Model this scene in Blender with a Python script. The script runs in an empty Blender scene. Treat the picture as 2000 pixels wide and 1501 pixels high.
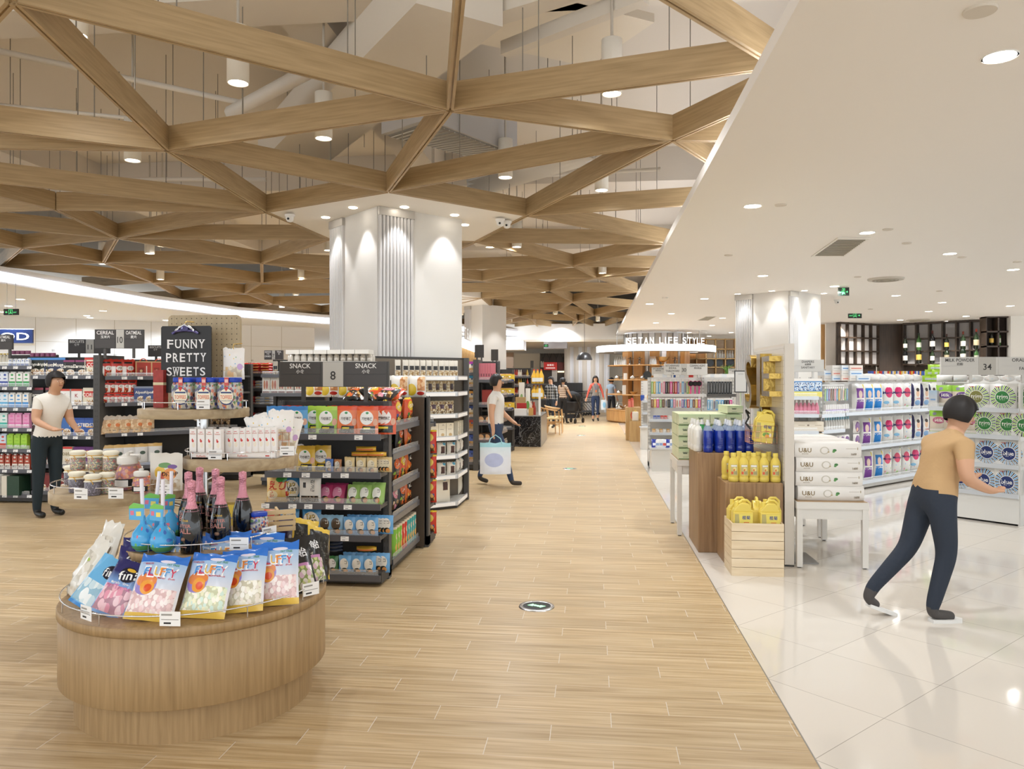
import bpy, bmesh, math, random
from mathutils import Vector, Matrix, noise
random.seed(7)
SC = bpy.context.scene
COL = SC.collection
PI = math.pi
# ------------------------------------------------------------------ camera
EYE = 1.55
FPX, HORIZ = 1500.0, 739.0
YAW = math.atan(157.0/1500.0)
CY, SY = math.cos(YAW), math.sin(YAW)
cam = bpy.data.cameras.new('camera'); cam.sensor_width = 36; cam.lens = 27.0
cam.shift_y = -(750.5-HORIZ)/2000.0; cam.clip_end = 200
camo = bpy.data.objects.new('camera', cam); COL.objects.link(camo)
camo.location = (0, 0, EYE); camo.rotation_euler = (PI/2, 0, YAW)
SC.camera = camo
# ------------------------------------------------------------------ view, world
SC.view_settings.view_transform = 'Standard'; SC.view_settings.look = 'None'
SC.view_settings.exposure = 0.30; SC.view_settings.gamma = 1; SC.view_settings.use_curve_mapping = False
W = bpy.data.worlds.new('world'); SC.world = W; W.use_nodes = True
W.node_tree.nodes['Background'].inputs[0].default_value = (0.90, 0.955, 1, 1)
W.node_tree.nodes['Background'].inputs[1].default_value = 1.9
HL, HR = 2.05, 1.65                  # heights above the eye: lattice underside, plaster ceiling
ZL, ZR = EYE+HL, EYE+HR
KEY = 1.0                            # brightness of all lamps

def area(loc, sx, sy, power, col=(1, .93, .84), rot=(0, 0, 0), name='lamp'):
    l = bpy.data.lights.new(name, 'AREA'); l.shape = 'RECTANGLE'; l.size = sx; l.size_y = sy
    l.energy = power*KEY; l.color = col
    o = bpy.data.objects.new(name, l); COL.objects.link(o); o.location = loc; o.rotation_euler = rot
    return o
def spot(loc, power, ang, blend=.6, col=(.90, .95, 1), rot=(0, 0, 0), rad=.04):
    l = bpy.data.lights.new('lamp', 'SPOT'); l.spot_size = ang; l.spot_blend = blend
    l.energy = power*KEY; l.color = col; l.shadow_soft_size = rad
    o = bpy.data.objects.new('lamp', l); COL.objects.link(o); o.location = loc; o.rotation_euler = rot
    return o
# ------------------------------------------------------------------ pixel helpers (photo frame -> metres)
def G(x, y, z=0.0):
    D = FPX*(EYE-z)/(y-HORIZ); xc = (x-1000)/FPX*D
    return (xc*CY-D*SY, xc*SY+D*CY)
def XY(px, Y):
    dx = ((px-1000)/FPX)*CY-SY; dy = ((px-1000)/FPX)*SY+CY
    return dx*Y/dy
def AD(px, py, D):
    xc = (px-1000)/FPX*D
    return (xc*CY-D*SY, xc*SY+D*CY, EYE+(HORIZ-py)/FPX*D)
# ------------------------------------------------------------------ colour / materials
def C(h):
    if not isinstance(h, str): return tuple(h)[:3]
    h = h.lstrip('#'); o = []
    for i in (0, 2, 4):
        c = int(h[i:i+2], 16)/255; o.append(c/12.92 if c <= .04045 else ((c+.055)/1.055)**2.4)
    return tuple(o)
MC = {}
def mat(col, rough=.5, metal=0, emit=0, trans=0, alpha=1, coat=0, spec=.5, ior=1.45, bump=0, bscale=60):
    k = (col if isinstance(col, str) else tuple(col), rough, metal, emit, trans, alpha, coat, spec, ior, bump, bscale)
    if k in MC: return MC[k]
    m = bpy.data.materials.new('surface'); m.use_nodes = True
    b = m.node_tree.nodes['Principled BSDF']; c = C(col)
    b.inputs['Base Color'].default_value = (*c, 1); b.inputs['Roughness'].default_value = rough
    b.inputs['Metallic'].default_value = metal; b.inputs['Transmission Weight'].default_value = trans
    b.inputs['Alpha'].default_value = alpha; b.inputs['Coat Weight'].default_value = coat
    b.inputs['Specular IOR Level'].default_value = spec; b.inputs['IOR'].default_value = ior
    if emit:
        b.inputs['Emission Color'].default_value = (*c, 1); b.inputs['Emission Strength'].default_value = emit
    if bump:
        nt = m.node_tree; n = nt.nodes.new('ShaderNodeTexNoise'); n.inputs['Scale'].default_value = bscale
        t = nt.nodes.new('ShaderNodeTexCoord'); nt.links.new(t.outputs['Object'], n.inputs['Vector'])
        bp = nt.nodes.new('ShaderNodeBump'); bp.inputs['Strength'].default_value = bump; bp.inputs['Distance'].default_value = .01
        nt.links.new(n.outputs['Fac'], bp.inputs['Height']); nt.links.new(bp.outputs['Normal'], b.inputs['Normal'])
    MC[k] = m
    return m
class NT:
    """tiny node helper"""
    def __init__(s, name='surface'):
        s.m = bpy.data.materials.new(name); s.m.use_nodes = True; s.t = s.m.node_tree; s.b = s.t.nodes['Principled BSDF']
    def n(s, kind, **kw):
        x = s.t.nodes.new('ShaderNode'+kind)
        for k, v in kw.items(): setattr(x, k, v)
        return x
    def l(s, a, b): s.t.links.new(a, b)
    def put(s, inp, v):
        if hasattr(v, 'is_output') or isinstance(v, bpy.types.NodeSocket): s.l(v, inp)
        else: inp.default_value = v
    def math(s, op, a, b=None, c=None):
        x = s.n('Math', operation=op); s.put(x.inputs[0], a)
        if b is not None: s.put(x.inputs[1], b)
        if c is not None: s.put(x.inputs[2], c)
        return x.outputs[0]
    def mix(s, f, a, b):
        x = s.n('Mix', data_type='RGBA'); s.put(x.inputs[0], f)
        s.put(x.inputs[6], (*C(a), 1) if not isinstance(a, bpy.types.NodeSocket) else a)
        s.put(x.inputs[7], (*C(b), 1) if not isinstance(b, bpy.types.NodeSocket) else b)
        return x.outputs[2]
    def xyz(s, sock):
        x = s.n('SeparateXYZ'); s.l(sock, x.inputs[0]); return x.outputs
    def comb(s, a, b, c):
        x = s.n('CombineXYZ')
        for i, v in enumerate((a, b, c)): s.put(x.inputs[i], v)
        return x.outputs[0]
def wood(c1, c2, scale=(3, 40, 40), rough=.45, name='wood', knots=.35, bump=.05):
    k = ('wood', c1, c2, scale, rough)
    if k in MC: return MC[k]
    t = NT(name); tc = t.n('TexCoord'); mp = t.n('Mapping'); t.l(tc.outputs['Object'], mp.inputs[0]); mp.inputs['Scale'].default_value = scale
    n1 = t.n('TexNoise'); n1.inputs['Scale'].default_value = 1; n1.inputs['Detail'].default_value = 6; n1.inputs['Distortion'].default_value = knots
    t.l(mp.outputs[0], n1.inputs['Vector'])
    r = t.n('ValToRGB'); r.color_ramp.elements[0].position = .3; r.color_ramp.elements[1].position = .7
    r.color_ramp.elements[0].color = (*C(c1), 1); r.color_ramp.elements[1].color = (*C(c2), 1)
    t.l(n1.outputs['Fac'], r.inputs[0]); t.l(r.outputs[0], t.b.inputs['Base Color']); t.b.inputs['Roughness'].default_value = rough
    if bump:
        bp = t.n('Bump'); bp.inputs['Strength'].default_value = bump; bp.inputs['Distance'].default_value = .01
        t.l(n1.outputs['Fac'], bp.inputs['Height']); t.l(bp.outputs[0], t.b.inputs['Normal'])
    MC[k] = t.m
    return t.m
PC = {}
def prt(base, ops=(), rough=.3, alpha=1, key=None):
    """printed packaging: base colour plus shapes in the 0..1 label space of the UV map"""
    k = (base, tuple(ops), rough, alpha)
    if k in PC: return PC[k]
    t = NT('print'); uv = t.n('UVMap'); u, v, _ = t.xyz(uv.outputs[0])
    c = t.mix(0.0, base, base)
    for op in ops:
        o = op[0]
        if o == 'e':
            _, cx, cy, rx, ry, col = op
            a = t.math('DIVIDE', t.math('SUBTRACT', u, cx), rx); b = t.math('DIVIDE', t.math('SUBTRACT', v, cy), ry)
            d = t.math('ADD', t.math('MULTIPLY', a, a), t.math('MULTIPLY', b, b)); c = t.mix(t.math('LESS_THAN', d, 1), c, col)
        elif o == 'r':
            _, x0, y0, x1, y1, col = op
            f = t.math('MULTIPLY', t.math('MULTIPLY', t.math('GREATER_THAN', u, x0), t.math('LESS_THAN', u, x1)),
                       t.math('MULTIPLY', t.math('GREATER_THAN', v, y0), t.math('LESS_THAN', v, y1))); c = t.mix(f, c, col)
        elif o == 'g':
            _, y0, y1, col = op
            mr = t.n('MapRange'); t.l(v, mr.inputs[0]); mr.inputs[1].default_value = y0; mr.inputs[2].default_value = y1
            c = t.mix(mr.outputs[0], c, col)
        elif o == 'v':      # cellular blobs inside a box: sweets, seaweed, nuts; last colour paints shade between them
            _, x0, y0, x1, y1, sc, cols = op
            vo = t.n('TexVoronoi'); vo.inputs['Scale'].default_value = sc; t.l(uv.outputs[0], vo.inputs['Vector'])
            r = t.n('ValToRGB'); r.color_ramp.interpolation = 'CONSTANT'
            el = r.color_ramp.elements
            while len(el) < len(cols)-1: el.new(.5)
            for i, cc in enumerate(cols[:-1]): el[i].position = i/(len(cols)-1); el[i].color = (*C(cc), 1)
            sx = t.n('SeparateColor'); t.l(vo.outputs['Color'], sx.inputs[0]); t.l(sx.outputs[0], r.inputs[0])
            sh = t.mix(t.math('GREATER_THAN', vo.outputs['Distance'], .6), r.outputs[0], cols[-1])
            f = t.math('MULTIPLY', t.math('MULTIPLY', t.math('GREATER_THAN', u, x0), t.math('LESS_THAN', u, x1)),
                       t.math('MULTIPLY', t.math('GREATER_THAN', v, y0), t.math('LESS_THAN', v, y1))); c = t.mix(f, c, sh)
        elif o == 's':      # sunburst of n rays between two radii
            _, cx, cy, r0, r1, n, c1, c2 = op
            a = t.math('SUBTRACT', u, cx); b = t.math('SUBTRACT', v, cy)
            rr = t.math('SQRT', t.math('ADD', t.math('MULTIPLY', a, a), t.math('MULTIPLY', b, b)))
            an = t.math('MULTIPLY', t.math('ARCTAN2', b, a), n/(2*PI)); fr = t.math('FRACT', an)
            par = t.math('LESS_THAN', t.math('FRACT', t.math('MULTIPLY', t.math('FLOOR', an), .5)), .25)
            colr = t.mix(par, c1, c2)
            f = t.math('MULTIPLY', t.math('MULTIPLY', t.math('GREATER_THAN', rr, r0), t.math('LESS_THAN', rr, r1)), t.math('LESS_THAN', fr, .62))
            c = t.mix(f, c, colr)
        elif o == 'c':      # scattered confetti over everything between y0..y1
            _, y0, y1, sc, thr, cols = op
            vo = t.n('TexVoronoi'); vo.inputs['Scale'].default_value = sc; t.l(uv.outputs[0], vo.inputs['Vector'])
            r = t.n('ValToRGB'); r.color_ramp.interpolation = 'CONSTANT'; el = r.color_ramp.elements
            while len(el) < len(cols): el.new(.5)
            for i, cc in enumerate(cols): el[i].position = i/len(cols); el[i].color = (*C(cc), 1)
            sx = t.n('SeparateColor'); t.l(vo.outputs['Color'], sx.inputs[0]); t.l(sx.outputs[1], r.inputs[0])
            f = t.math('MULTIPLY', t.math('LESS_THAN', vo.outputs['Distance'], thr),
                       t.math('MULTIPLY', t.math('GREATER_THAN', v, y0), t.math('LESS_THAN', v, y1))); c = t.mix(f, c, r.outputs[0])
    t.l(c, t.b.inputs['Base Color']); t.b.inputs['Roughness'].default_value = rough; t.b.inputs['Alpha'].default_value = alpha
    PC[k] = t.m
    return t.m
# ------------------------------------------------------------------ text outlines as meshes
TX = {}
def textmesh(s, fill=True):
    if s in TX: return TX[s]
    cu = bpy.data.curves.new('t', 'FONT'); cu.body = s; cu.size = 1; cu.resolution_u = 3; cu.offset = .012
    o = bpy.data.objects.new('t', cu); COL.objects.link(o)
    dg = bpy.context.evaluated_depsgraph_get(); m = bpy.data.meshes.new_from_object(o.evaluated_get(dg))
    vs = [v.co.copy() for v in m.vertices]; fs = [list(p.vertices) for p in m.polygons]
    bpy.data.objects.remove(o); bpy.data.curves.remove(cu); bpy.data.meshes.remove(m)
    if vs:
        x0 = min(v.x for v in vs); x1 = max(v.x for v in vs); y0 = min(v.y for v in vs); y1 = max(v.y for v in vs)
    else: x0 = x1 = y0 = y1 = 0
    w, h = max(x1-x0, 1e-4), max(y1-y0, 1e-4)
    vs = [((v.x-(x0+x1)/2)/w, (v.y-(y0+y1)/2)/h) for v in vs]
    TX[s] = (vs, fs, w/h)
    return TX[s]
# ------------------------------------------------------------------ mesh collector
class MB:
    def __init__(s): s.v = []; s.f = []; s.m = []; s.u = []; s.s = []; s.mats = []
    def sl(s, m):
        if m not in s.mats: s.mats.append(m)
        return s.mats.index(m)
    def add(s, vs, fs, m, uvs=None, smooth=False):
        b = len(s.v); s.v += [tuple(v) for v in vs]; k = s.sl(m)
        for i, f in enumerate(fs):
            s.f.append([b+j for j in f]); s.m.append(k); s.s.append(smooth)
            s.u.append([uvs[j] for j in f] if uvs else None)
        return s
    def box(s, x0, x1, y0, y1, z0, z1, m, mf=None, M=None):
        vs = [(x0, y0, z0), (x1, y0, z0), (x1, y1, z0), (x0, y1, z0), (x0, y0, z1), (x1, y0, z1), (x1, y1, z1), (x0, y1, z1)]
        if M: vs = [M @ Vector(v) for v in vs]
        s.add(vs, [(3, 2, 1, 0), (4, 5, 6, 7), (1, 2, 6, 5), (2, 3, 7, 6), (3, 0, 4, 7)], m)
        b = len(s.v)-8; s.f.append([b, b+1, b+5, b+4]); s.m.append(s.sl(mf or m)); s.s.append(False); s.u.append([(0, 0), (1, 0), (1, 1), (0, 1)])
        return s
    def lathe(s, prof, m, n=24, cx=0, cy=0, smooth=True, uv=False, M=None, sx=1, sy=1, cap=True):
        vs = []; us = []
        for j in range(len(prof)):
            r, z = prof[j]
            for i in range(n+1):
                a = 2*PI*i/n-PI/2
                vs.append((cx+r*math.cos(a)*sx, cy+r*math.sin(a)*sy, z)); us.append((((i/n)+.5) % 1.0 if i < n else .5, (z-prof[0][1])/max(1e-6, prof[-1][1]-prof[0][1])))
        if uv: us = [(.5+.5*math.sin(2*PI*(i % (n+1))/n)*(1 if math.cos(2*PI*(i % (n+1))/n) > -.01 else 3), u[1]) for i, u in enumerate(us)]
        fs = []
        for j in range(len(prof)-1):
            for i in range(n):
                a = j*(n+1)+i; fs.append((a, a+1, a+n+2, a+n+1))
        if M: vs = [M @ Vector(v) for v in vs]
        s.add(vs, fs, m, us, smooth)
        for j, flip in ((0, True), (len(prof)-1, False)):
            if cap and prof[j][0] > 1e-4:
                ring = [vs[j*(n+1)+i] for i in range(n)]
                s.add(ring, [list(range(n))[::-1] if flip else list(range(n))], m)
        return s
    def cyl(s, cx, cy, z0, z1, r, m, n=16, r2=None): return s.lathe([(r, z0), (r if r2 is None else r2, z1)], m, n, cx, cy)
    def tube(s, pts, r, m, n=8, closed=False):
        pts = [Vector(p) for p in pts]; N = len(pts); vs = []; up = None
        for i, p in enumerate(pts):
            if closed: d = pts[(i+1) % N]-pts[i-1]
            else: d = pts[min(i+1, N-1)]-pts[max(i-1, 0)]
            d.normalize()
            if up is None:
                up = Vector((0, 0, 1)) if abs(d.z) < .9 else Vector((1, 0, 0))
            a = d.cross(up).normalized(); b = a.cross(d).normalized(); up = b
            rr = r[i] if isinstance(r, (list, tuple)) else r
            for k in range(n):
                t = 2*PI*k/n; vs.append(p+a*math.cos(t)*rr+b*math.sin(t)*rr)
        fs = []
        for i in range(N if closed else N-1):
            j = (i+1) % N
            for k in range(n): fs.append((i*n+k, i*n+(k+1) % n, j*n+(k+1) % n, j*n+k))
        if not closed: fs += [list(range(n)), list(range((N-1)*n, N*n))[::-1]]
        return s.add(vs, fs, m, None, True)
    def prism(s, poly, z0, z1, m, mtop=None):
        n = len(poly)
        ar = sum(poly[i][0]*poly[(i+1) % n][1]-poly[(i+1) % n][0]*poly[i][1] for i in range(n))
        if ar < 0: poly = poly[::-1]
        vs = [(x, y, z0) for x, y in poly]+[(x, y, z1) for x, y in poly]
        s.add(vs, [list(range(n))[::-1]], m); s.f.append([len(s.v)-n+i for i in range(n)]); s.m.append(s.sl(mtop or m)); s.s.append(False); s.u.append(None)
        b = len(s.v)-2*n
        for i in range(n):
            j = (i+1) % n; s.f.append([b+i, b+j, b+n+j, b+n+i]); s.m.append(s.sl(m)); s.s.append(n > 14); s.u.append(None)
        return s
    def xprism(s, poly, y0, y1, m):      # polygon in x,z extruded along y
        q = MB(); q.prism(poly, 0, 1, m); s.add([(x, y1+(y0-y1)*z, y) for x, y, z in q.v], q.f, m)
        return s
    def text(s, txt, cx, cz, h, m, fn=None, y=0, w=None, rot=0, M=None, fat=0):
        vs, fs, asp = textmesh(txt); W = w if w else h*asp; o = []
        cr, sr = math.cos(rot), math.sin(rot)
        for a, b in vs:
            a, b = a*W, b*h; x = cx+a*cr-b*sr; z = cz+a*sr+b*cr
            p = fn(x, z) if fn else (x, y, z)
            o.append(M @ Vector(p) if M else p)
        if o: s.add(o, fs, m)
        return s
    def rot(s, M, start=0):
        s.v = s.v[:start]+[tuple(M @ Vector(v)) for v in s.v[start:]]
        return s
    def build(s, name, parent=None, bevel=0, loc=(0, 0, 0), rz=0):
        me = bpy.data.meshes.new(name); me.from_pydata(s.v, [], s.f)
        for m in s.mats: me.materials.append(m)
        me.polygons.foreach_set('material_index', s.m); me.polygons.foreach_set('use_smooth', s.s)
        if any(u is not None for u in s.u):
            ul = me.uv_layers.new(name='UVMap'); d = []
            for f, u in zip(s.f, s.u): d += [c for p in (u if u else [(-1, -1)]*len(f)) for c in p]
            ul.data.foreach_set('uv', d)
        me.update()
        if bevel:
            b = bmesh.new(); b.from_mesh(me); bmesh.ops.remove_doubles(b, verts=b.verts, dist=1e-5)
            ed = [e for e in b.edges if len(e.link_faces) == 2 and e.calc_face_angle(0) > .6]
            bmesh.ops.bevel(b, geom=ed, offset=bevel, segments=2, profile=.6, affect='EDGES', clamp_overlap=True)
            b.to_mesh(me); b.free()
        o = bpy.data.objects.new(name, me); COL.objects.link(o)
        if parent: o.parent = parent
        o.location = loc; o.rotation_euler = (0, 0, rz)
        return o
def tag(o, label=None, cat=None, group=None, kind=None):
    if label: o['label'] = label
    if cat: o['category'] = cat
    if group: o['group'] = group
    if kind: o['kind'] = kind
    return o
def thing(name, label, cat, loc=(0, 0, 0), rz=0, group=None):
    o = bpy.data.objects.new(name, None); o.empty_display_size = .05; COL.objects.link(o)
    o.location = loc; o.rotation_euler = (0, 0, rz)
    return tag(o, label, cat, group)
def struct(name, mb, **k): return tag(mb.build(name, **k), kind='structure')
CH = {}
def kids(o): return CH.setdefault(o.name, [c for c in bpy.data.objects if c.parent == o])
def copy_tree(o, parent=None):
    c = o.copy(); COL.objects.link(c)
    if parent is not None:
        c.parent = parent
    for ch in kids(o): copy_tree(ch, c)
    return c
class Kind:
    """a product: built once, then copied"""
    def __init__(s, name, cat, fn): s.name, s.cat, s.fn, s.o, s.used = name, cat, fn, None, False
    def put(s, loc, rz=0, label=None, group=None, rx=0, ry=0, sc=None):
        if s.o is None:
            r = s.fn(); s.o = r; r.name = s.name; o = r
        else: o = copy_tree(s.o)
        o.location = loc; o.rotation_euler = (rx, ry, rz)
        if sc: o.scale = (sc, sc, sc) if not isinstance(sc, tuple) else sc
        tag(o, label, s.cat, group)
        if not group and 'group' in o: del o['group']
        return o
# ================================================================== ROOM
BX = .90                                     # the line where plank floor meets tiles and plaster ceiling begins
def floor_wood():
    t = NT('plank_floor'); tc = t.n('TexCoord'); x, y, z = t.xyz(tc.outputs['Object'])
    row = t.math('FLOOR', t.math('DIVIDE', t.math('SUBTRACT', y, 3.29), .15))
    fy = t.math('FRACT', t.math('DIVIDE', t.math('SUBTRACT', y, 3.29), .15))
    xs = t.math('ADD', t.math('SUBTRACT', t.math('DIVIDE', t.math('SUBTRACT', x, .6176), .8), t.math('DIVIDE', row, 3)), 200)
    cell = t.math('FLOOR', xs); fx = t.math('FRACT', xs)
    jx = t.math('LESS_THAN', t.math('MINIMUM', fx, t.math('SUBTRACT', 1, fx)), .0022)
    jy = t.math('LESS_THAN', t.math('MINIMUM', fy, t.math('SUBTRACT', 1, fy)), .007)
    wn = t.n('TexWhiteNoise', noise_dimensions='2D'); t.l(t.comb(cell, row, 0), wn.inputs['Vector'])
    nv = t.comb(t.math('ADD', t.math('MULTIPLY', x, 1.3), t.math('MULTIPLY', wn.outputs['Value'], 37)), t.math('MULTIPLY', y, 30), row)
    no = t.n('TexNoise'); no.inputs['Scale'].default_value = 1.4; no.inputs['Detail'].default_value = 5; no.inputs['Distortion'].default_value = .5; t.l(nv, no.inputs['Vector'])
    r = t.n('ValToRGB'); e = r.color_ramp.elements
    e[0].position = .28; e[0].color = (*C('#a98c62'), 1); e[1].position = .7; e[1].color = (*C('#d3bc96'), 1)
    m = e.new(.5); m.color = (*C('#c3a87f'), 1); t.l(no.outputs['Fac'], r.inputs[0])
    br = t.n('HueSaturation'); t.l(r.outputs[0], br.inputs['Color'])
    t.l(t.math('ADD', .90, t.math('MULTIPLY', wn.outputs['Value'], .15)), br.inputs['Value'])
    j = t.math('MAXIMUM', jx, t.math('MULTIPLY', jy, .45))
    c = t.mix(j, br.outputs[0], '#d9d0c2'); t.l(c, t.b.inputs['Base Color']); t.b.inputs['Roughness'].default_value = .34
    t.b.inputs['Specular IOR Level'].default_value = .45
    return t.m
def floor_tile():
    t = NT('tile_floor'); tc = t.n('TexCoord'); x, y, z = t.xyz(tc.outputs['Object'])
    q = 1/(math.sqrt(2)*.6); x = t.math('SUBTRACT', x, .90); y = t.math('SUBTRACT', y, 4.088)
    js = []; cs = []
    for op in ('ADD', 'SUBTRACT'):
        a = t.math('MULTIPLY', t.math(op, x, y), q); a = t.math('ADD', a, 100); fa = t.math('FRACT', a); cs.append(t.math('FLOOR', a))
        js.append(t.math('LESS_THAN', t.math('MINIMUM', fa, t.math('SUBTRACT', 1, fa)), .0028))
    wn = t.n('TexWhiteNoise', noise_dimensions='2D'); t.l(t.comb(cs[0], cs[1], 0), wn.inputs['Vector'])
    c = t.mix(wn.outputs['Value'], '#ded6cb', '#e2dacf'); c = t.mix(t.math('MAXIMUM', js[0], js[1]), c, '#a8a095')
    t.l(c, t.b.inputs['Base Color']); t.b.inputs['Roughness'].default_value = .07; t.b.inputs['Specular IOR Level'].default_value = .55
    return t.m
WHITE = mat('#e9e4dc', .6); PLASTER = mat('#efe9e1', .75, bump=.02, bscale=8); COOLW = mat('#e8e8ea', .55)
struct('floor', MB().box(-22, BX, -5, 40, -.1, 0, floor_wood()))
struct('floor_tiles', MB().box(BX+.006, 16, -5, 40, -.1, 0, floor_tile())).name = 'floor'
struct('trim_1', MB().box(BX, BX+.006, -5, 40, -.1, .0008, mat('#8f8a82', .4, metal=.6)))
# plaster ceiling over the tiled half, with the raised edge that faces the lattice
struct('ceiling', MB().box(BX, 16, -5, 37, ZR, ZR+.085, PLASTER, M=None))
LED = mat('#f4f6ff', .5, emit=2.2)
# ---- oak lattice
BEAM = wood('#9c835c', '#b59a72', (2.2, 2.2, 46), .5, 'oak_veneer', .2, .03)
ND = dict(A0=(23, 5), A=(879, 217), B=(326, 295), Cc=(758, 375.6), D=(519, 415), E=(1315, 275), F=(1029, 422), G=(108, 410), H=(229, 466), I=(44, 485),
 J=(202, 513.4), K=(2, 520), L=(297.5, 552.4), M=(511, 514.8), N=(512, 552.4), O=(479, 573), P=(532, 594), Q=(353.6, 583.5), R=(466.5, 606), S=(627, 610), T=(611, 620),
 U=(929, 473), V=(1119, 519.5), W=(941.6, 548.5), X=(1164, 542.6), Y=(1074.7, 568.3), Z=(941.6, 582.6), a=(961.4, 599.8), b=(1118, 589.7), c=(1092.3, 606.8),
 d=(1159.4, 616.7), e=(1015, 617.4), g=(1038, 623), h=(1046, 633.7), i=(1128.6, 626.6), j=(1115, 642), k=(1244, 570.5), l=(643, 468),
 m1=(905, -60), m2=(1520, 133), m3=(-190, 236), m4=(-260, 288), m5=(-250, 330), m6=(-150, 348), m7=(-160, 420), m8=(-180, 428), m9=(-190, 478), m10=(-120, 448),
 n1=(160, 560), n2=(1560, 168), n3=(1500, 276), n4=(1415, 338), n5=(1400, 398), n6=(1318, 478), n7=(1300, 523), n8=(1275, 537), n9=(1236, 600), n10=(800, 530), n11=(770, 552),
 n12=(745, 572), n13=(800, 590), n14=(1225, 622), n15=(1212, 645), n16=(900, 634), n17=(925, 646), n18=(250, 587), n19=(395, 608), n20=(1190, 650), n21=(700, 602), n22=(700, 622),
 n23=(1060, 648), n24=(1130, 655), n25=(1170, 641), n26=(990, 648), n27=(820, 612), m11=(-60, -140), m12=(1250, -30), m13=(905, -300))
ED = '''A0-A A0-B A0-m11 A0-m3 A-B A-Cc A-E A-m1 A-m2 m12-m2 E-n2 E-n3 E-n4 E-Cc E-F B-Cc B-D B-m3 B-m4 Cc-D Cc-F D-m5 D-G D-H D-l H-l G-m6 G-m7 G-H H-m8 H-I H-J H-M I-m9 I-m10 I-J I-K
J-K J-M J-N J-L K-L L-N L-O L-Q L-n1 M-l M-N M-n10 M-n11 N-n10 N-n12 N-O O-n12 O-P O-Q P-Q P-R P-n13 P-S Q-R Q-n18 R-S R-T R-n19 S-T S-n13 S-n21 T-n22 n21-n13 n22-n21
F-U F-n5 F-n6 U-n6 U-V U-n10 U-l V-n10 V-W V-n6 V-n7 V-X W-X W-Y W-n10 W-n11 X-k X-n7 X-n8 X-Y Y-k Y-b Y-Z Y-n12 k-b Z-a Z-b Z-n12 Z-n13 a-c a-e a-b b-c b-n9 b-d c-d c-e c-i d-n9 d-n14 d-i e-g e-n16 g-h g-i
i-n25 i-j h-j h-n23 j-n25 j-n24 n14-n9 n14-n25 n25-n20 n16-n17 n17-h n17-n26 n26-n23 n23-n24 n24-n20 e-n17 n27-n13 n27-Z n27-n16 n27-n22 g-n17'''.split()
NW = {k: G(x, 2*HORIZ-y, EYE-HL) for k, (x, y) in ND.items()}     # mirror rule: point at height HL above the eye
def beam(a, b, th=.055, ht=.215, z0=ZL):
    (x0, y0), (x1, y1) = NW[a], NW[b]; L = math.hypot(x1-x0, y1-y0); q = L-.05
    m = MB(); t = th/2; g = .007
    poly = [(-t, 0), (-g, 0), (-g, .012), (g, .012), (g, 0), (t, 0), (t, ht), (-t, ht)]
    n = len(poly); vs = [(-q/2, p, z) for p, z in poly]+[(q/2, p, z) for p, z in poly]
    m.add(vs, [list(range(n))[::-1], list(range(n, 2*n))]+[(i, i+n, (i+1) % n+n, (i+1) % n)[::-1] for i in range(n)], BEAM)
    o = m.build('lattice_beam', loc=((x0+x1)/2, (y0+y1)/2, z0+random.uniform(-.0012, .0012)), rz=math.atan2(y1-y0, x1-x0))
    d = math.hypot((x0+x1)/2, (y0+y1)/2)
    zone = 'right over the sweets island' if d < 8.5 else ('around the big near column' if d < 14 else ('behind the near column' if d < 22 else 'far down the aisle'))
    return tag(o, 'oak veneer beam of the triangular ceiling lattice '+zone, 'beam', 'oak ceiling lattice beams '+zone)
for e_ in ED:
    beam(*e_.split('-'))
# ---- white soffit caps around columns, flush with the lattice
cap = [NW[k] for k in ('Cc', 'F', 'U', 'l', 'D')]
struct('ceiling_cap', MB().prism(cap, ZL+.012, ZL+.2, WHITE)).name = 'ceiling'
cap2 = [G(x, 2*HORIZ-y, EYE-HL) for x, y in ((800, 590), (905, 577), (941.6, 582.6), (961.4, 599.8), (941, 611), (800, 613))]
struct('ceiling_cap', MB().prism(cap2, ZL+.012, ZL+.2, WHITE)).name = 'ceiling'
# ---- slab above
SLAB = mat('#d6cdc0', .9, bump=.3, bscale=3)
struct('ceiling_slab', MB().box(-22, 4, -5, 40, 5.3, 5.5, SLAB)).name = 'ceiling'
for y0 in (6.2, 12.6, 19): struct('ceiling_rib', MB().box(-22, 4, y0, y0+.5, 4.75, 5.3, SLAB)).name = 'ceiling'
for x0 in (-9, -2.9): struct('ceiling_rib', MB().box(x0, x0+.45, -5, 40, 4.85, 5.3, SLAB)).name = 'ceiling'
struct('wall_upper', MB().box(3.9, 4, -5, 37.5, ZR+.085, 5.3, mat('#dcdce2', .8))).name = 'wall_right_upper'
# ---- left plaster ceiling with lit edge
LX = -10.2
edge = [(-10.2, -5), (-10.2, 17.0), (-9.6, 20.0), (-8.2, 22.6), (-5.4, 25.6), (-2.5, 31.0), (-2.5, 40), (-22, 40), (-22, -5)]
struct('ceiling_left', MB().prism(edge, ZR, ZR+.3, COOLW)).name = 'ceiling'
cv = MB()
for (xa, ya), (xb, yb) in zip(edge[:5], edge[1:6]):
    n_ = Vector((yb-ya, -(xb-xa), 0)).normalized(); d_ = .015
    cv.add([(xa+n_.x*d_, ya+n_.y*d_, ZR+.04), (xb+n_.x*d_, yb+n_.y*d_, ZR+.04), (xb+n_.x*d_, yb+n_.y*d_, ZR+.2), (xa+n_.x*d_, ya+n_.y*d_, ZR+.2),
            (xa, ya, ZR+.04), (xb, yb, ZR+.04), (xb, yb, ZR+.2), (xa, ya, ZR+.2)], [(0, 1, 2, 3), (7, 6, 5, 4), (3, 2, 6, 7), (4, 5, 1, 0)], mat('#eef2ff', .5, emit=2.6))
tag(cv.build('cove_light'), 'long glowing white cove strip along the left ceiling edge', 'light')
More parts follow.
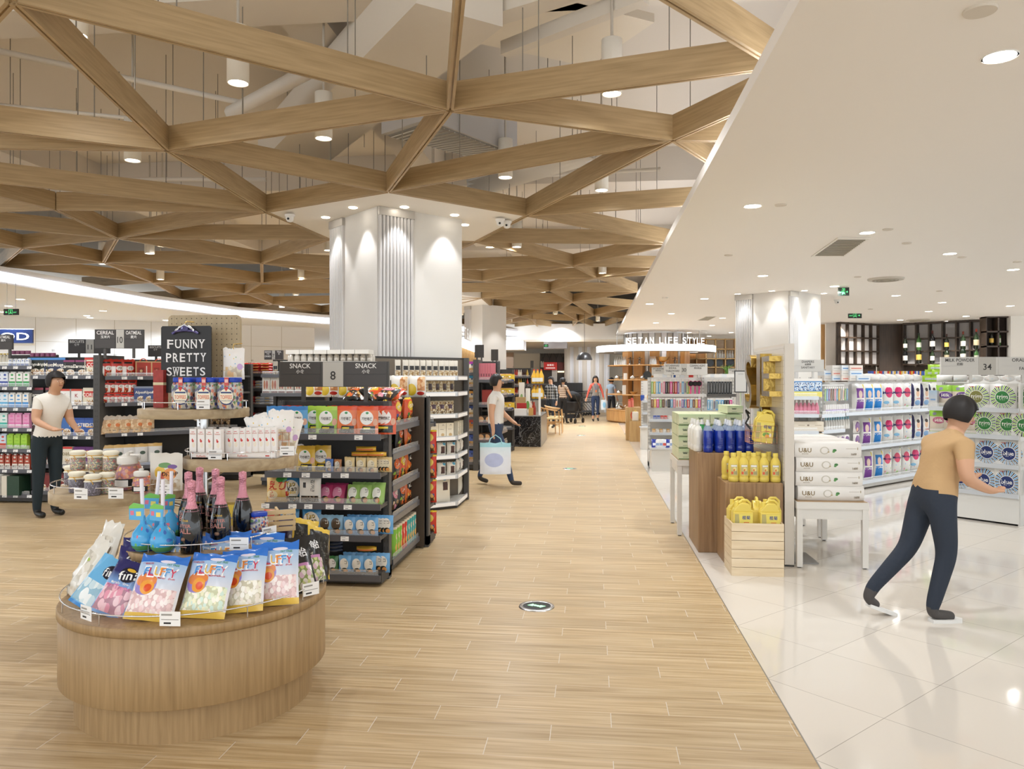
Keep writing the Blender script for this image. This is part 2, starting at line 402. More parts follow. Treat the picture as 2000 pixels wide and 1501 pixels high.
# ---- walls
wl = MB(); wa, wb = (-18.0, 16.6), (-9.0, 24.2); wdir = math.atan2(wb[1]-wa[1], wb[0]-wa[0]); wlen = math.hypot(wb[0]-wa[0], wb[1]-wa[1])
wl.box(0, wlen, 0, .2, 0, ZR, COOLW)
for x in [1.2+.95*i for i in range(11)]: wl.box(x, x+.012, -.004, 0, 0, ZR, mat('#b9b3aa', .6))
for z in (1.1, 2.55): wl.box(0, wlen, -.004, 0, z, z+.01, mat('#c5bfb6', .6))
o = struct('wall_back_left', wl, loc=(*wa, 0), rz=wdir)
struct('wall_far', MB().box(-9, 4, 37.5, 37.8, 0, 5.3, mat('#d9d0c2', .7)))
struct('wall_far_right', MB().box(0, 16, 36.8, 37, 0, ZR, mat('#e3dccf', .7)))
# far bulkheads: white stepped soffits with light
bk = MB(); bk.box(-7.5, 1.2, 30.2, 30.5, ZR-.12, ZR+.5, mat('#efece6', .6)); bk.box(-7.5, 1.2, 30.2, 37, ZR-.2, ZR-.12, mat('#e0d6c6', .7)); bk.box(-7.2, -2.6, 29.0, 30.2, ZR-.55, ZR-.2, COOLW); bk.box(XY(1062, 29.3), XY(1107, 29.3), 29.3, 30.2, ZR-.5, ZR-.25, mat('#a3a2a8', .5))
struct('trim_2', bk)
b = MB(); b.box(-7.0, -2.65, 28.9, 28.98, ZR-.42, ZR-.34, mat('#fff8ee', .5, emit=4)); tag(b.build('cove_light'), 'bright cove strip on the far white bulkhead at the end of the hall', 'light')
for x in (-6, -4.6, -3.2): spot((x, 27.2, ZR-.1), 160, 1.7, .8).rotation_euler = (1.25, 0, 0)  # unseen spots added to brighten the bulkhead, no fittings of their own
# ---- round cylinder lamps hung in the lattice
def cyl_lamp(px, py, hc=2.2, r=.08, P=100):
    x, y = G(px, 2*HORIZ-py, EYE-hc); z = EYE+hc
    t = thing('pendant_downlight', 'white cylinder downlight hanging in the open ceiling lattice', 'lamp', (x, y, z), 0, 'cylinder downlights in the lattice')
    b = MB(); b.lathe([(r-.008, .02), (r-.008, .0), (r, 0), (r, .42), (.02, .43)], mat('#e8e2d6', .5), 24); b.build('lamp_body', t)
    b = MB(); b.cyl(0, 0, .43, 5.3-z, .012, mat('#bdb4a6', .5), 8); b.build('rod', t)
    b = MB(); b.cyl(0, 0, .012, .02, r-.009, mat('#fff6e6', .5, emit=14), 24); b.build('lamp_face', t)
    spot((x, y, z-.01), P, 2.7, .9, rad=.07)
    return t
for p in ((465, 163), (632, 271), (259, 314), (987, 347), (1195, 184), (957, 483), (201, 516), (573, 524), (317, 481), (1175, 372)): cyl_lamp(*p)
cyl_lamp(150, 70, 2.6, P=60)
# the same lamps carry on along the hall, most of them hidden behind the beams
def grid_lamp(x, y, P):
    z = ZL+.045
    b = MB(); b.lathe([(.072, .02), (.072, .0), (.08, 0), (.08, .42), (.02, .43)], mat('#e8e2d6', .5), 16, x, y); b.rot(Matrix.Translation((0, 0, z)))
    b.cyl(x, y, z+.012, z+.02, .071, mat('#fff6e6', .5, emit=14), 16); b.cyl(x, y, z+.43, 5.3, .012, mat('#bdb4a6', .5), 6)
    tag(b.build('pendant_downlight'), 'white cylinder downlight further down the open lattice, half hidden by beams', 'lamp', 'far cylinder downlights in the lattice')
    spot((x, y, z-.01), P, 2.75, .9, rad=.07)
for ix in range(4):
    for iy in range(7):
        x, y = -1.2-3.1*ix+(1.4 if iy % 2 else 0), 12.2+3.2*iy
        if x < .3 and x > LX+.5 and y < 31: grid_lamp(x, y, 200)
for x, y in ((-1.4, -1.5), (-4.8, -1.5), (-8, 1), (-8.3, 4.8), (-5.2, 4.4), (-6.6, 7.6)): grid_lamp(x, y, 100)
# ---- recessed lights in plaster ceilings
def downlight(px, py, hc, label, group, r=.075, P=70, em=16, col=(.90, .95, 1)):
    x, y = G(px, 2*HORIZ-py, EYE-hc); z = EYE+hc
    b = MB(); b.lathe([(r+.008, z-.006), (r+.012, z), (r-.002, z)], mat('#f2eee6', .5), 24, x, y, cap=False); b.cyl(x, y, z-.0045, z-.002, r, mat('#fff7ea', .5, emit=em), 24)
    o = tag(b.build('recessed_downlight'), label, 'ceiling light', group)
    spot((x, y, z-.02), P, 2.7, .9, col)
    return o
RL = [(1953, 110), (1470, 402), (1694, 454), (1855, 495), (1979, 526), (1490, 538), (1630, 558.6), (1750, 576.8), (1269, 593), (1311, 612), (1281, 630), (1411, 620.7),
      (1391, 635), (1346, 649), (1385, 656), (1428, 649), (1840, 590.4), (1814, 607.6), (1886.6, 617), (1973, 597), (1758, 624.6), (1849.6, 627), (1644, 631), (1710, 634), (1753.6, 638.6), (1889.6, 631.4), (1376, 583), (1895, 629)]
for p in RL: downlight(*p, HR, 'round recessed downlight in the plaster ceiling over the tiled floor', 'recessed downlights over the tiled floor', P=95 if p[1] < 560 else 60)
for p in ((40, 584), (17, 597), (201.6, 606.6), (169.4, 616), (176, 620), (2, 608.5), (324, 625)): downlight(*p, HR, 'round recessed downlight in the left plaster ceiling', 'recessed downlights of the left ceiling', P=120, col=(.78, .9, 1))
# small wall washers round the near column
for p in ((689.6, 407), (636, 426), (790, 406), (888, 421.4), (908, 440.5), (742, 412)):
    x, y = G(p[0], 2*HORIZ-p[1], EYE-HL)
    b = MB(); b.cyl(x, y, ZL+.006, ZL+.0118, .05, mat('#fff7ea', .5, emit=14), 20)
    tag(b.build('recessed_downlight'), 'small recessed downlight in the soffit round the near column', 'ceiling light', 'soffit lights round the near column')
for p in ((1441, 573.5), (1507, 567.5), (1571, 567), (1609, 572.5)):
    downlight(*p, HR, 'small recessed downlight in the ceiling round the right column', 'ceiling lights round the right column', r=.05, P=8)
# ---- columns, square set at 45 degrees with fluted strips beside the near corner
CW = mat('#d6d2cb', .55); FL = mat('#cfccc9', .45, metal=.1); FB = mat('#b9b4ac', .4, metal=.3)
def column(cx, cy, side, ztop, label, flutes):
    t = thing('column', label, 'column', (cx, cy, 0), PI/4)
    s = side/2; b = MB(); b.box(-s, s, -s, s, .0, ztop, CW); b.build('shaft', t)
    b = MB(); b.box(-s-.02, s+.02, -s-.02, s+.02, .0, .1, mat('#c8c2b8', .4)); b.build('baseboard', t)
    # faces: after a turn of 45 deg the -y face looks to camera right, the -x face to camera left
    for face, a0, a1 in flutes:
        b = MB(); w = (a1-a0); n = 10; p = w/n; c = MB()
        for i in range(n):
            x0 = a0+i*p
            pts = [(x0+.004, 0), (x0+.004, .02), (x0+p*.3, .034), (x0+p*.7, .034), (x0+p-.004, .02), (x0+p-.004, 0)]
            b.prism([(x, -s-y) for x, y in pts], .1, ztop-.1, FL)
        c.box(a0-.004, a1+.004, -s-.04, -s, ztop-.1, ztop-.002, FB)
        if face == 'x':
            M = Matrix.Rotation(-PI/2, 4, 'Z'); b.rot(M); c.rot(M)
        b.build('fluted_panel', t); c.build('panel_cap', t)
    return t
k = 2.05/1.8
ccx, ccy = -2.25*k, 8.65*k; cs_ = 1.09*k
column(ccx, ccy, cs_, ZL+.012, 'big white square column with fluted metal strips rising behind the snack gondola', [('y', -cs_/2+.01, -cs_/2+.5), ('x', cs_/2-.44, cs_/2-.01)][:1] + [('x', -cs_/2+.02, -cs_/2+.4)])
rc = (3.66, 15.7); column(rc[0], rc[1]+.0, 1.16, ZR, 'white square column with fluted strips in the tiled department behind the gold letters', [('y', -.57, -.28), ('x', -.57, -.18)])
# wall washing spots on the columns
def wash(cx, cy, side, z, P):
    for sgn in (-1, 1):
        nx, ny = sgn*math.sqrt(.5), -math.sqrt(.5)
        for off in (-.3, .27):
            tx, ty = -ny*sgn, nx*sgn
            ox = cx+nx*(side/2+.2)+tx*off*side*1.0; oy = cy+ny*(side/2+.2)+ty*off*side*1.0
            spot((ox, oy, z-.03), P, 1.15, .5, (.95, .96, 1), (0, 0, 0), .03).rotation_euler = Vector((nx*.17, ny*.17, 1)).to_track_quat('Z', 'Y').to_euler()
wash(ccx, ccy, cs_, ZL, 24)
wash(*rc, 1.16, ZR, 20)
# ---- cove light on top of the right ceiling edge and wide soft light of the lit slab zone
area((BX+.35, 10, ZR+.13), .1, 30, 190, (.93, .95, 1), (PI, 0, 0), 'cove_lamp')
# ================================================================== PRODUCT BUILDERS
STEEL = mat('#c9c9c9', .25, metal=1); CHROME = mat('#e0e0e0', .12, metal=1); DK = mat('#4b4947', .5); DK2 = mat('#3a3836', .5)
CLEAR = mat('#ffffff', .05, trans=1, ior=1.2, spec=.3); TAGW = mat('#f1efec', .6); BLACK = mat('#141414', .5); INK = mat('#2c2a2a', .6)
GOLD = mat('#c9a557', .35, metal=.8); GREYTX = mat('#9a968f', .7)
def bag(w, h, t, m, mb=None, pouch=False, seed=0, nx=8, ny=10, curl=.0, y0=0, crinkle=.0025, tuft=False):
    """pillow bag standing on z=0; front is -y. returns MB and the front surface function"""
    rnd = random.Random(seed); ph = rnd.random()*9
    def dep(u, v):
        a = max(0, 1-abs(2*u-1)**2.6)**.6
        if pouch: b = (1-max(0, v-.02)/.98*.93)**.75 if v > .04 else .9
        else: b = max(0, 1-abs(2*v-1)**3.2)**.7
        if v > .93: b *= .15
        return t/2*a*b
    def sw(v):   # side outline
        return 1-.035*math.sin(PI*min(1, max(0, v)))*(0 if pouch else 1)
    def wr(u, v): return crinkle*(math.sin(17*u+ph+5*v)*math.cos(13*v+2*ph)+.6*math.sin(31*v+9*u*ph))
    def P(u, v, s):
        x = (u-.5)*w*sw(v); z = v*h
        y = s*dep(u, v)+wr(u, v)*(1 if 0 < u < 1 else .3)+y0+curl*(v**2)*h
        if tuft and v > .8: x *= 1-.5*(v-.8)/.2*1.2; 
        return (x, y, z+(wr(u, .3)*1.2 if v > .95 else 0))
    b = MB(); vf = []; uv = []
    for j in range(ny+1):
        for i in range(nx+1):
            u, v = i/nx, j/ny; vf.append(P(u, v, -1)); uv.append((u, v))
    fs = [(j*(nx+1)+i, j*(nx+1)+i+1, (j+1)*(nx+1)+i+1, (j+1)*(nx+1)+i) for j in range(ny) for i in range(nx)]
    b.add(vf, fs, m, uv, True)
    vb = [P(i/nx, j/ny, 1) for j in range(ny+1) for i in range(nx+1)]
    b.add(vb, [f[::-1] for f in fs], mb or m, [(1-u, v) for u, v in uv], True)
    b.surf = lambda x, z: (x, P(min(1, max(0, x/w+.5)), min(1, max(0, z/h)), -1)[1]-.0016, z)
    return b
def one(name, mb, bevel=0):
    return mb.build(name, bevel=bevel)
def K(name, cat, fn): return Kind(name, cat, fn)
def boxkind(name, cat, w, d, h, m, mf, texts=(), bev=.0015, side=None):
    def f():
        b = MB(); b.box(-w/2, w/2, -d/2, d/2, 0, h, m, mf)
        o = b.build(name, bevel=0)
        if texts:
            c = MB()
            for (s, cx, cz, hh, col) in texts: c.text(s, cx*w, cz*h, hh, mat(col, .5), y=-d/2-.0008)
            for v in range(len(c.v)): pass
            b2 = MB(); b2.box(-w/2, w/2, -d/2, d/2, 0, h, m, mf)
            for mm, ff in [(c.mats[c.m[i]], i) for i in range(len(c.f))]: pass
            base = len(b2.v); b2.v += c.v
            for i in range(len(c.f)): b2.f.append([base+j for j in c.f[i]]); b2.m.append(b2.sl(c.mats[c.m[i]])); b2.s.append(False); b2.u.append(None)
            bpy.data.objects.remove(o); o = b2.build(name)
        return o
    return K(name, cat, f)
def bagkind(name, cat, w, h, t, m, texts=(), pouch=False, mb=None, seed=0, nx=8, ny=10, curl=0, lean=0, crinkle=.0025, tuft=False):
    def f():
        b = bag(w, h, t, m, mb, pouch, seed, nx, ny, curl, 0, crinkle, tuft)
        for s, cx, cz, hh, col, *r in texts:
            b.text(s, cx*w, cz*h, hh, mat(col, .5), fn=b.surf, rot=r[0] if r else 0, w=r[1] if len(r) > 1 else None)
        if lean: b.rot(Matrix.Rotation(-lean, 4, 'X'))
        return b.build(name)
    return K(name, cat, f)
def price_card(w=.1, h=.05):
    def f():
        b = MB(); b.box(-w/2, w/2, -.001, .001, 0, h, TAGW)
        b.box(-w*.42, w*.1, -.0014, -.001, h*.72, h*.84, GREYTX); b.box(-w*.42, w*.42, -.0014, -.001, h*.42, h*.47, GREYTX); b.box(-w*.3, w*.05, -.0014, -.001, h*.14, h*.26, INK)
        return b.build('price_card')
    return K('price_card', 'price tag', f)
CARD = price_card(.088, .06); TAGS = price_card(.062, .034)
def row(kind, pts, z, rz, label, group, jit=.004, rj=.04, n=None, rx=0):
    for (x, y) in pts:
        kind.put((x+random.uniform(-jit, jit), y+random.uniform(-jit, jit), z), rz+random.uniform(-rj, rj), label, group, rx=rx)
def line(p, q, n): return [(p[0]+(q[0]-p[0])*(i+.5)/n, p[1]+(q[1]-p[1])*(i+.5)/n) for i in range(n)]
def off(p, ang, d): return (p[0]-math.sin(ang)*d, p[1]+math.cos(ang)*d)
# ================================================================== ROUND SWEETS ISLAND
OAK = wood('#937751', '#ab8d64', (60, 60, 3.2), .5, 'oak_cabinet'); OAKT = wood('#a18b6b', '#bba684', (3, 30, 30), .5, 'oak_top')
def ring(b, cx, cy, r, z, m, tr=.0035, n=56):
    b.tube([(cx+r*math.cos(2*PI*i/n), cy+r*math.sin(2*PI*i/n), z) for i in range(n)], tr, m, 6, True)
def railing(r, z, parent, posts=9, h=.045):
    b = MB(); ring(b, 0, 0, r, z+h, CHROME)
    for i in range(posts):
        a = 2*PI*i/posts+.3; b.cyl(r*math.cos(a), r*math.sin(a), z, z+h, .0028, CHROME, 6)
    return b.build('rail', parent)
IX, IY = -1.93, 3.61
isl = thing('display_island', 'round oak display island in two steps piled with marshmallow bags and bottles', 'display table', (IX, IY, 0))
b = MB(); b.lathe([(.54, 0), (.54, .17)], OAK, 96); b.build('plinth', isl)
b = MB(); b.lathe([(.6, .165), (.604, .17), (.604, .466), (.6, .468)], OAK, 96); b.build('body', isl)
b = MB(); b.lathe([(.6, .469), (.609, .471), (.609, .507), (.606, .51)], OAK, 96); b.build('top_board', isl)
b = MB(); b.lathe([(.352, .51), (.352, .70), ], OAK, 80, -.03, .08); b.build('upper_step', isl)
b = MB(); b.lathe([(.352, .7), (.362, .702), (.362, .737), (.36, .74)], OAK, 80, -.03, .08); b.build('upper_board', isl)
railing(.595, .51, isl, 12, .05)
r2 = railing(.35, .74, isl, 9, .045); r2.location = (-.03, .08, 0)
TZ, BZ = .74, .51
# --- marshmallow bags
SKY = '#8fbbe6'
fluffy_ops = (('g', .95, .35, '#e9e6ea'), ('r', -1, .86, 2, 2, '#2f74d0'), ('v', .04, .1, .96, .46, 13, ('#f4dcdc', '#f7e9e4', '#f1d0cf', '#fbf0ec', '#e9c9c9')),
              ('e', .30, .52, .25, .17, '#9a86c9'), ('e', .30, .57, .24, .10, '#e88a4b'), ('e', .36, .47, .15, .11, '#f0a33f'), ('e', .38, .46, .08, .06, '#e3562c'), ('e', .62, .88, .16, .025, '#e4e0f0'), ('r', -1, -1, 2, .1, '#e8c25a'))
FT = [('F', -.24, .71, .036, '#3f93dc'), ('L', -.13, .70, .036, '#cf2f55'), ('U', -.01, .715, .036, '#efc051'), ('F', .1, .715, .036, '#e98a3a'), ('F', .2, .71, .036, '#4c9fe0'), ('Y', .31, .70, .036, '#cf2f55')]
def fl(nm, cells, seed):
    ops = tuple(o if o[0] != 'v' else ('v', .04, .1, .96, .46, 13, cells) for o in fluffy_ops)
    tx = [(a, x, z, h*1.22, '#ffffff') for a, x, z, h, c in FT]
    def f():
        b = bag(.215, .285, .075, prt(SKY, ops, .22), None, False, seed, 12, 14, 0, 0, .004)
        for s, cx, cz, hh, col in FT:
            b.text(s, cx*.215, cz*.285, hh*1.35, mat('#fbfbfb', .4), fn=b.surf, w=.034)
        for s, cx, cz, hh, col in FT:
            b.text(s, cx*.215, cz*.285, hh, mat(col, .4), fn=lambda x, z: (x, b.surf(x, z)[1]-.0012, z), w=.024)
        b.text('FAT FREE', .25*.215, .835*.285, .009, mat('#3a8a50', .5), fn=b.surf); b.text('ROBINSON', -.27*.215, .83*.285, .008, mat('#b8304a', .5), fn=b.surf)
        b.text('Marshmallows', .2*.215, .62*.285, .009, mat('#c23a4d', .5), fn=b.surf)
        return b.build('marshmallow_bag')
    return K('marshmallow_bag', 'sweets bag', f)
F1 = fl('a', ('#f4dcdc', '#f7e9e4', '#f1d0cf', '#fbf0ec', '#dcb9b9'), 1); F2 = fl('b', ('#e9f0d2', '#f6f3cf', '#d7ecdf', '#fbf6e6', '#cfd2b0'), 2)
def isp(px, py, z): return G(px, py, z)
def at(kind, px, py, z, rz, label, group=None, rx=0, ry=0, dx=0, dy=0, sc=None):
    x, y = G(px, py, z); return kind.put((x+dx, y+dy, z), rz, label, group, rx, ry, sc)
LN = -.5
at(F1, 287, 1212, BZ+.004, .06, 'marshmallow bag with pink pieces at the left of the four leaning on the island rail', rx=LN, ry=.08)
at(F2, 392, 1207, BZ+.004, -.02, 'marshmallow bag with pale green and yellow pieces, second of the four along the rail', rx=LN, ry=.0)
at(F2.__class__('marshmallow_bag', 'sweets bag', fl('c', ('#f3efdc', '#f7f4e8', '#efe6d8', '#fbf8ee', '#cfc8b0'), 3).fn), 467, 1196, BZ+.004, .06, 'marshmallow bag with white pieces beside the pale green one, tilted left', rx=LN, ry=-.1)
at(F1, 537, 1182, BZ+.004, .25, 'upright marshmallow bag with pink pieces at the right end by the black sweet bags', rx=-.32, ry=-.04)
for i, (px, py, rz, z) in enumerate(((340, 1170, .1, .53), (375, 1165, -.05, .525), (430, 1165, .1, .53), (505, 1155, .2, .52), (440, 1155, .3, .53))):
    at(F2 if i % 2 else F1, px, py, z, rz, 'blue topped marshmallow bag half hidden in the second row on the island', 'marshmallow bags in the second row', rx=-.35)
fini = bagkind('sweets_bag', 'sweets bag', .17, .25, .055, prt('#2a2a66', (('g', .75, .55, '#7fa8dd'), ('v', .05, .05, .95, .52, 7, ('#efb9c6', '#e89fb4', '#f6d3da', '#f3c7d0', '#b98a9a')), ('e', .58, .74, .26, .14, '#15162e'), ('e', .6, .83, .13, .03, '#e0b23c')), .2),
    [('fini', .08, .73, .04, '#f4f4f4', .25, .08), ('Marshmallow', 0, .57, .012, '#f2f2f2', .1), ('FiniTronc', .0, .5, .022, '#d97fb2', .1, .12)], seed=4, crinkle=.004)
finib = bagkind('sweets_bag', 'sweets bag', .17, .25, .05, prt('#6fb6e4', (('v', .05, .08, .95, .5, 5, ('#dfeef2', '#cfe4ec', '#eaf4f5', '#f5fafa', '#9cc4d8')), ('e', .66, .74, .22, .13, '#15162e'), ('r', -1, -1, 2, .06, '#3f8fd8')), .2),
    [('fini', .16, .74, .04, '#f4f4f4', .25, .07)], seed=5, crinkle=.004)
at(fini, 205, 1202, BZ+.004, -.12, 'dark blue bag of pink marshmallow sweets beside the pale blue bag at the island left', rx=-.55, ry=.25)
at(finib, 158, 1187, BZ+.004, -.25, 'pale blue bag of white marshmallow sweets leaning at the island left edge', rx=-.6, ry=.35)
at(fini, 245, 1172, .53, 0, 'dark blue sweets bag behind the pink marshmallow one', rx=-.4); at(fini, 268, 1155, .55, .15, 'dark blue sweets bag at the back beside the upper step, only its top showing', rx=-.2)
wisp = bagkind('candy_floss_bag', 'sweets bag', .19, .3, .06, prt('#e6e2d8', (('v', .1, .1, .9, .75, 6, ('#efece4', '#e3ddd0', '#f5f2ec', '#dcd6c8', '#c9c3b4')), ('e', .6, .62, .09, .03, '#a8c45a')), .2), seed=6, crinkle=.006)
at(wisp, 140, 1165, BZ+.004, -.7, 'clear bag of white sweets at the left back rim of the island', rx=-.5, ry=.1); at(wisp, 192, 1132, BZ+.004, -.5, 'clear bag of white sweets standing behind the pale blue one', rx=-.3)
blk = bagkind('candy_bag', 'sweets bag', .19, .25, .05, prt('#1c1b1c', (('v', .05, .04, .95, .5, 9, ('#e6e3da', '#cfd48a', '#e8e0d0', '#d9b6c4', '#8a9a58')), ('r', .1, .5, .9, .56, '#c98ab8')), .22), [('のど飴', 0, .74, .05, '#f2f2f2', .15, .15), ('ハーブ', 0, .56, .02, '#efe9d0', .15)], seed=7, crinkle=.004)
at(blk, 583, 1160, BZ+.004, .5, 'black bag of pale wrapped herb candy in front at the right rim', rx=-.5, ry=-.15); at(blk, 607, 1140, BZ+.004, .8, 'black candy bag behind the front one at the right rim', rx=-.45)
ylw = bagkind('candy_bag', 'sweets bag', .18, .27, .05, prt('#191817', (('r', -1, .88, 2, 2, '#e3bf45'), ('r', -1, -1, .05, 2, '#e3bf45'), ('r', .95, -1, 2, 2, '#e3bf45'), ('v', .1, .3, .9, .8, 24, ('#191817', '#191817', '#5a5852', '#191817', '#191817'))), .25), seed=8, crinkle=.005)
at(ylw, 590, 1110, BZ+.004, 1.0, 'black bag edged in yellow leaning by the upper step', rx=-.25, ry=.3); at(ylw, 622, 1125, BZ+.004, 1.15, 'black bag edged in yellow leaning outward at the right rim', rx=-.35, ry=.4)
prp = bagkind('candy_bag', 'sweets bag', .15, .24, .05, prt('#35284f', (('r', .15, .1, .85, .42, '#4a3b66'), ('r', -1, -1, .12, .5, '#2f8a3c'), ('e', .6, .55, .08, .06, '#b9b6c6')), .3), seed=9)
at(prp, 560, 1095, .53, 1.1, 'purple and green bag standing behind the island top rail', rx=-.1); at(prp, 566, 1088, .52, 1.3, 'second purple bag, behind the first by the island top rail', rx=-.1)
at(CARD, 332, 1222, .525, .05, 'white price card clipped on the island rail between the pink and green marshmallow bags'); at(CARD, 168, 1210, .525, -.5, 'white price card at the left of the island rail'); at(CARD, 607, 1162, .525, .9, 'white price card at the right of the island rail')
# --- sparkling bottles
def bottle_sparkling():
    t = thing('bottle', None, None)
    b = MB(); b.lathe([(.0, .0), (.04, .0), (.043, .006), (.0435, .11), (.040, .14), (.028, .185), (.018, .21)], mat('#0c0c0d', .08, coat=.6), 28); b.build('glass', t)
    b = MB(); b.lathe([(.0295, .18), (.0182, .212), (.0155, .25), (.0155, .275), (.0172, .277), (.0172, .296), (.0165, .31), (.004, .316)], mat('#d592a0', .3, metal=.55, bump=.6, bscale=160), 24); b.build('foil', t)
    b = MB(); f = lambda x, z: (x, -math.sqrt(max(0, .0442**2-x*x)), z)
    b.text('GLITTER', .0, .122, .014, mat('#c98a80', .4, metal=.4), fn=f, w=.062); b.text('BALL', .0, .1, .022, mat('#c98a80', .4, metal=.4), fn=f, w=.062); b.text('Chloe', 0, .146, .012, GOLD, fn=lambda x, z: (x, -math.sqrt(max(0, .0405**2-x*x)), z))
    b.lathe([(.001, 0), (.009, .002), (.0115, .009), (.009, .016), (.001, .018)], mat('#8a6a55', .5, metal=.3), 12, M=Matrix.Translation((0, -.0385, .055)))
    b.box(-.022, .022, -.0448, -.044, .03, .033, mat('#a88070', .5)); b.build('lettering', t)
    return t
BOT = K('bottle', 'bottle', bottle_sparkling); BS_ = (1.13, 1.13, 1.07)
for px, py, rz, l in ((374, 1078, -.35, 'black bottle with pink foil at the front left of the bottle group'), (431, 1066, .1, 'black bottle with pink foil in the middle with its name facing front'), (474, 1049, 2.9, 'black bottle with pink foil standing alone at the right of the group'),
                      (368, 1050, .3, 'black bottle with pink foil just behind the front left one'), (390, 1035, .2, 'tall looking black bottle with pink foil at the back left of the group'), (421, 1040, -.4, 'black bottle with pink foil behind the middle one')):
    at(BOT, px, py, TZ+.001, rz, l, sc=BS_)
bb = MB(); bb.box(-.018, .018, -.0005, .0005, 0, .07, TAGW)
for i in range(6): bb.box(-.012+.004*i, -.0105+.004*i, -.001, -.0005, .008, .06, INK)
x, y = G(389, 1077, TZ); o = tag(bb.build('barcode_sticker', loc=(x, y-.012, TZ+.02), rz=.5), 'white barcode sticker on the side of the front left black bottle', 'label')
# --- wrapped ball lollipops (plain blue balloons of foil with patches)
def lolly():
    t = thing('lollipop', None, None)
    m = prt('#4aa9e0', (('c', .1, .95, 5, .28, ('#6fbf73', '#d9687a', '#f0d060', '#e8e8ee', '#3f6fc0')), ('r', -1, .06, 2, .2, '#4f8f5a')), .18)
    b = MB(); b.lathe([(.012, 0), (.034, .004), (.052, .024), (.056, .055), (.047, .085), (.03, .108), (.014, .125), (.010, .16)], m, 26, uv=True)
    for i in range(len(b.v)):
        v = Vector(b.v[i]); a = math.atan2(v.y, v.x); k_ = 1+.045*math.sin(a*9+v.z*40)*min(1, v.z/.09); b.v[i] = (v.x*k_, v.y*k_, v.z)
    b.build('wrapper', t)
    b = MB(); b.cyl(0, 0, .12, .325, .0085, mat('#ece8ee', .35), 14); b.build('stick', t)
    b = MB(); b.prism([(-.035, .0), (.03, -.005), (.035, .065), (-.012, .075), (-.033, .06)], -.0012, .0012, mat('#5fb0e0', .4)); b.prism([(-.0345, .05), (.0345, .05), (.035, .065), (-.012, .075), (-.033, .06)], .0008, .0016, mat('#7cc35a', .4))
    b.prism([(-.028, .02), (-.012, .02), (-.012, .04), (-.028, .04)], .001, .0018, mat('#e07a90', .4)); b.prism([(-.002, .015), (.02, .015), (.02, .035), (-.002, .035)], .001, .0018, mat('#f0dc70', .4))
    b.rot(Matrix.Translation((-.022, -.012, .145)) @ Matrix.Rotation(PI/2, 4, 'X')); b.build('card_flag', t)
    return t
LOL = K('lollipop', 'lollipop', lolly)
for px, py, rz, ry, l in ((282, 1075, .1, -.04, 'blue foil ball lollipop at the left end of the upper step'), (318, 1078, -.1, .0, 'blue foil ball lollipop at the front beside the bottles'), (297, 1050, .6, .1, 'blue foil ball lollipop behind the left one, stick leaning right'), (333, 1050, 1.3, .02, 'blue foil ball lollipop at the back beside the bottles')):
    at(LOL, px, py, TZ+.001, rz, l, ry=ry, sc=(1.04, 1.04, 1.04))
# --- small jar and wooden crate at the right of the upper step
def toffee_jar(w=.135, h=.2, d=.11, lid='#1b3fae', lab=True, nm='TOFFEES'):
    t = thing('sweet_jar', None, None)
    sw = prt('#7a4050', (('v', -1, -1, 2, 2, 9, ('#b8483a', '#3a4fa0', '#d8c9a0', '#5a7f4a', '#33335a', '#c96a3f', '#b9b4b0')),), .25)
    b = MB()
    def ring_(k, z, r=.022):
        W_, D_ = w/2*k, d/2*k; pts = []
        for cx, cy, a0 in ((W_-r, D_-r, 0), (-W_+r, D_-r, 90), (-W_+r, -D_+r, 180), (W_-r, -D_+r, 270)):
            for q in range(5): a = math.radians(a0+q*22.5); pts.append((cx+r*math.cos(a), cy+r*math.sin(a), z))
        return pts
    L = [ring_(.9, 0), ring_(1, .006), ring_(1, h*.72), ring_(.94, h*.8), ring_(.84, h*.86)]
    def loft(L, m, caps=True):
        vs = [p for r_ in L for p in r_]; n = len(L[0]); fs = [(j*n+i, j*n+(i+1) % n, (j+1)*n+(i+1) % n, (j+1)*n+i) for j in range(len(L)-1) for i in range(n)]
        if caps: fs += [list(range(n))[::-1], list(range((len(L)-1)*n, len(L)*n))]
        q = MB(); q.add(vs, fs, m, [(.5+p[0]/w+p[1]/d*.3, p[2]/h) for p in vs], True); return q
    loft(L, sw).build('sweets', t)
    L2 = [[(x*1.03, y*1.03, z) for x, y, z in r_] for r_ in L]; loft(L2, mat('#ffffff', .03, alpha=.07, spec=.8), False).build('glass', t)
    loft([ring_(.9, h*.85), ring_(.92, h*.86), ring_(.92, h*.98), ring_(.88, h)], mat(lid, .35)).build('lid', t)
    if lab:
        b = MB(); yf = -d/2*1.03-.0012
        b.xprism([(w*.38*math.cos(a)*(1 if abs(math.cos(a)) < .8 else .95), h*.4+h*.27*math.sin(a)) for a in [2*PI*i/20 for i in range(20)]], yf-.0004, yf, mat('#27386e', .4))
        b.xprism([(w*.345*math.cos(a), h*.41+h*.24*math.sin(a)) for a in [2*PI*i/20 for i in range(20)]], yf-.001, yf, mat('#f0e6cf', .4))
        b.text(nm, 0, h*.38, h*.12, mat('#d9632f', .4), y=yf-.0018, w=w*.56); b.box(-w*.26, w*.26, yf-.0016, yf-.001, h*.5, h*.55, mat('#2a3f70', .4))
        b.xprism([(-.013, h*.66), (0, h*.56), (.013, h*.66), (.008, h*.72), (0, h*.69), (-.008, h*.72)], yf-.0018, yf, mat('#c83a35', .4))
        b.text('Chocolate Coated', 0, h*.27, h*.035, mat('#2a3f70', .4), y=yf-.0018)
        b.box(.0-.012, .016, yf-.0022, yf-.0004, h*.74, h, mat('#c9514a', .4)); b.box(-.009, .013, yf-.0026, yf-.002, h*.84, h*.94, mat('#e8c0b8', .4)); b.build('label', t)
    return t
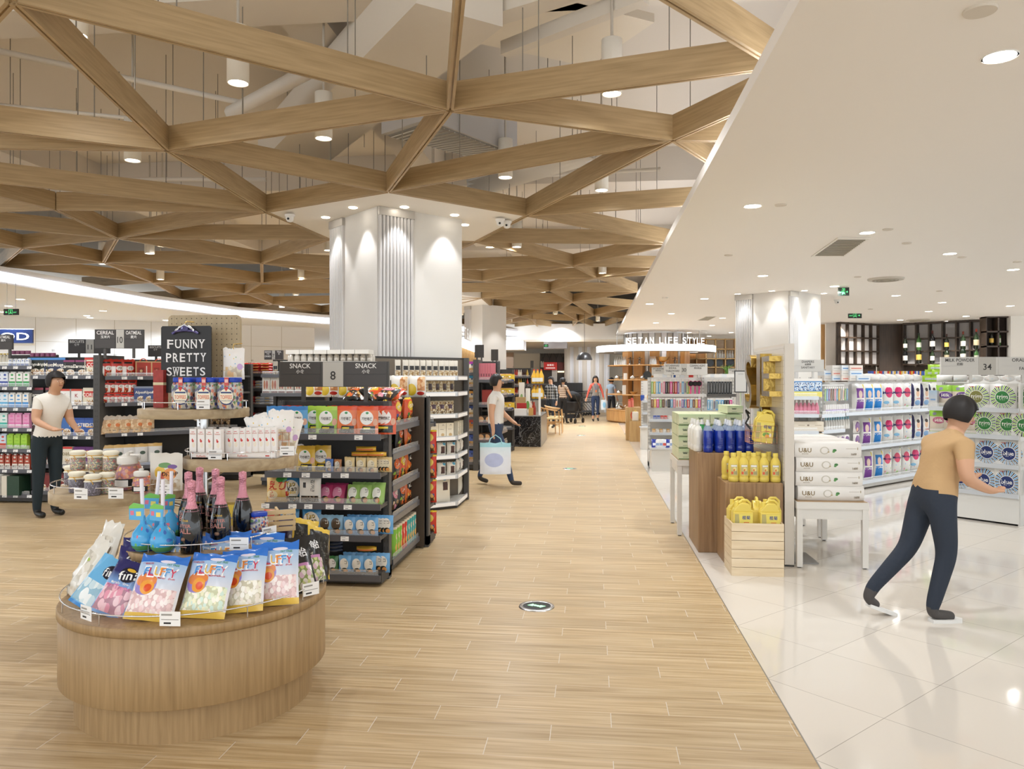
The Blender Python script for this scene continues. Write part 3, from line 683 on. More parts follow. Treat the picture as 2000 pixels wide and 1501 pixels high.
JAR = K('sweet_jar', 'jar', toffee_jar)
JR2 = K('sweet_jar', 'jar', lambda: toffee_jar(.09, .125, .08, '#1b3fae', False))
at(JR2, 505, 1047, TZ+.001, .6, 'small jar of wrapped sweets with a blue lid right of the bottles')
at(CARD, 467, 1074, TZ+.004, .12, 'white price card on the upper rail below the lone bottle'); at(CARD, 526, 1051, TZ+.004, 1.1, 'white price card hooked sideways at the right end of the upper rail')
# ================================================================== SECOND STAND: three round trays on a pole
SX, SY_ = -2.5, 4.74
st = thing('tray_stand', 'metal pole stand carrying three round oak trays and a perforated board', 'display stand', (SX, SY_, 0))
b = MB(); b.lathe([(.36, 0), (.36, .56)], OAK, 72); b.build('base_cabinet', st)
b = MB(); b.cyl(0, 0, .56, 1.3, .024, STEEL, 20); b.cyl(-.06, .06, .56, 1.3, .02, STEEL, 16); b.build('pole', st)
def tray(cx, cy, z, r, th=.07):
    dx, dy = cx-SX, cy-SY_
    b = MB(); b.lathe([(r-.004, z-th), (r, z-th+.004), (r, z-.004), (r-.003, z)], OAKT, 72, dx, dy); p = b.build('tray', st)
    a = MB(); a.tube([(0, 0, z-th-.09), (dx*.7, dy*.7, z-th-.005)], .011, STEEL, 8); a.tube([(0, 0, z-th-.02), (dx, dy, z-th-.012)], .012, STEEL, 8); a.build('bracket', st)
    b = MB(); ring(b, dx, dy, r-.012, z+.045, CHROME)
    for i in range(8):
        q = 2*PI*i/8+.2; b.cyl(dx+(r-.012)*math.cos(q), dy+(r-.012)*math.sin(q), z, z+.045, .0028, CHROME, 6)
    b.build('rail', p)
    return p
TL, TM, TT = (-3.0, 4.6, .86), (-2.28, 4.81, 1.05), (-2.63, 4.86, 1.355)
tray(*TL, .385); tray(*TM, .355); tray(*TT, .345, .06)
b = MB()
px0, px1 = XY(330, 5.02)-SX, XY(470, 5.02)-SX
pbw = px1-px0
m_pb = NT('pegboard'); tc = m_pb.n('TexCoord'); X_, Y_, Z_ = m_pb.xyz(tc.outputs['Object'])
q1 = m_pb.math('SUBTRACT', m_pb.math('FRACT', m_pb.math('DIVIDE', X_, .036)), .5); q2 = m_pb.math('SUBTRACT', m_pb.math('FRACT', m_pb.math('DIVIDE', Z_, .036)), .5)
hole = m_pb.math('LESS_THAN', m_pb.math('ADD', m_pb.math('MULTIPLY', q1, q1), m_pb.math('MULTIPLY', q2, q2)), .009)
no = m_pb.n('TexNoise'); mp = m_pb.n('Mapping'); mp.inputs['Scale'].default_value = (60, 60, 4); m_pb.l(tc.outputs['Object'], mp.inputs[0]); m_pb.l(mp.outputs[0], no.inputs[0]); no.inputs['Scale'].default_value = 2
cc = m_pb.mix(no.outputs['Fac'], '#a3906f', '#bba989'); cc = m_pb.mix(hole, cc, '#1c1812'); m_pb.l(cc, m_pb.b.inputs['Base Color']); m_pb.b.inputs['Roughness'].default_value = .5
rr = .03; zz0, zz1 = 1.36, 1.985
pl = [(px0+rr-rr*math.cos(a), zz1-rr+rr*math.sin(a)) for a in [PI/2*i/6 for i in range(7)]]+[(px1-rr+rr*math.sin(a), zz1-rr+rr*math.cos(a)) for a in [PI/2*i/6 for i in range(7)]]+[(px1, zz0), (px0, zz0)]
b.xprism(pl, .27, .295, m_pb.m); b.build('perforated_board', st)
# clipboard sign
cb = thing('clipboard_sign', 'black clipboard sign reading FUNNY PRETTY SWEETS hung on the perforated board', 'sign', (XY(364, 4.86), 4.86, 1.455))
w_ = XY(414, 4.86)-XY(316, 4.86); b = MB(); hh = .445
b.xprism([(-w_/2, 0), (w_/2, 0), (w_/2, hh-.01), (w_/2-.01, hh), (-w_/2+.01, hh), (-w_/2, hh-.01)], -.004, .004, mat('#1f1e1e', .45)); b.build('board', cb)
b = MB(); wt = mat('#eeeceb', .6)
for s, z, ww in (('FUNNY', .325, .275), ('PRETTY', .235, .29), ('SWEETS', .142, .28)):
    n_ = len(s)
    for i, c_ in enumerate(s):
        cx_ = -ww/2+ww*(i+.5)/n_; cw_ = ww/n_*(.78 if c_ != 'W' else .95); b.text(c_, cx_, z, .056, wt, y=-.0055, w=cw_)
        for e_ in (-1, 1):      # hand drawn serifs
            if (c_ not in 'SUTY' or (c_ in 'UTY' and e_ > 0)): b.box(cx_-cw_*.52, cx_-cw_*.1, -.0056, -.0052, z+e_*.028-.002, z+e_*.028+.002, wt)
            if c_ in 'NYTUW' and e_ > 0: b.box(cx_+cw_*.12, cx_+cw_*.54, -.0056, -.0052, z+.026, z+.030, wt)

b.build('lettering', cb)
b = MB(); b.tube([(-.09, -.012, .395), (-.06, -.02, .41), (0, -.02, .415), (.06, -.02, .41), (.09, -.012, .395)], .009, mat('#5a5480', .25, metal=.6), 8); b.lathe([(.03, 0), (.026, .02), (.012, .035)], mat('#6a6aa0', .2, metal=.7), 14, M=Matrix.Translation((0, -.022, .41)))
b.tube([(-.065, -.02, .41), (-.035, -.02, .435), (0, -.022, .452), (.035, -.02, .435), (.065, -.02, .41)], .009, STEEL, 8); b.build('clip', cb)
b = MB(); b.tube([(0, .1, .478), (0, .0, .475), (0, -.018, .462), (0, -.018, .45)], .0035, GOLD, 6); b.build('hook', cb)
PMAS = ('c', 0, 1, 8, .2, ('#d2584a', '#efc94a', '#3f9aa8', '#6aa85a', '#e88a4b', '#7fb8d8'))
pm = bagkind('jelly_bag', 'sweets bag', .15, .21, .03, prt('#efeae4', (PMAS, ('v', .1, .08, .9, .4, 6, ('#e8c38a', '#eadcc0', '#d9d0b8', '#e3b98a', '#c8b8a0')), ('e', .82, .4, .12, .1, '#c9a3d0')), .25), seed=12, crinkle=.004)
x, y = XY(454, 4.9), 4.92
pm.put((x, y, 1.545), .02, 'clear and white printed bag of jelly sweets hanging from the perforated board')
b = MB(); b.tube([(0, .12, .03), (0, 0, .02), (0, -.01, .0), (0, -.004, -.012)], .003, GOLD, 6); tag(b.build('hook', loc=(x, y, 1.76)), 'brass hook holding the hanging jelly bag', 'hook')
# top tray goods
for px, l in ((358, 'toffee jar with a blue lid at the left of three'), (403, 'toffee jar with a blue lid in the middle of three'), (447, 'toffee jar with a blue lid at the right of three')):
    xx = XY(px, 4.66); JAR.put((xx, 4.68, 1.357), .02, l)
CARD.put((XY(396, 4.55), 4.555, 1.36), 0, 'white price card on the rail before the middle toffee jar')
b = MB(); b.box(-.035, .035, -.03, .03, 0, .25, wood('#8f2a22', '#a8342a', (40, 8, 40), .5), None); b.box(-.036, .036, -.031, .031, .15, .168, mat('#d8c9a4', .5)); tag(b.build('gift_box', loc=(XY(314, 4.85), 4.85, 1.357)), 'tall red gift box with a cream band beside the black clipboard', 'box')
# middle tray: cartons of coconut sweets
def rfb():
    m = prt('#f1ebe6', (('e', .5, .56, .16, .045, '#c9352b'), ('e', .42, .6, .09, .05, '#c9352b'), ('e', .6, .42, .22, .1, '#efe3cf'), ('r', .3, .88, .7, .9, '#c9352b'), ('r', .2, .1, .6, .13, '#d87a6a')), .4)
    b = MB(); b.box(-.0225, .0225, -.02, .02, 0, .172, mat('#f1ebe6', .4), m); b.text('Raffaello', 0, .142, .009, mat('#d58878', .5), y=-.0208, w=.034)
    return b.build('sweets_carton')
RF = K('sweets_carton', 'carton', rfb)
tr_a = G(362, 889, 1.05); tr_b = G(440, 892, 1.05); tr_c = G(440, 890, 1.05); tr_d = G(534, 884, 1.05)
for i in range(4): RF.put((XY(379+17.5*i, 4.58), 4.585-.01*i, 1.052+.012), 0, 'narrow white carton of coconut sweets standing in the left row', 'white sweets cartons in the left row')
for i in range(8): RF.put((XY(448+12*i, 4.62+.012*i), 4.63+.014*i, 1.052+.012), .12, 'narrow white carton of coconut sweets standing in the right row', 'white sweets cartons in the right row')
for i in range(6): RF.put((XY(388+24*i, 4.75), 4.76, 1.052+.012), 0, 'narrow white carton of coconut sweets hidden in the back row', 'white sweets cartons in the back row')
for (pa, pb_, ya, l) in ((371, 441, 4.55, 'low white tray printed with red sprigs under the left cartons'), (443, 536, 4.59, 'low white tray printed with red sprigs under the right cartons')):
    xa, xb = XY(pa, ya), XY(pb_, ya); b = MB(); w2 = xb-xa
    b.box(0, w2, 0, .006, 0, .032, mat('#f1ebe6', .4)); b.box(0, w2, 0, .13, 0, .008, mat('#f1ebe6', .4)); b.box(0, .005, 0, .13, 0, .032, mat('#f1ebe6', .4)); b.box(w2-.005, w2, 0, .13, 0, .032, mat('#f1ebe6', .4)); b.text('Raffaello', w2*.32, .016, .014, mat('#d58878', .5), y=-.001); b.box(w2*.78, w2*.86, -.001, 0, .012, .019, mat('#c9352b', .5))
    tag(b.build('carton_tray', loc=(xa, ya, 1.052), rz=.0 if pa < 400 else .1), l, 'tray')
CARD.put((XY(420, 4.49), 4.49, 1.055), 0, 'white price card on the rail before the left coconut cartons'); CARD.put((XY(562, 4.63), 4.62, 1.07), .25, 'tilted white price card at the right end of the middle tray')
# wire basket with jelly bags at the right
b = MB(); CP = mat('#d8a58a', .3, metal=.8); bw, bd, bh = .2, .13, .15
for z in (.0, .05, .1, .15): b.tube([(-bw/2, -bd/2, z), (bw/2, -bd/2, z), (bw/2, bd/2, z), (-bw/2, bd/2, z)], .002, CP, 5, True)
for i in range(6):
    x = -bw/2+bw*i/5
    for y in (-bd/2, bd/2): b.tube([(x, y, 0), (x, y, bh)], .002, CP, 5)
x, y = XY(535, 4.82), 4.82
tag(b.build('wire_basket', loc=(x, y, 1.052), rz=.3), 'copper wire basket full of printed jelly bags at the right of the middle tray', 'basket')
for i, (dx, dy, dz, rz, ry) in enumerate(((-.06, 0, .06, .3, -.3), (0, .02, .07, .2, .15), (.05, -.01, .085, .35, .05), (-.02, -.03, .04, .25, .1), (.06, .03, .04, .5, .25))):
    pm.put((x+dx, y+dy, 1.052+dz), rz, 'printed jelly bag sticking out of the copper wire basket', 'jelly bags in the wire basket', ry=ry)
# left tray: jars with cloth lids, glass candy jars, big clear pouch
def cloth_jar(cont):
    t = thing('sweet_jar', None, None)
    b = MB(); b.lathe([(.036, 0), (.039, .005), (.039, .07), (.032, .082)], prt(cont[0], (('v', -1, -1, 2, 2, 14, cont),), .3), 24, uv=True); b.build('sweets', t)
    b = MB(); b.lathe([(.0405, .0), (.0405, .072), (.034, .084)], mat('#ffffff', .03, alpha=.07, spec=.8), 24, cap=False); b.build('glass', t)
    b = MB(); b.lathe([(.044, .072), (.036, .08), (.037, .088), (.043, .094), (.042, .104), (.03, .11), (.004, .112)], mat('#e9e2cd', .8), 24); b.build('cloth_lid', t)
    b = MB(); b.tube([(.036*math.cos(a), .036*math.sin(a), .083) for a in [2*PI*i/20 for i in range(20)]], .0022, mat('#d8a73c', .6), 5, True); b.tube([(.0, -.037, .083), (.012, -.045, .075), (.018, -.044, .06)], .002, mat('#d8a73c', .6), 5); b.build('ribbon', t)
    return t
PU = K('sweet_jar', 'jar', lambda: cloth_jar(('#4c4552', '#6a6272', '#3a3540', '#8a8294', '#55505e'))); MX = K('sweet_jar', 'jar', lambda: cloth_jar(('#c8b8a8', '#b85a5a', '#6a9a8a', '#d8c890', '#8a7a70')))
for px, py, k_, l in ((150, 960, PU, 'small jar of dark sweets with a cloth lid at the front left of the tray'), (181, 966, PU, 'small jar of dark sweets with a cloth lid, second along the tray front'), (208, 962, MX, 'small jar of mixed sweets with a cloth lid, third along the tray front')):
    at(k_, px, py, .862, random.random(), l, sc=1.12)
for px, py in ((140, 945), (164, 944), (190, 946), (214, 946), (233, 950)): at(PU if px < 200 else MX, px, py, .862, 0, 'small cloth topped jar in the back row of the left tray', 'cloth topped jars in the back row')
for px, py in ((152, 952), (186, 952), (217, 953)): 
    x, y = G(px, py, .862); MX.put((x, y, .975), 0, 'small cloth topped jar stacked on the ones below', 'cloth topped jars stacked on top')
def glass_jar(h=.21, r=.072):
    t = thing('candy_jar', None, None)
    b = MB(); b.lathe([(r*.7, .003), (r*.93, h*.2), (r*.96, h*.45), (r*.7, h*.7)], prt('#d88a5a', (('v', -1, -1, 2, 2, 7, ('#e0a070', '#c98a90', '#e8c060', '#d8785a', '#b06a78')),), .3), 24, uv=True); b.build('sweets', t)
    b = MB(); b.lathe([(r*.75, 0), (r, h*.2), (r*1.02, h*.45), (r*.75, h*.72), (r*.72, h*.78)], mat('#ffffff', .03, alpha=.07, spec=.8), 24, cap=False); b.build('glass', t)
    b = MB(); b.lathe([(r*.8, h*.76), (r*.84, h*.8), (r*.84, h*.94), (r*.7, h*.98), (r*.25, h), (.012, h*1.02), (.016, h*1.07), (.004, h*1.1)], mat('#ece8e0', .2, alpha=.85), 24); b.build('lid', t)
    b = MB(); f = lambda x, z: (x, -math.sqrt(max(1e-5, (r*1.04)**2-x*x)), z)
    for z0, z1, x1, m, e in ((h*.1, h*.34, r*.85, BLACK, 0), (h*.13, h*.31, r*.6, TAGW, .0012)):
        n = 8; vs = []
        for i in range(n+1):
            x = -x1+2*x1*i/n; p = f(x, 0); vs += [(p[0], p[1]-e, z0), (p[0], p[1]-e, z1)]
        b.add(vs, [(2*i, 2*i+2, 2*i+3, 2*i+1) for i in range(n)], m)
    b.build('label', t)
    return t
GJ = K('candy_jar', 'jar', glass_jar); GJ2 = K('candy_jar', 'jar', lambda: glass_jar(.135, .052))
at(GJ, 249, 955, .862, 0, 'big glass jar of fruit jellies with a white lid on the left tray'); at(GJ2, 276, 962, .862, .3, 'smaller glass jar of jellies in front, beside the big one')
at(GJ2, 256, 938, .862, 0, 'glass candy jar at the back behind the big jelly jar', sc=1.35)
dp = bagkind('candy_pouch', 'sweets bag', .2, .23, .08, prt('#d9d2c6', (('v', .05, .0, .95, .3, 9, ('#cfc4b0', '#b59a78', '#ddd6ca', '#a88c6a', '#c8b8a0')), ('e', .35, .5, .17, .15, '#e3b836'), ('e', .45, .4, .1, .08, '#c9573a'), ('e', .5, .68, .2, .07, '#5f8f45'), ('e', .72, .64, .14, .06, '#6a3f8a'), ('e', .66, .45, .2, .15, '#e08a2e')), .2), [('DROP', .16, .45, .026, '#2a2420')], pouch=True, seed=13, crinkle=.004)
at(dp, 325, 957, .862, .1, 'large clear pouch printed with fruit at the right of the left tray')
for px, py, rz, l in ((151, 976, -.1, 'price card at the left of the lowest round tray'), (220, 975, .05, 'price card in the middle of the lowest round tray'), (318, 966, .1, 'price card under the fruit pouch on the lowest round tray')): at(CARD, px, py, .866, rz, l, dy=.03)
# things on the hidden base cabinet
b = MB(); b.box(-.07, .07, -.05, .05, 0, .2, mat('#d8bd4a', .4), prt('#e0c552', (('e', .3, .8, .15, .12, '#8fae5a'),), .4)); tag(b.build('gift_box', loc=(XY(452, 4.62), 4.62, .565), rz=.3), 'yellow gift box half hidden behind the sparkling bottles', 'box')
pine = wood('#c9ab7c', '#d9bd90', (4, 30, 30), .55, 'pine')
b = MB()
for i in range(4): b.box(-.09, .09, -.006, .006, .0+.03*i, .022+.03*i, pine)
for i in range(4): b.box(-.006, .006, .0, .12, .0+.03*i, .022+.03*i, pine); 
b.rot(Matrix.Identity(4)); b.box(-.09, -.08, .006, .012, 0, .115, pine); b.box(.08, .09, .006, .012, 0, .115, pine)
x, y = G(522, 1040, .74); tag(b.build('wooden_crate', loc=(x+.05, y+.02, .745), rz=.5), 'small slatted pine crate at the right behind the jar with the blue lid', 'crate')
# ================================================================== SHELVING HELPERS
def onl(px, P0, P1):
    """point of the line P0-P1 seen at photo column px"""
    dx = ((px-1000)/FPX)*CY-SY; dy = ((px-1000)/FPX)*SY+CY
    ex, ey = P1[0]-P0[0], P1[1]-P0[1]; det = dx*(-ey)+ex*dy
    t = (P0[0]*(-ey)+ex*P0[1])/det
    return (dx*t, dy*t)
class Unit:
    """shelf unit: front line P0-P1 (left to right seen from the front), depth behind it"""
    def __init__(s, name, label, cat, P0, P1, depth, H, zs, dark=True, base=.1, back=None, posts=True, lip=.035, sides=True, group=None, basefull=0, steps=None):
        s.P0, s.P1, s.d = P0, P1, depth; s.a = math.atan2(P1[1]-P0[1], P1[0]-P0[0]); L = math.hypot(P1[0]-P0[0], P1[1]-P0[1]); s.L = L
        mt = DK if dark else mat('#d9d7d2', .4); m2 = DK2 if dark else mat('#cfccc6', .45); ml = mat('#5d5d62', .3, metal=.2) if dark else mat('#c9cdd2', .25, metal=.2)
        t = thing(name, label, cat, (P0[0], P0[1], 0), s.a, group); s.t = t
        b = MB(); b.box(.0, L, .02, depth, .02, base, m2)
        if basefull: b.box(0, L, .01, depth, .02, basefull, mt)
        b.build('base', t)
        b = MB(); b.box(0.02, L-.02, depth-.03, depth, base, H, back or m2); b.build('back_panel', t)
        if posts:
            for x in (0, L-.045):
                b = MB(); b.box(x, x+.045, depth-.08, depth+.0, 0, H, mt)
                for i in range(int(H/.06)): b.box(x+.008, x+.014, depth-.0806, depth-.08, .1+.06*i, .13+.06*i, DK2); b.box(x+.030, x+.036, depth-.0806, depth-.08, .1+.06*i, .13+.06*i, DK2)
                b.build('post', t)
        for i, z in enumerate(zs):
            st_ = steps[i] if steps else 0
            b = MB(); b.box(0.01, L-.01, st_, depth-.03, z-.03, z, mt); b.box(0.0, L, st_-.012, st_, z-lip, z+.012, ml); h_ = b.build('shelf', t)
            c = MB(); c.box(0.02, L-.02, st_-.004, st_-.002, z+.012, z+.05, mat('#ffffff', .03, alpha=.16, spec=.8)); c.box(.02, L-.02, st_-.005, st_-.001, z+.049, z+.052, CHROME); c.build('front_guard', h_)
    def at(s, px, inset=.08):
        c, n = math.cos(s.a), math.sin(s.a); Q0 = (s.P0[0]-n*inset, s.P0[1]+c*inset); Q1 = (s.P1[0]-n*inset, s.P1[1]+c*inset)
        return onl(px, Q0, Q1)
    def put(s, kind, pxs, z, label, group=None, inset=.08, deep=1, dd=.07, jit=.05, rx=0, ry=0, dz=0, sc=None, rot=0):
        single = len(pxs)*deep == 1
        for px in pxs:
            x, y = s.at(px, inset)
            for k_ in range(deep):
                kind.put((x-math.sin(s.a)*dd*k_, y+math.cos(s.a)*dd*k_, z+dz+.001), s.a+rot+random.uniform(-jit, jit), label, None if single else (group or label), rx=rx, ry=ry, sc=sc)
    def tags(s, pxs, z, label, st=0):
        for px in pxs:
            x, y = s.at(px, -.016+st); TAGS.put((x, y, z-.03), s.a, label, label+' tags', rx=-.15)
# ================================================================== GONDOLA 8 (snacks)
GX0, GX1, GY = -2.46, -1.565, 5.58
ZS = [.075, .37, .605, .84, 1.125]
u8 = Unit('snack_gondola', 'low dark snack gondola end with five shelves of seaweed snacks and rice crackers', 'shelf unit', (GX0, GY), (GX1, GY), .31, 1.375, ZS, sides=False)
def pch(col, nm='a', h=.215, w=.165):
    ops = (('g', .55, 1.05, '#ffffff') if False else ('r', -1, .86, 2, 2, col[1]), ('e', .48, .6, .31, .24, '#eceae6'), ('v', .18, .06, .88, .32, 22, ('#20241e', '#2f3a28', '#181a16', '#3c4a30', '#0e0f0d')), ('e', .17, .3, .13, .13, col[0]) , ('e', .5, .77, .07, .04, '#2f8a4a'), ('e', .88, .45, .1, .12, '#d9a488'), ('r', .34, .2, .66, .27, '#e8d23c'))
    return bagkind('seaweed_pouch', 'snack pouch', w, h, .06, prt(col[0], ops, .25), [('자반볶음', 0, .57, .025, '#3a2a20', 0, .08)], pouch=True, seed=21, crinkle=.002)
PB, PG, PO, PR, PY = pch(('#5a9fd4', '#3f7fc0')), pch(('#9cc23e', '#a8cc4a')), pch(('#e0743a', '#d9532c')), pch(('#d95a30', '#c93a22')), pch(('#d8b23a', '#c9a02e'), h=.2, w=.15)
z = ZS[4]
u8.put(PB, [541], z, 'blue seaweed pouch at the left end of the top shelf, behind the wire basket'); u8.put(PB, [581], z, 'blue seaweed pouch beside the green ones on the top shelf', inset=.06)
u8.put(PG, [615], z, 'green seaweed pouch half hidden behind its twin', inset=.13); u8.put(PG, [638], z, 'green seaweed pouch in front on the top shelf', inset=.06)
u8.put(PO, [677], z, 'orange seaweed pouch next to the green one on the top shelf', inset=.07); u8.put(PO, [718], z, 'orange seaweed pouch standing frontmost at the right of the top shelf', inset=.05)
u8.put(PR, [735, 745, 753], z, 'red orange seaweed pouch fanned out at the right end of the top shelf', inset=.16)
u8.put(PR, [700, 660, 570], z, 'seaweed pouch in the second rank of the top shelf', inset=.2)
def spack(c, h=.1, w=.075, lab='#ece6da', tx='김', txc='#2a2420'):
    return bagkind('seaweed_pack', 'snack pack', w, h, .03, prt(c, (('e', .45, .55, .36, .3, lab), ('e', .5, .22, .26, .14, '#2a2e28'), ('e', .6, .18, .18, .12, '#d89a5a'), ('r', -1, .92, 2, 2, c)), .22), [(tx, .1, .66, .022, txc)], seed=31, nx=6, ny=7)
SBL, SCR, SPK, SGR, SBR, SGW = spack('#6aa6d8', .125, .085), spack('#dcc48e', .115, .08, '#e8dcc0'), spack('#b8406a', .12, .085, '#d98aa8', '김', '#f4f0e8'), spack('#9cbf6a', .13, .085, '#efefe4'), spack('#8ab4d0', .115, .08, '#5a4a3a', '김', '#f4f0e8'), spack('#3f7a4a', .115, .08, '#f0ede6')
STA = bagkind('snack_bag', 'snack bag', .16, .035, .12, prt('#d8a83a', (('r', .1, .3, .9, .6, '#c9683a'),), .25), seed=5, nx=6, ny=5)
z = ZS[3]
u8.put(PY, [597], z, 'yellow seaweed pouch standing frontmost on the second shelf', inset=.06); u8.put(PY, [628], z, 'yellow seaweed pouch just behind the frontmost yellow one', inset=.1)
u8.put(spack('#4f78c0', .1, .065), [643], z, 'small blue and white snack pack between the yellow pouches and cream packs'); u8.put(spack('#c98a5a', .098, .06), [660], z, 'small orange and white snack pack beside the small blue one')
u8.put(SCR, [683, 705, 726], z, 'cream laver pack with a squirrel brown print on the second shelf', inset=.05); u8.put(SCR, [737, 744, 750, 756], z, 'cream laver pack turned edge on at the right of the second shelf', inset=.12, jit=.1)
u8.put(SCR, [683, 705, 726], z, 'cream laver pack in the second rank', inset=.1); u8.put(STA, [706, 735], z, 'yellow bag lying flat on top of the cream packs', inset=.1, dz=.12); u8.put(STA, [715], z, 'yellow bag lying flat, topmost over the cream packs', inset=.1, dz=.16)
u8.put(pm, [575], z, 'white printed bag at the left of the second shelf')
z = ZS[2]
SHR = bagkind('snack_bag', 'snack bag', .16, .2, .06, prt('#e0b45a', (('g', .1, .5, '#e8c27a'), ('e', .8, .88, .3, .12, '#3f8a3a'), ('e', .3, .3, .3, .16, '#e9d9b0')), .25), [('えび', .12, .66, .07, '#c9352b', .0), ('だいすき', -.2, .5, .03, '#c9352b', 1.57)], seed=41)
TAO = bagkind('snack_bag', 'snack bag', .15, .19, .06, prt('#3f86b8', (('e', .5, .5, .44, .4, '#e6dfd0'), ('r', -1, -1, 2, .22, '#3a4a2e'), ('e', .3, .35, .12, .1, '#c9352b'), ('v', .1, .03, .9, .25, 9, ('#4a5a3a', '#d8c8a0', '#2f3a28', '#c98a4a', '#222820'))), .25), [('Tao', -.02, .74, .04, '#1c1a18', .15, .075), ('Tao', -.025, .745, .036, '#e8c23a', .15, .07), ('Kae', .08, .55, .036, '#1c1a18', .15, .07), ('Noi', .05, .42, .03, '#e8c23a', .1, .06)], seed=42)
TAR = bagkind('snack_bag', 'snack bag', .14, .17, .06, prt('#c9452e', (('e', .5, .5, .3, .2, '#e6d8c8'),), .25), seed=43)
WSW = bagkind('seaweed_pouch', 'snack pouch', .17, .2, .05, prt('#e6e2da', (('v', .1, .06, .9, .3, 11, ('#3a342c', '#6a5a48', '#2a2620', '#8a7a68', '#1e1a16')), ('r', .2, .6, .34, .8, '#2a2622')), .25), [('김가반', .15, .68, .03, '#2a2420', -1.57, .09)], seed=44)
u8.put(SHR, [541], z, 'pale orange prawn cracker bag at the left of the middle shelf'); u8.put(TAO, [570], z, 'round faced seaweed snack bag with yellow lettering on the middle shelf', inset=.1); u8.put(WSW, [606], z, 'white pouch with brown flakes in the middle of the third shelf', inset=.05)
u8.put(SPK, [634, 658], z, 'pink laver pack tilted back on the middle shelf', rx=-.45, inset=.06, sc=1.25); u8.put(SPK, [645, 665], z, 'pink laver pack in the second rank', rx=-.3, inset=.15, sc=1.2)
u8.put(SGR, [688, 711, 735], z, 'pale green laver pack leaning in the front row of the middle shelf', rx=-.35, inset=.05, sc=1.15); u8.put(SGR, [697, 718, 738], z, 'pale green laver pack in the second rank', rx=-.3, inset=.13, sc=1.2)
z = ZS[1]
u8.put(TAR, [533], z, 'red snack bag at the left of the fourth shelf', inset=.12); u8.put(TAO, [566], z, 'round faced seaweed snack bag with yellow lettering, left of two on the fourth shelf', inset=.06); u8.put(TAO, [609], z, 'round faced seaweed snack bag with yellow lettering, right of two on the fourth shelf', inset=.07)
u8.put(SBR, [636, 658], z, 'blue and brown laver twin pack on the fourth shelf', inset=.06, sc=1.3); u8.put(SBL, [683, 705, 727], z, 'blue laver pack in the front row of the fourth shelf', inset=.05, sc=1.12); u8.put(SBL, [690, 712, 733, 742, 750, 756], z, 'blue laver pack ranked behind on the fourth shelf', inset=.12, sc=1.15)
z = ZS[0]
u8.put(bagkind('seaweed_pouch', 'snack pouch', .15, .21, .04, prt('#e2e0da', (('e', .6, .4, .28, .14, '#4a5a48'),), .25), [('돌김', .1, .68, .045, '#1c1a18', .1)], seed=45), [604], z, 'white laver pouch with black lettering at the left of the bottom shelf', inset=.12)
u8.put(SGW, [628, 650], z, 'green and white laver pack on the bottom shelf', inset=.07, sc=1.15); u8.put(SBL, [674, 698, 722], z, 'blue laver pack in the front row of the bottom shelf', inset=.05, sc=1.15); u8.put(SBL, [683, 705, 730, 740, 749], z, 'blue laver pack ranked behind on the bottom shelf', inset=.13, sc=1.2)
DKF = bagkind('snack_bag', 'snack bag', .16, .03, .12, prt('#3c4354', (('r', .1, .3, .9, .6, '#23252e'),), .25), seed=6, nx=6, ny=5)
for i in range(4): u8.put(DKF, [650], z, 'dark laver bag in the flat stack over the green and white packs', 'dark laver bags in a flat stack', inset=.13, dz=.15+.026*i)
u8.put(STA, [716], z, 'yellow bag lying flat on the blue packs of the bottom shelf', inset=.12, dz=.165)
for zi, pxs in ((4, (610, 700)), (3, (561, 597, 638, 673)), (2, (518, 571, 602, 644, 679)), (1, (634, 673)), (0, (631,))): u8.tags(pxs, ZS[zi], 'white price tag on the snack gondola shelf edges')
# cap sign 8
def sign(px0, px1, py0, py1, D, items, label, dark=True, rz=0, poles=(), pz=1.37, num=True):
    x0, y0, z1 = AD(px0, py0, D); x1, y1, _ = AD(px1, py0, D); z0 = AD(px0, py1, D)[2]
    w = math.hypot(x1-x0, y1-y0); h = z1-z0; t = thing('aisle_sign', label, 'sign', (x0, y0, z0), rz)
    fr = DK if dark else mat('#cfccc6', .4); pn = mat('#45413f', .45) if dark else mat('#cbc8c2', .45); tc = mat('#e6e4e0', .5) if dark else mat('#4a4744', .5); pn2 = mat('#b9b5ad', .5)
    b = MB(); b.box(0, w, 0, .03, 0, h, fr); b.build('frame', t)
    for (a0, a1, kind, l1, l2, l3, l4) in items:
        b = MB(); X0, X1 = a0*w, a1*w
        if kind == 'n':
            b.box(X0, X1, -.004, 0, .003, h-.003, pn2); b.text(l1, (X0+X1)/2, h*.45, h*.34, mat('#33302e', .5), y=-.0055, w=min((X1-X0)*.7, h*.34*textmesh(l1)[2]))
            b.build('number_panel', t)
        else:
            b.box(X0+.004, X1-.004, -.004, 0, h*.51, h-.008, pn); b.box(X0+.004, X1-.004, -.004, 0, .006, h*.49, pn)
            cx = (X0+X1)/2
            if l1: b.text(l1, cx, h*.83, h*.19, tc, y=-.0055, w=min((X1-X0)*.84, h*.19*textmesh(l1)[2]))
            if l2: b.text(l2, cx, h*.61, h*.16, tc, y=-.0055)
            if l3: b.text(l3, cx, h*.36, h*.17, tc, y=-.0055, w=min((X1-X0)*.86, h*.17*textmesh(l3)[2]))
            if l4: b.text(l4, cx, h*.14, h*.14, tc, y=-.0055)
            b.build('sign_panel', t)
    for p in poles:
        b = MB(); b.box(p*w-.014, p*w+.014, .004, .026, pz-z0, 0, fr); b.build('pole', t)
    return t
sign(545, 764, 706, 755, 5.95, ((.01, .385, 'p', 'SNACK', '小食', '', ''), (.405, .59, 'n', '8', '', '', ''), (.605, .99, 'p', 'SNACK', '小食', '', '')), 'dark aisle sign number 8 reading SNACK twice above the snack gondola', poles=(.22, .79), pz=1.37)
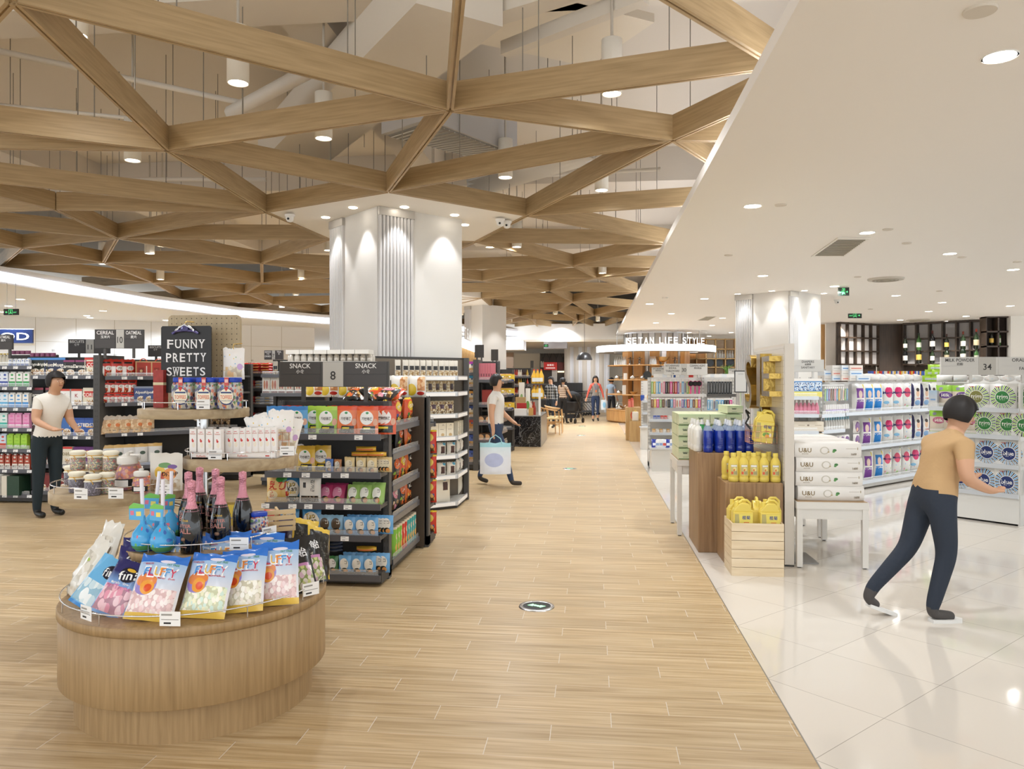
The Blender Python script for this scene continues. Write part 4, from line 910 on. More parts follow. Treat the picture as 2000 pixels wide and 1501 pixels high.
# run facing the aisle, and rear cap
ur = Unit('snack_gondola', 'aisle side of the snack gondola with crisp bags and tubes between two posts', 'shelf unit', (-1.575, 5.93), (-1.575, 6.86), .4, 1.37, [.11, .44, .69, .94, 1.16], sides=False, posts=False)
b = MB(); b.box(-1.95, -1.53, 6.88, 6.92, .02, 1.375, mat('#4a3d30', .5)); b.box(-1.95, -1.53, 6.9, 6.93, .02, 1.375, DK); tag(b.build('end_panel'), 'dark brown end panel closing the aisle side of the snack gondola', 'panel')
uc = Unit('snack_gondola', 'rear end of the snack gondola, only its post and bag edges in view', 'shelf unit', (-1.5, 7.27), (-2.46, 7.27), .32, 1.375, ZS, sides=False)
CRK = []
for i, (c1, c2, c3) in enumerate((('#2a2826', '#e06a2a', '#8aa83a'), ('#d9552a', '#e8c23a', '#2f8a3a'), ('#e6e2da', '#1e1c1c', '#c9352b'), ('#1e1d1c', '#d98a9a', '#e8c8a0'), ('#c93a2a', '#e6c23a', '#2a4a8a'), ('#d96a2a', '#1c1b1a', '#e0b23a'))):
    CRK.append(bagkind('crisp_bag', 'snack bag', .17, .22, .08, prt(c1, (('e', .5, .68, .36, .2, c2), ('v', .1, .08, .9, .4, 6, (c3, c1, '#d8a860', c2, '#5a3a20')), ('r', -1, .93, 2, 2, c2)), .22), [('CRISPS' if i % 2 else 'OH!', 0, .68, .03, '#f2ece0', .15, .09)], seed=50+i, crinkle=.005))
ang = PI/2
for zi, ks in ((4, (1, 4, 1)), (3, (2, 0, 5)), (2, (1, 0, 1, 5)), (1, (3, 3, 0, 5))):
    for i, k_ in enumerate(ks):
        yy = 6.05+i*(.72/(len(ks)-1)); CRK[k_].put((-1.66, yy, [.11, .44, .69, .94, 1.16][zi]+.001), ang+random.uniform(-.1, .1), 'crisp bag facing the aisle on the side of the snack gondola', 'crisp bags on the aisle side', rx=random.uniform(-.1, .05))
def can(c, lid='#d8c8b0'):
    def f():
        b = MB(); b.lathe([(.037, 0), (.037, .215)], prt(c, (('e', .5, .72, .2, .12, '#e8d8b8'), ('e', .5, .72, .08, .06, '#c93a2a'), ('e', .5, .3, .3, .16, '#d8a85a')), .3), 20, uv=True); b.cyl(0, 0, .215, .235, .038, mat(lid, .4), 20)
        b.text('Crisps', 0, .125, .02, mat('#f0e8d0', .5), fn=lambda x, z: (x, -math.sqrt(max(0, .0378**2-x*x)), z), w=.05, rot=1.57)
        return b.build('crisp_can')
    return K('crisp_can', 'crisp tube', f)
cg, cr_, ct = can('#7fb83a'), can('#c9352b'), can('#2f9a9a')
CRK[2].put((-1.65, 5.99, .112), ang, 'white and black chip bag at the near end of the bottom aisle shelf')
for i in range(3): cg.put((-1.62, 6.12+.085*i, .111), ang, 'green crisp tube on the bottom aisle shelf', 'green crisp tubes')
for i in range(2): cr_.put((-1.62, 6.38+.085*i, .111), ang, 'red crisp tube on the bottom aisle shelf', 'red crisp tubes')
for i in range(4): ct.put((-1.62, 6.55+.083*i, .111), ang, 'teal crisp tube on the bottom aisle shelf', 'teal crisp tubes')
for i in range(9): CRK[i % 6].put((-1.95+.085*(i % 4), 5.97+.2*(i//4)+.1, 1.38), random.uniform(-.6, .6), 'crisp bag heaped on top of the snack gondola', 'crisp bags heaped on the gondola top', rx=-1.2)
for i in range(5): CRK[(i*2) % 6].put((-1.72, 6.0+.2*i, 1.165+.2), ang, 'crisp bag heaped on top of the snack gondola', 'crisp bags heaped on the gondola top', rx=-.9, sc=.75)
for i in range(4):
    for z_ in ZS[:4]: CRK[2 if i else 4].put((-1.56-.2*i, 7.2, z_+.001), PI, 'snack bag on the rear end shelves of the snack gondola', 'bags on the rear gondola shelves')
ALM = bagkind('nut_bag', 'snack bag', .175, .2, .06, prt('#e6e1d8', (('e', .2, .35, .3, .28, '#d8b832'), ('v', .55, .3, .95, .95, 5, ('#d9a06a', '#e3b988', '#c98a55', '#e8c8a0', '#b87a48')), ('e', .72, .18, .2, .09, '#b8352b')), .25), seed=61, crinkle=.004)
for px in (615, 645, 679, 712, 745, 781, 815): ALM.put((*onl(px, (-2.6, 7.1), (-1.4, 7.1)), 1.376), random.uniform(-.08, .08), 'white almond bag with a yellow patch standing along the back of the gondola top', 'almond bags along the gondola top')
# ================================================================== CORNER SHELF BEFORE THE COLUMN
NP = [(-2.75, 8.09), (-1.92, 8.81), (-1.61, 9.07), (-1.6, 9.74)]
t = thing('corner_shelf', 'tall dark corner shelf of packed nuts and cloths wrapped round the column foot', 'shelf unit', (0, 0, 0))
NZ = [.07, .39, .63, .85, 1.115, 1.375, 1.565]
polyf = [(-2.75, 8.09), (-1.61, 9.07), (-1.6, 9.74), (-1.62, 9.76), (-2.98, 8.36)]
b = MB(); b.prism([(x-.01, y+.03) for x, y in polyf], .0, .05, DK2); b.build('base', t)
b = MB(); b.add([(-2.98, 8.36, .05), (-1.64, 9.76, .05), (-1.64, 9.76, 1.81), (-2.98, 8.36, 1.81), (-3.0, 8.38, .05), (-1.66, 9.78, .05), (-1.66, 9.78, 1.81), (-3.0, 8.38, 1.81)], [(0, 1, 2, 3), (7, 6, 5, 4), (3, 2, 6, 7), (1, 5, 6, 2)], mat('#6b6154', .5)); b.build('back_panel', t)
b = MB(); b.box(-1.64, -1.58, 9.72, 9.79, 0, 1.815, DK); b.build('post', t)
b = MB(); b.box(0, 1.95, 0, .03, 1.79, 1.815, DK); b.rot(Matrix.Translation((-2.98, 8.36, 0)) @ Matrix.Rotation(math.atan2(1.4, 1.34), 4, 'Z')); b.build('top_rail', t)
for z in NZ:
    b = MB(); b.prism(polyf, z-.02, z, mat('#c9c6c0', .4)); lp = mat('#c4c6ca', .2, metal=.2)
    for (p, q) in ((polyf[0], polyf[1]), (polyf[1], polyf[2])):
        L = math.hypot(q[0]-p[0], q[1]-p[1]); s0 = len(b.v); b.box(0, L, -.01, 0, z-.035, z+.02, lp); b.box(.03, L-.03, -.0115, -.01, z-.03, z+.008, TAGW); b.rot(Matrix.Translation((p[0], p[1], 0)) @ Matrix.Rotation(math.atan2(q[1]-p[1], q[0]-p[0]), 4, 'Z'), s0)
    b.build('shelf', t)
def nput(k_, pxs, z, label, inset=.07, sc=None, jit=.06, side=False):
    P0, P1 = polyf[0], polyf[1]; a = math.atan2(P1[1]-P0[1], P1[0]-P0[0])
    if side: P0, P1 = polyf[1], polyf[2]; a = PI/2
    Q0 = off(P0, a, inset); Q1 = off(P1, a, inset)
    for px in pxs: k_.put((*onl(px, Q0, Q1), z+.001), a+random.uniform(-jit, jit), label, label, sc=sc)
NTB = bagkind('nut_pack', 'snack pack', .075, .2, .03, prt('#d6cfc2', (('v', .05, .05, .95, .4, 8, ('#b59a78', '#d8c8a8', '#8a6a48', '#e3d8c0', '#a88858')), ('r', .1, .42, .9, .66, '#26221f')), .25), seed=71, nx=6, ny=7)
BRW = bagkind('nut_pack', 'snack pack', .1, .16, .05, prt('#cfc5b2', (('v', 0, 0, 1, .9, 8, ('#cdbb98', '#e3d8c0', '#b8a078', '#dccfb0', '#a89068')), ('r', .3, .25, .8, .72, '#3f2c28')), .25), seed=72, nx=6, ny=7)
MIX = bagkind('nut_pack', 'snack pack', .13, .17, .06, prt('#b9a98c', (('v', 0, 0, 1, .9, 9, ('#8a6a48', '#e3d8c0', '#5a4030', '#dccfb0', '#a89068')), ('r', .3, .45, .75, .75, '#4a3440')), .2), seed=73, nx=6, ny=7)
CBX = boxkind('cereal_carton', 'carton', .1, .05, .17, mat('#e0d6c0', .5), prt('#e6dcc6', (('e', .6, .82, .12, .08, '#3a3a3a'), ('e', .6, .8, .1, .07, '#e6dcc6'), ('e', .55, .18, .22, .12, '#c9a878'), ('r', .2, .55, .7, .57, '#6a6050')), .5))
WBR = bagkind('cloth_pack', 'pack', .12, .16, .08, prt('#e6dfd2', (('r', .3, .2, .75, .72, '#4a302c'), ('e', .75, .88, .2, .1, '#5aa8c8')), .4), seed=74, nx=6, ny=7)
BWB = bagkind('cotton_bag', 'bag', .26, .3, .1, prt('#e6dfcf', (('r', .5, .5, .78, .82, '#4a302c'), ('e', .64, .93, .1, .05, '#3f9ac8')), .5), seed=75)
nput(NTB, [777, 792, 804, 814, 826, 838, 850], NZ[6], 'slim nut pack with a black label on the top corner shelf'); nput(NTB, [862, 872, 882, 889], NZ[6], 'slim nut pack with a black label round the corner of the top shelf')
nput(BRW, [822, 838, 852, 866, 880], NZ[5], 'small clear pack with a brown label on the second corner shelf', inset=.08); nput(BRW, [780, 795, 808], NZ[5], 'small clear pack with a brown label on the second corner shelf')
nput(MIX, [845, 861, 877], NZ[4], 'clear bag of mixed nuts on the third corner shelf')
nput(CBX, [847, 862, 877], NZ[3], 'cream carton with a round logo on the fourth corner shelf'); nput(CBX, [892, 896, 901, 905], NZ[3], 'cream carton with a round logo round the corner', side=True)
for zi in (2, 1): nput(WBR, [843, 862, 881], NZ[zi], 'white pack with a brown label on the %s corner shelf' % ('fifth' if zi == 2 else 'sixth')); nput(WBR, [893, 899, 905], NZ[zi], 'white pack with a brown label on the short side of the %s shelf' % ('fifth' if zi == 2 else 'sixth'), side=True)
nput(BWB, [861], NZ[0], 'big white cotton bag with a brown label on the lowest corner shelf', inset=.1); nput(BWB, [838], NZ[0], 'big white cotton bag cut off by the gondola post', inset=.12); nput(BWB, [899], NZ[0], 'big white bag round the corner on the lowest shelf', side=True, inset=.1)
# clear jars stacked on the top rail left of it
tj = K('plastic_jar', 'jar', lambda: MB().lathe([(.03, 0), (.034, .01), (.034, .055), (.026, .062), (.026, .075)], mat('#c8c2b8', .15, metal=.35), 14).build('plastic_jar'))
b = MB(); b.box(0, 1.0, 0, .3, 0, .02, mat('#d8d4cc', .4)); b.rot(Matrix.Translation((-3.35, 8.05, 1.72)) @ Matrix.Rotation(.08, 4, 'Z')); tag(b.build('glass_shelf'), 'pale shelf board carrying clear jars over the corner shelf', 'shelf')
for i in range(13):
    for j in range(2): tj.put((-3.28+.072*i, 8.1+.09*j+.006*i, 1.741), 0, 'clear jar in the packed row under the white boxes above sign 8', 'clear jars above sign 8')
for i in range(6): boxkind('white_box', 'box', .15, .2, .045, mat('#dedad2', .5), mat('#dedad2', .5)).put((-3.25+.155*i, 8.17, 1.818), 0, 'flat white box lying on the clear jars above sign 8', 'white boxes on the jars')
# ================================================================== LEFT WALL OF GROCERIES
def carton(c1, c2, txt, w=.085, h=.19, cap=False, tc='#f2f0ec', nm='milk_carton'):
    def f():
        b = MB(); m = prt(c1, (('r', -1, -1, 2, .42, c2), ('e', .5, .86, .22, .07, c2), ('e', .5, .6, .3, .04, c2)), .4); b.box(-w/2, w/2, -.03, .03, 0, h, mat(c1, .4), m); b.box(-w/2+.005, w/2-.005, -.01, .01, h, h+.015, mat(c1, .4))
        if cap: b.cyl(.0, -.015, h, h+.02, .014, mat('#e8e8e6', .4), 10)
        if txt: b.text(txt, 0, h*.24, .03, mat(tc, .5), y=-.0308, w=w*.8)
        return b.build(nm)
    return K(nm, 'carton', f)
def cbox(c1, c2, txt, tc='#f4f0e6', w=.16, h=.23, bowl='#d8b888', extra=(), nm='cereal_box'):
    m = prt(c1, (('r', -1, .88, 2, 2, c2), ('e', .62, .2, .38, .22, '#ece6da'), ('v', .3, .06, .95, .36, 9, (bowl, '#e8d8b8', '#b88a50', '#f0e8d8', '#8a6038')))+tuple(extra), .4)
    return boxkind(nm, 'cereal box', w, .06, h, mat(c1, .4), m, [(txt, 0, .62, .045, tc)] if txt else ())
LA0, LA1 = (XY(-60, 8.88), 8.88), (XY(61, 8.88), 8.88)
za = [.1, .41, .665, .925, 1.18, 1.44, 1.70]
ua = Unit('dairy_shelf', 'dark shelf unit of milk cartons at the left edge of the photo', 'shelf unit', LA0, LA1, .5, 1.86, za)
zb = [.14, .47, .83, 1.205, 1.58]
LB0, LB1 = (XY(62, 8.93), 8.93), (XY(187, 8.93), 8.93)
ub = Unit('cereal_shelf', 'dark shelf unit of cereal boxes behind the shop worker', 'shelf unit', LB0, LB1, .5, 1.83, zb)
b = MB(); b.box(0, .085, 0, .5, 0, 1.84, DK)
for i in range(27): b.box(.025, .031, -.0006, 0, .1+.065*i, .125+.065*i, DK2); b.box(.05, .056, -.0006, 0, .1+.065*i, .125+.065*i, DK2)
tag(b.build('shelf_post', loc=(XY(182, 8.87), 8.87, 0)), 'wide dark slotted post between the cereal boxes and the red bags', 'post')
def rows(u, specs):
    for k_, pxs, z, lab, *r in specs: u.put(k_, pxs, z, lab, deep=r[0] if r else 1, inset=r[1] if len(r) > 1 else .05, jit=.015)
yc = K('milk_bottle', 'bottle', lambda: (lambda b: (b.lathe([(.025, 0), (.03, .01), (.03, .1), (.014, .14), (.014, .15)], mat('#e9e4d4', .35), 14), b.cyl(0, 0, .15, .165, .017, mat('#e3c95a', .4), 10), b.build('milk_bottle'))[-1])(MB()))
rows(ua, [(yc, [2, 9, 16], za[6], 'white bottle with a yellow cap on the top dairy shelf'), (carton('#e6e8ea', '#2f5aa8', '', .045, .085), [23, 31, 39.5, 47.5, 56], za[6], 'little blue and white carton on the top dairy shelf', 2),
  (carton('#dfe6f0', '#1f3f9a', '纯牛奶', .08, .18), [2, 13], za[5], 'white carton with a navy lower half on the second dairy shelf'), (carton('#eceae4', '#2f9a4a', '', .08, .18), [27, 41, 54.5], za[5], 'white carton with a green wave on the second dairy shelf'),
  (carton('#dfeaf2', '#5ab0dc', '纯牛奶', .08, .18), [2, 13], za[4], 'pale carton with a sky blue lower half on the third dairy shelf'), (carton('#eceae4', '#3f8fd0', '', .08, .18), [26, 39.5, 53], za[4], 'white carton with a blue wave on the third dairy shelf'),
  (carton('#dfece8', '#4ab8a8', '', .085, .18), [0, 11], za[3], 'white and teal carton on the fourth dairy shelf'), (carton('#e59ac0', '#e27ab0', '纯牛奶', .085, .18), [26, 39, 54], za[3], 'pink milk carton on the fourth dairy shelf'),
  (carton('#cfdcea', '#c9452e', '', .085, .18), [-4, 9], za[2], 'pale blue carton with a red round label on the fifth dairy shelf'), (carton('#a4d23c', '#8cc42e', 'MILK', .08, .18), [23, 36.5, 50], za[2], 'lime green milk carton on the fifth dairy shelf'),
  (carton('#a8452e', '#e6ddd0', 'MILK', .07, .18, True, '#3a2a20'), [6, 18, 32, 44, 56], za[1], 'brown and white milk carton on the sixth dairy shelf', 2)])
rows(ua, [(boxkind('milk_case', 'box', .17, .2, .26, mat('#e4e2dc', .5), mat('#e6e4de', .5)), [0], za[0], 'white case standing at the left of the lowest dairy shelf'), (boxkind('milk_case', 'box', .07, .2, .24, mat('#dcd4c4', .5), mat('#dcd4c4', .5)), [20], za[0], 'narrow cream case beside the dark green one'), (boxkind('milk_case', 'box', .16, .2, .24, mat('#24402e', .5), prt('#24402e', (('c', 0, 1, 20, .2, ('#3a6a48', '#2f5238')),), .5)), [37], za[0], 'dark green case on the lowest dairy shelf')])
JM = K('jam_jar', 'jar', lambda: MB().lathe([(.03, 0), (.03, .03), (.03, .045)], mat('#8a4a6a', .4), 12).build('jam_jar'))
for i, px in enumerate((27, 36, 45, 55, 64, 74, 84, 94, 104)): JM.put((XY(px, 9.1), 9.1, 1.861 if px < 61 else 1.831), 0, 'small coloured tub on top of the grocery shelves', 'coloured tubs on the shelf top')
rows(ub, [(cbox('#22261e', '#4f8fd0', 'Original'), [69, 85], zb[4], 'dark green muesli box with a blue sky top on the top cereal shelf'), (cbox('#232a4a', '#4f8fd0', 'Muesli'), [101, 119], zb[4], 'navy muesli box with a blue sky top on the top cereal shelf'), (cbox('#1f1c1e', '#8a3a6a', 'Carman\'s', w=.148, h=.2), [138, 161], zb[4], 'black cereal box with a plum top edge on the top cereal shelf'), (cbox('#e3d8c0', '#c9352b', 'CO', '#f4f0e6', extra=(('r', .1, .5, .9, .8, '#c9352b'),)), [180], zb[4], 'cream box with a red banner cut by the post, top cereal shelf'),
  (cbox('#2a2426', '#8a3a4a', 'Carman\'s', w=.15), [77, 103], zb[3], 'dark cereal box hidden behind the worker on the second shelf'), (cbox('#e9e6e2', '#c9452e', 'K', '#a82a30', w=.145, h=.215), [129, 152.5], zb[3], 'white cereal box with a big red K on the second shelf'), (cbox('#e3d8c0', '#d8cdb8', 'CORN', '#f4f0e6', extra=(('r', .1, .5, .9, .82, '#c9352b'),)), [177], zb[3], 'cream box with a red banner on the second cereal shelf'),
  (cbox('#5a4a48', '#3a3030', 'Alpen', w=.15), [75, 100], zb[2], 'dark muesli box hidden behind the worker on the third shelf'), (cbox('#3a6ab0', '#3a6ab0', '', w=.15), [131], zb[2], 'blue box with a bowl and a spoon on the third cereal shelf'), (cbox('#2f58a8', '#2a4c98', 'FROSTED', w=.155, extra=(('r', .1, .48, .7, .55, '#e0a030'),)), [157, 180], zb[2], 'blue frosted cereal box on the third cereal shelf'),
  (cbox('#8a2a24', '#6a1f1c', 'Alpen', w=.15), [79, 100], zb[1], 'dark red muesli box on the fourth cereal shelf'), (cbox('#e0d8c4', '#c9352b', 'oats', w=.14, tc='#8a7a50'), [134], zb[1], 'cream cereal box with a red top on the fourth shelf'), (cbox('#6a2a78', '#5a2068', 'RAISIN', w=.155, extra=(('r', .1, .5, .88, .8, '#e0a83a'),)), [158, 181], zb[1], 'purple raisin cereal box on the fourth shelf'),
  (cbox('#7a2420', '#5a1c18', 'Al', w=.15), [83, 104, 125, 150], zb[0], 'dark red cereal box on the lowest cereal shelf')])
for u, zz, pxs in ((ua, za, (8.5, 30, 57)), (ub, zb, (69, 127, 147, 172))):
    for z_ in zz: u.tags(pxs, z_, 'white price tag on the grocery shelf edges')
# bay with red bags, turned away
LC0, LC1 = (-6.0, 8.93), (-5.02, 9.85)
zc = [.12, .44, .86, 1.24, 1.57]
uC = Unit('bakery_shelf', 'dark angled shelf of red snack bags bread and white pouches right of the wide post', 'shelf unit', LC0, LC1, .42, 1.80, zc)
RDB = bagkind('snack_bag', 'snack bag', .17, .22, .07, prt('#c3382c', (('r', .05, .05, .4, .6, '#e8e2dc'), ('e', .68, .5, .26, .13, '#e6dfd8'), ('r', .25, .76, .8, .86, '#2a2420'), ('v', .5, .03, .95, .34, 7, ('#c98a4a', '#e3c08a', '#b8402f', '#d8a060', '#8a3a28'))), .22), [('72', .17, .5, .03, '#2a2420', .1)], seed=81, crinkle=.005)
GFB = K('gift_box', 'box', lambda: (lambda b: (b.box(-.1, .1, -.04, .04, 0, .2, mat('#b8402f', .4), prt('#c8a878', (('r', .07, .04, .95, .93, '#b03a2c'), ('r', .16, .16, .5, .6, '#8f2c22'), ('e', .33, .38, .08, .09, '#d8b88a'), ('r', .62, .1, .68, .7, '#e6d8c8')), .4)), b.tube([(-.045+.09*i/8, 0, .2+.035*math.sin(PI*i/8)) for i in range(9)], .006, mat('#d9552f', .5), 6), b.build('gift_box'))[-1])(MB()))
rows(uC, [(RDB, [206, 228], zc[4], 'red snack bag with a white panel on the top angled shelf'), (RDB, [249], zc[4], 'red snack bag standing beside the gift boxes'), (RDB, [216, 240], zc[4], 'red snack bag in the second rank', 1, .15), (GFB, [280, 310], zc[4], 'red and gold gift box with an orange handle on the top angled shelf'), (GFB, [330], zc[4], 'red gift box partly behind the black clipboard')])
for i, px in enumerate((203, 216, 231, 243, 256)): uC.put(RDB, [px], zc[3], 'red snack bag in the lower layer of the heap', inset=.06, sc=(.75, .75, .6)); uC.put(RDB, [px+1], zc[3]+.13, 'red snack bag in the upper layer of the heap', inset=.08, sc=(.75, .75, .75))
rows(uC, [(cbox('#4a5a8a', '#8a94a8', 'Alpen', w=.13, h=.21), [272, 289, 304], zc[3], 'grey blue muesli box beside the red bag heap'),
  (bagkind('bread_bag', 'bread', .2, .22, .13, prt('#d3b48c', (('v', 0, 0, 1, 1, 5, ('#d8bb95', '#c9a67c', '#e0c8a4', '#cbb08a', '#b8946c')), ('r', -1, .8, 2, 2, '#b9aa98'), ('e', .7, .5, .13, .1, '#c9703a')), .3), seed=83, crinkle=.008, pouch=True), [206, 222, 243, 266, 285], zc[2], 'clear bag of pale bread rolls on the third angled shelf'),
  (bagkind('white_pouch', 'snack pouch', .17, .28, .07, prt('#d3d2d0', (('r', -1, .86, 2, 2, '#c9a460'), ('r', -1, -1, 2, .14, '#8fa0c8'), ('e', .6, .6, .2, .08, '#4a5a50')), .3), seed=84, crinkle=.004), [203, 213, 230, 251, 275, 303], zc[1], 'white pouch with a gold top on the fourth angled shelf'),
  (CRK[0], [210, 235, 260, 290], zc[0], 'dark bag on the lowest angled shelf')])
for z_ in zc: uC.tags((243, 274), z_, 'white price tag on the angled shelf edges')
# deeper units seen between the trays
zd = [.12, .5, .8, 1.08, 1.35, 1.6]
uD = Unit('biscuit_shelf', 'dark shelf unit of yellow packs seen under the round trays', 'shelf unit', (XY(322, 11.2), 11.2), (XY(466, 11.2), 11.2), .5, 1.78, zd)
YPK = boxkind('biscuit_pack', 'pack', .16, .06, .14, mat('#d8b83a', .4), prt('#dcba3a', (('r', .05, .0, .95, .25, '#2a3a78'), ('e', .3, .65, .22, .12, '#f0ead8')), .4))
GLD = boxkind('biscuit_pack', 'pack', .12, .06, .1, mat('#c9a860', .4), prt('#c9a45a', (('v', 0, 0, 1, 1, 5, ('#d8b878', '#a87838', '#e8d8b0', '#8a5a28', '#c9a050')),), .4))
BNB = bagkind('bean_bag', 'pack', .16, .16, .06, prt('#b9a88c', (('v', 0, 0, 1, .9, 9, ('#8a5a38', '#d8c8a8', '#5a4030', '#c8a878', '#a08058')), ('r', .4, .3, .7, .6, '#2a2420')), .3), seed=85)
rows(uD, [(GLD, [330, 344, 358, 372, 386, 400, 415, 430, 445], zd[4], 'golden biscuit pack behind the round trays'), (YPK, [335, 353, 372, 391], zd[3], 'yellow and navy pack seen between the trays'), (BNB, [332, 352, 372, 400, 420, 440], zd[2], 'clear bag of beans seen between the trays'), (BNB, [332, 352, 372, 400, 420, 440], zd[1], 'clear bag of beans on the lower shelf'), (GLD, [420, 433, 446, 458], zd[3], 'golden biscuit pack in the right half'), (YPK, [350, 380, 410, 440], zd[5], 'yellow and navy pack on the top shelf behind the clipboard')])
ze = [.12, .5, .85, 1.12, 1.38, 1.62]
uE = Unit('sweets_shelf', 'dark shelf unit of red packets beside the hanging jelly bag', 'shelf unit', (XY(468, 12.0), 12.0), (XY(538, 12.0), 12.0), .5, 1.8, ze)
RPK = bagkind('sweets_packet', 'pack', .22, .05, .15, prt('#c3332a', (('r', .2, .3, .8, .6, '#e0a050'),), .25), seed=86, nx=6, ny=4)
WPK = bagkind('sweets_packet', 'pack', .2, .05, .15, prt('#c8cad2', (('r', .2, .3, .6, .6, '#d8b878'),), .25), seed=87, nx=6, ny=4)
for i in range(4):
    for px in (478, 500, 520): uE.put(RPK, [px], ze[5]+.001, 'red packet in the stack on the top shelf', inset=.1, dz=.045*i)
for zi in (4, 3, 2):
    for i in range(3): uE.put(RPK, [474, 490], ze[zi], 'red packet stacked on the lower shelves', inset=.1, dz=.045*i); uE.put(WPK, [509, 527], ze[zi], 'silver packet stacked on the lower shelves', inset=.1, dz=.045*i)
uF = Unit('sausage_shelf', 'dark shelf unit with hanging snack packs left of sign 8', 'shelf unit', (XY(510, 10.6), 10.6), (XY(650, 10.6), 10.6), .5, 1.83, [.12, .5, .85, 1.33, 1.6])
SSG = bagkind('sausage_pack', 'pack', .12, .24, .04, prt('#e4ddd2', (('e', .35, .55, .13, .26, '#c98a6a'), ('e', .65, .55, .13, .26, '#b86a58'), ('r', .1, .05, .9, .16, '#8a3a38')), .3), seed=88)
rows(uF, [(SSG, [520, 536, 550, 566, 583, 600, 618, 634], 1.33, 'white sausage snack pack in the row left of sign 8'), (NTB, [538, 552, 566, 580, 596, 612, 628], 1.6, 'slim nut pack above sign 8'), (GLD, [520, 540, 560, 580, 600, 620], .85, 'golden pack below the sausage packs')])
# signs over the left shelves
sign(185, 278, 643, 680, 9.4, ((.01, .43, 'p', 'CEREAL', '玉米片', '', ''), (.44, .60, 'n', '10', '', '', ''), (.61, .99, 'p', 'OATMEAL', '麦片', '', '')), 'dark aisle sign number 10 reading CEREAL and OATMEAL', poles=(.2, .79), pz=1.8, rz=.16)
sign(133, 212, 662, 690, 10.8, ((.01, .42, 'p', 'BISCUITS', '饼干', '', ''), (.43, .62, 'n', '11', '', '', ''), (.63, .99, 'p', '', '', '', '')), 'dark aisle sign number 11 reading BISCUITS, behind sign 10', poles=(.25, .75), pz=0, rz=.16)
sign(-60, 23, 653, 682, 9.5, ((.01, .43, 'p', 'CEREAL', '', '', ''), (.44, .60, 'n', '9', '', '', ''), (.61, .99, 'p', 'OATMEAL', '麦片', '', '')), 'dark aisle sign cut by the left edge of the photo, reading MEAL', poles=(.3, .93), pz=1.8, rz=.12)
sign(289, 319, 674, 696, 11.5, ((.01, .99, 'p', 'BISCUITS', '饼干', '', ''),), 'small dark BISCUITS sign beside the black clipboard', poles=(.5,), pz=0, rz=.1)
sign(516, 554, 684, 702, 13.2, ((.01, .4, 'p', 'SEAFOOD', '干货', 'DRIED', ''), (.42, .58, 'n', '7', '', '', ''), (.6, .99, 'p', 'TEA', '茶', '', '')), 'small far dark aisle sign left of the near column', poles=(.5,), pz=0)
# FOOD sign on the far wall, exit sign
x, y, z = AD(-62, 669, 17.5); b = MB(); b.box(0, 1.39, 0, .05, 0, .31, mat('#1b2d5e', .4)); b.text('FOOD', .74, .15, .17, mat('#f2f4f8', .5, emit=.6), y=-.004, w=1.15); b.box(-.1, 1.43, -.12, .0, -.05, -.02, mat('#d8d2c6', .5)); b.box(0, 1.39, .05, .1, -.05, .33, WHITE)
tag(b.build('shop_name_sign', loc=(x, y, z), rz=.2), 'navy wall sign with big white letters OOD visible at the left edge', 'sign')
def exit_sign(px0, px1, py0, py1, D, label, arrow=1, rz=0, bulb=True):
    x0, y0, z1 = AD(px0, py0, D); z0 = AD(px0, py1, D)[2]; w = (px1-px0)/FPX*D; h = z1-z0
    b = MB(); b.box(0, w, 0, .03, 0, h, mat('#1a1f1a', .4)); g = mat('#62e58c', .5, emit=.75)
    for (a0, a1) in ((.36, .38), (.6, .62)): b.box(a0*w, a1*w, -.002, 0, h*.12, h*.9, g)
    b.box(.36*w, .62*w, -.002, 0, h*.86, h*.9, g); b.tube([(w*.44, -.002, h*.2), (w*.49, -.002, h*.45), (w*.5, -.002, h*.68)], h*.045, g, 6); b.tube([(w*.56, -.002, h*.25), (w*.5, -.002, h*.45)], h*.04, g, 6); b.lathe([(.001, 0), (h*.07, h*.07), (.001, h*.14)], g, 8, M=Matrix.Translation((w*.51, -.002, h*.68)))
    s = 1 if arrow > 0 else -1; cx = w*(.8 if s > 0 else .2)
    b.box(min(cx-.08*w*s, cx), max(cx-.08*w*s, cx), -.002, 0, h*.42, h*.5, g); b.xprism([(cx, h*.28), (cx+.08*w*s, h*.46), (cx, h*.64)], -.002, 0, g)
    b.text('EXIT', w*(.2 if s > 0 else .8), h*.42, h*.2, g, y=-.002)
    b.cyl(w*.2, .015, h, ZR-z0, .004, STEEL, 6); b.cyl(w*.8, .015, h, ZR-z0, .004, STEEL, 6)
    return tag(b.build('exit_sign', loc=(x0, y0, z0), rz=rz), label, 'sign')
exit_sign(7, 37, 603, 615, 13.2, 'green running man exit sign under the left ceiling', -1)
exit_sign(1637, 1657, 561.5, 577.5, 13.8, 'green running man exit sign nearest the right column', 1, -.2)
exit_sign(1657, 1683, 609.5, 621, 19.5, 'green running man exit sign in front of the wine wall', 1, .1)
# ================================================================== TILED DEPARTMENT
WLN = wood('#80603f', '#a88660', (26, 26, 1.6), .45, 'walnut', .8); WLT = wood('#9a7a54', '#b2936c', (3, 26, 26), .45, 'walnut_top')
WHT = mat('#dfdbd4', .35)
def plinth(name, label, x0, x1, y0, y1, h):
    b = MB(); b.box(x0, x1, y0, y1, 0, h, WLN); o = b.build(name, bevel=.006); return tag(o, label, 'display plinth')
plinth('display_plinth', 'tall walnut display block carrying the blue detergent bottles', .94, 1.568, 6.99, 7.66, .888)
plinth('display_plinth', 'lower walnut display block carrying the yellow bottles', 1.10, 1.568, 6.545, 6.985, .684)
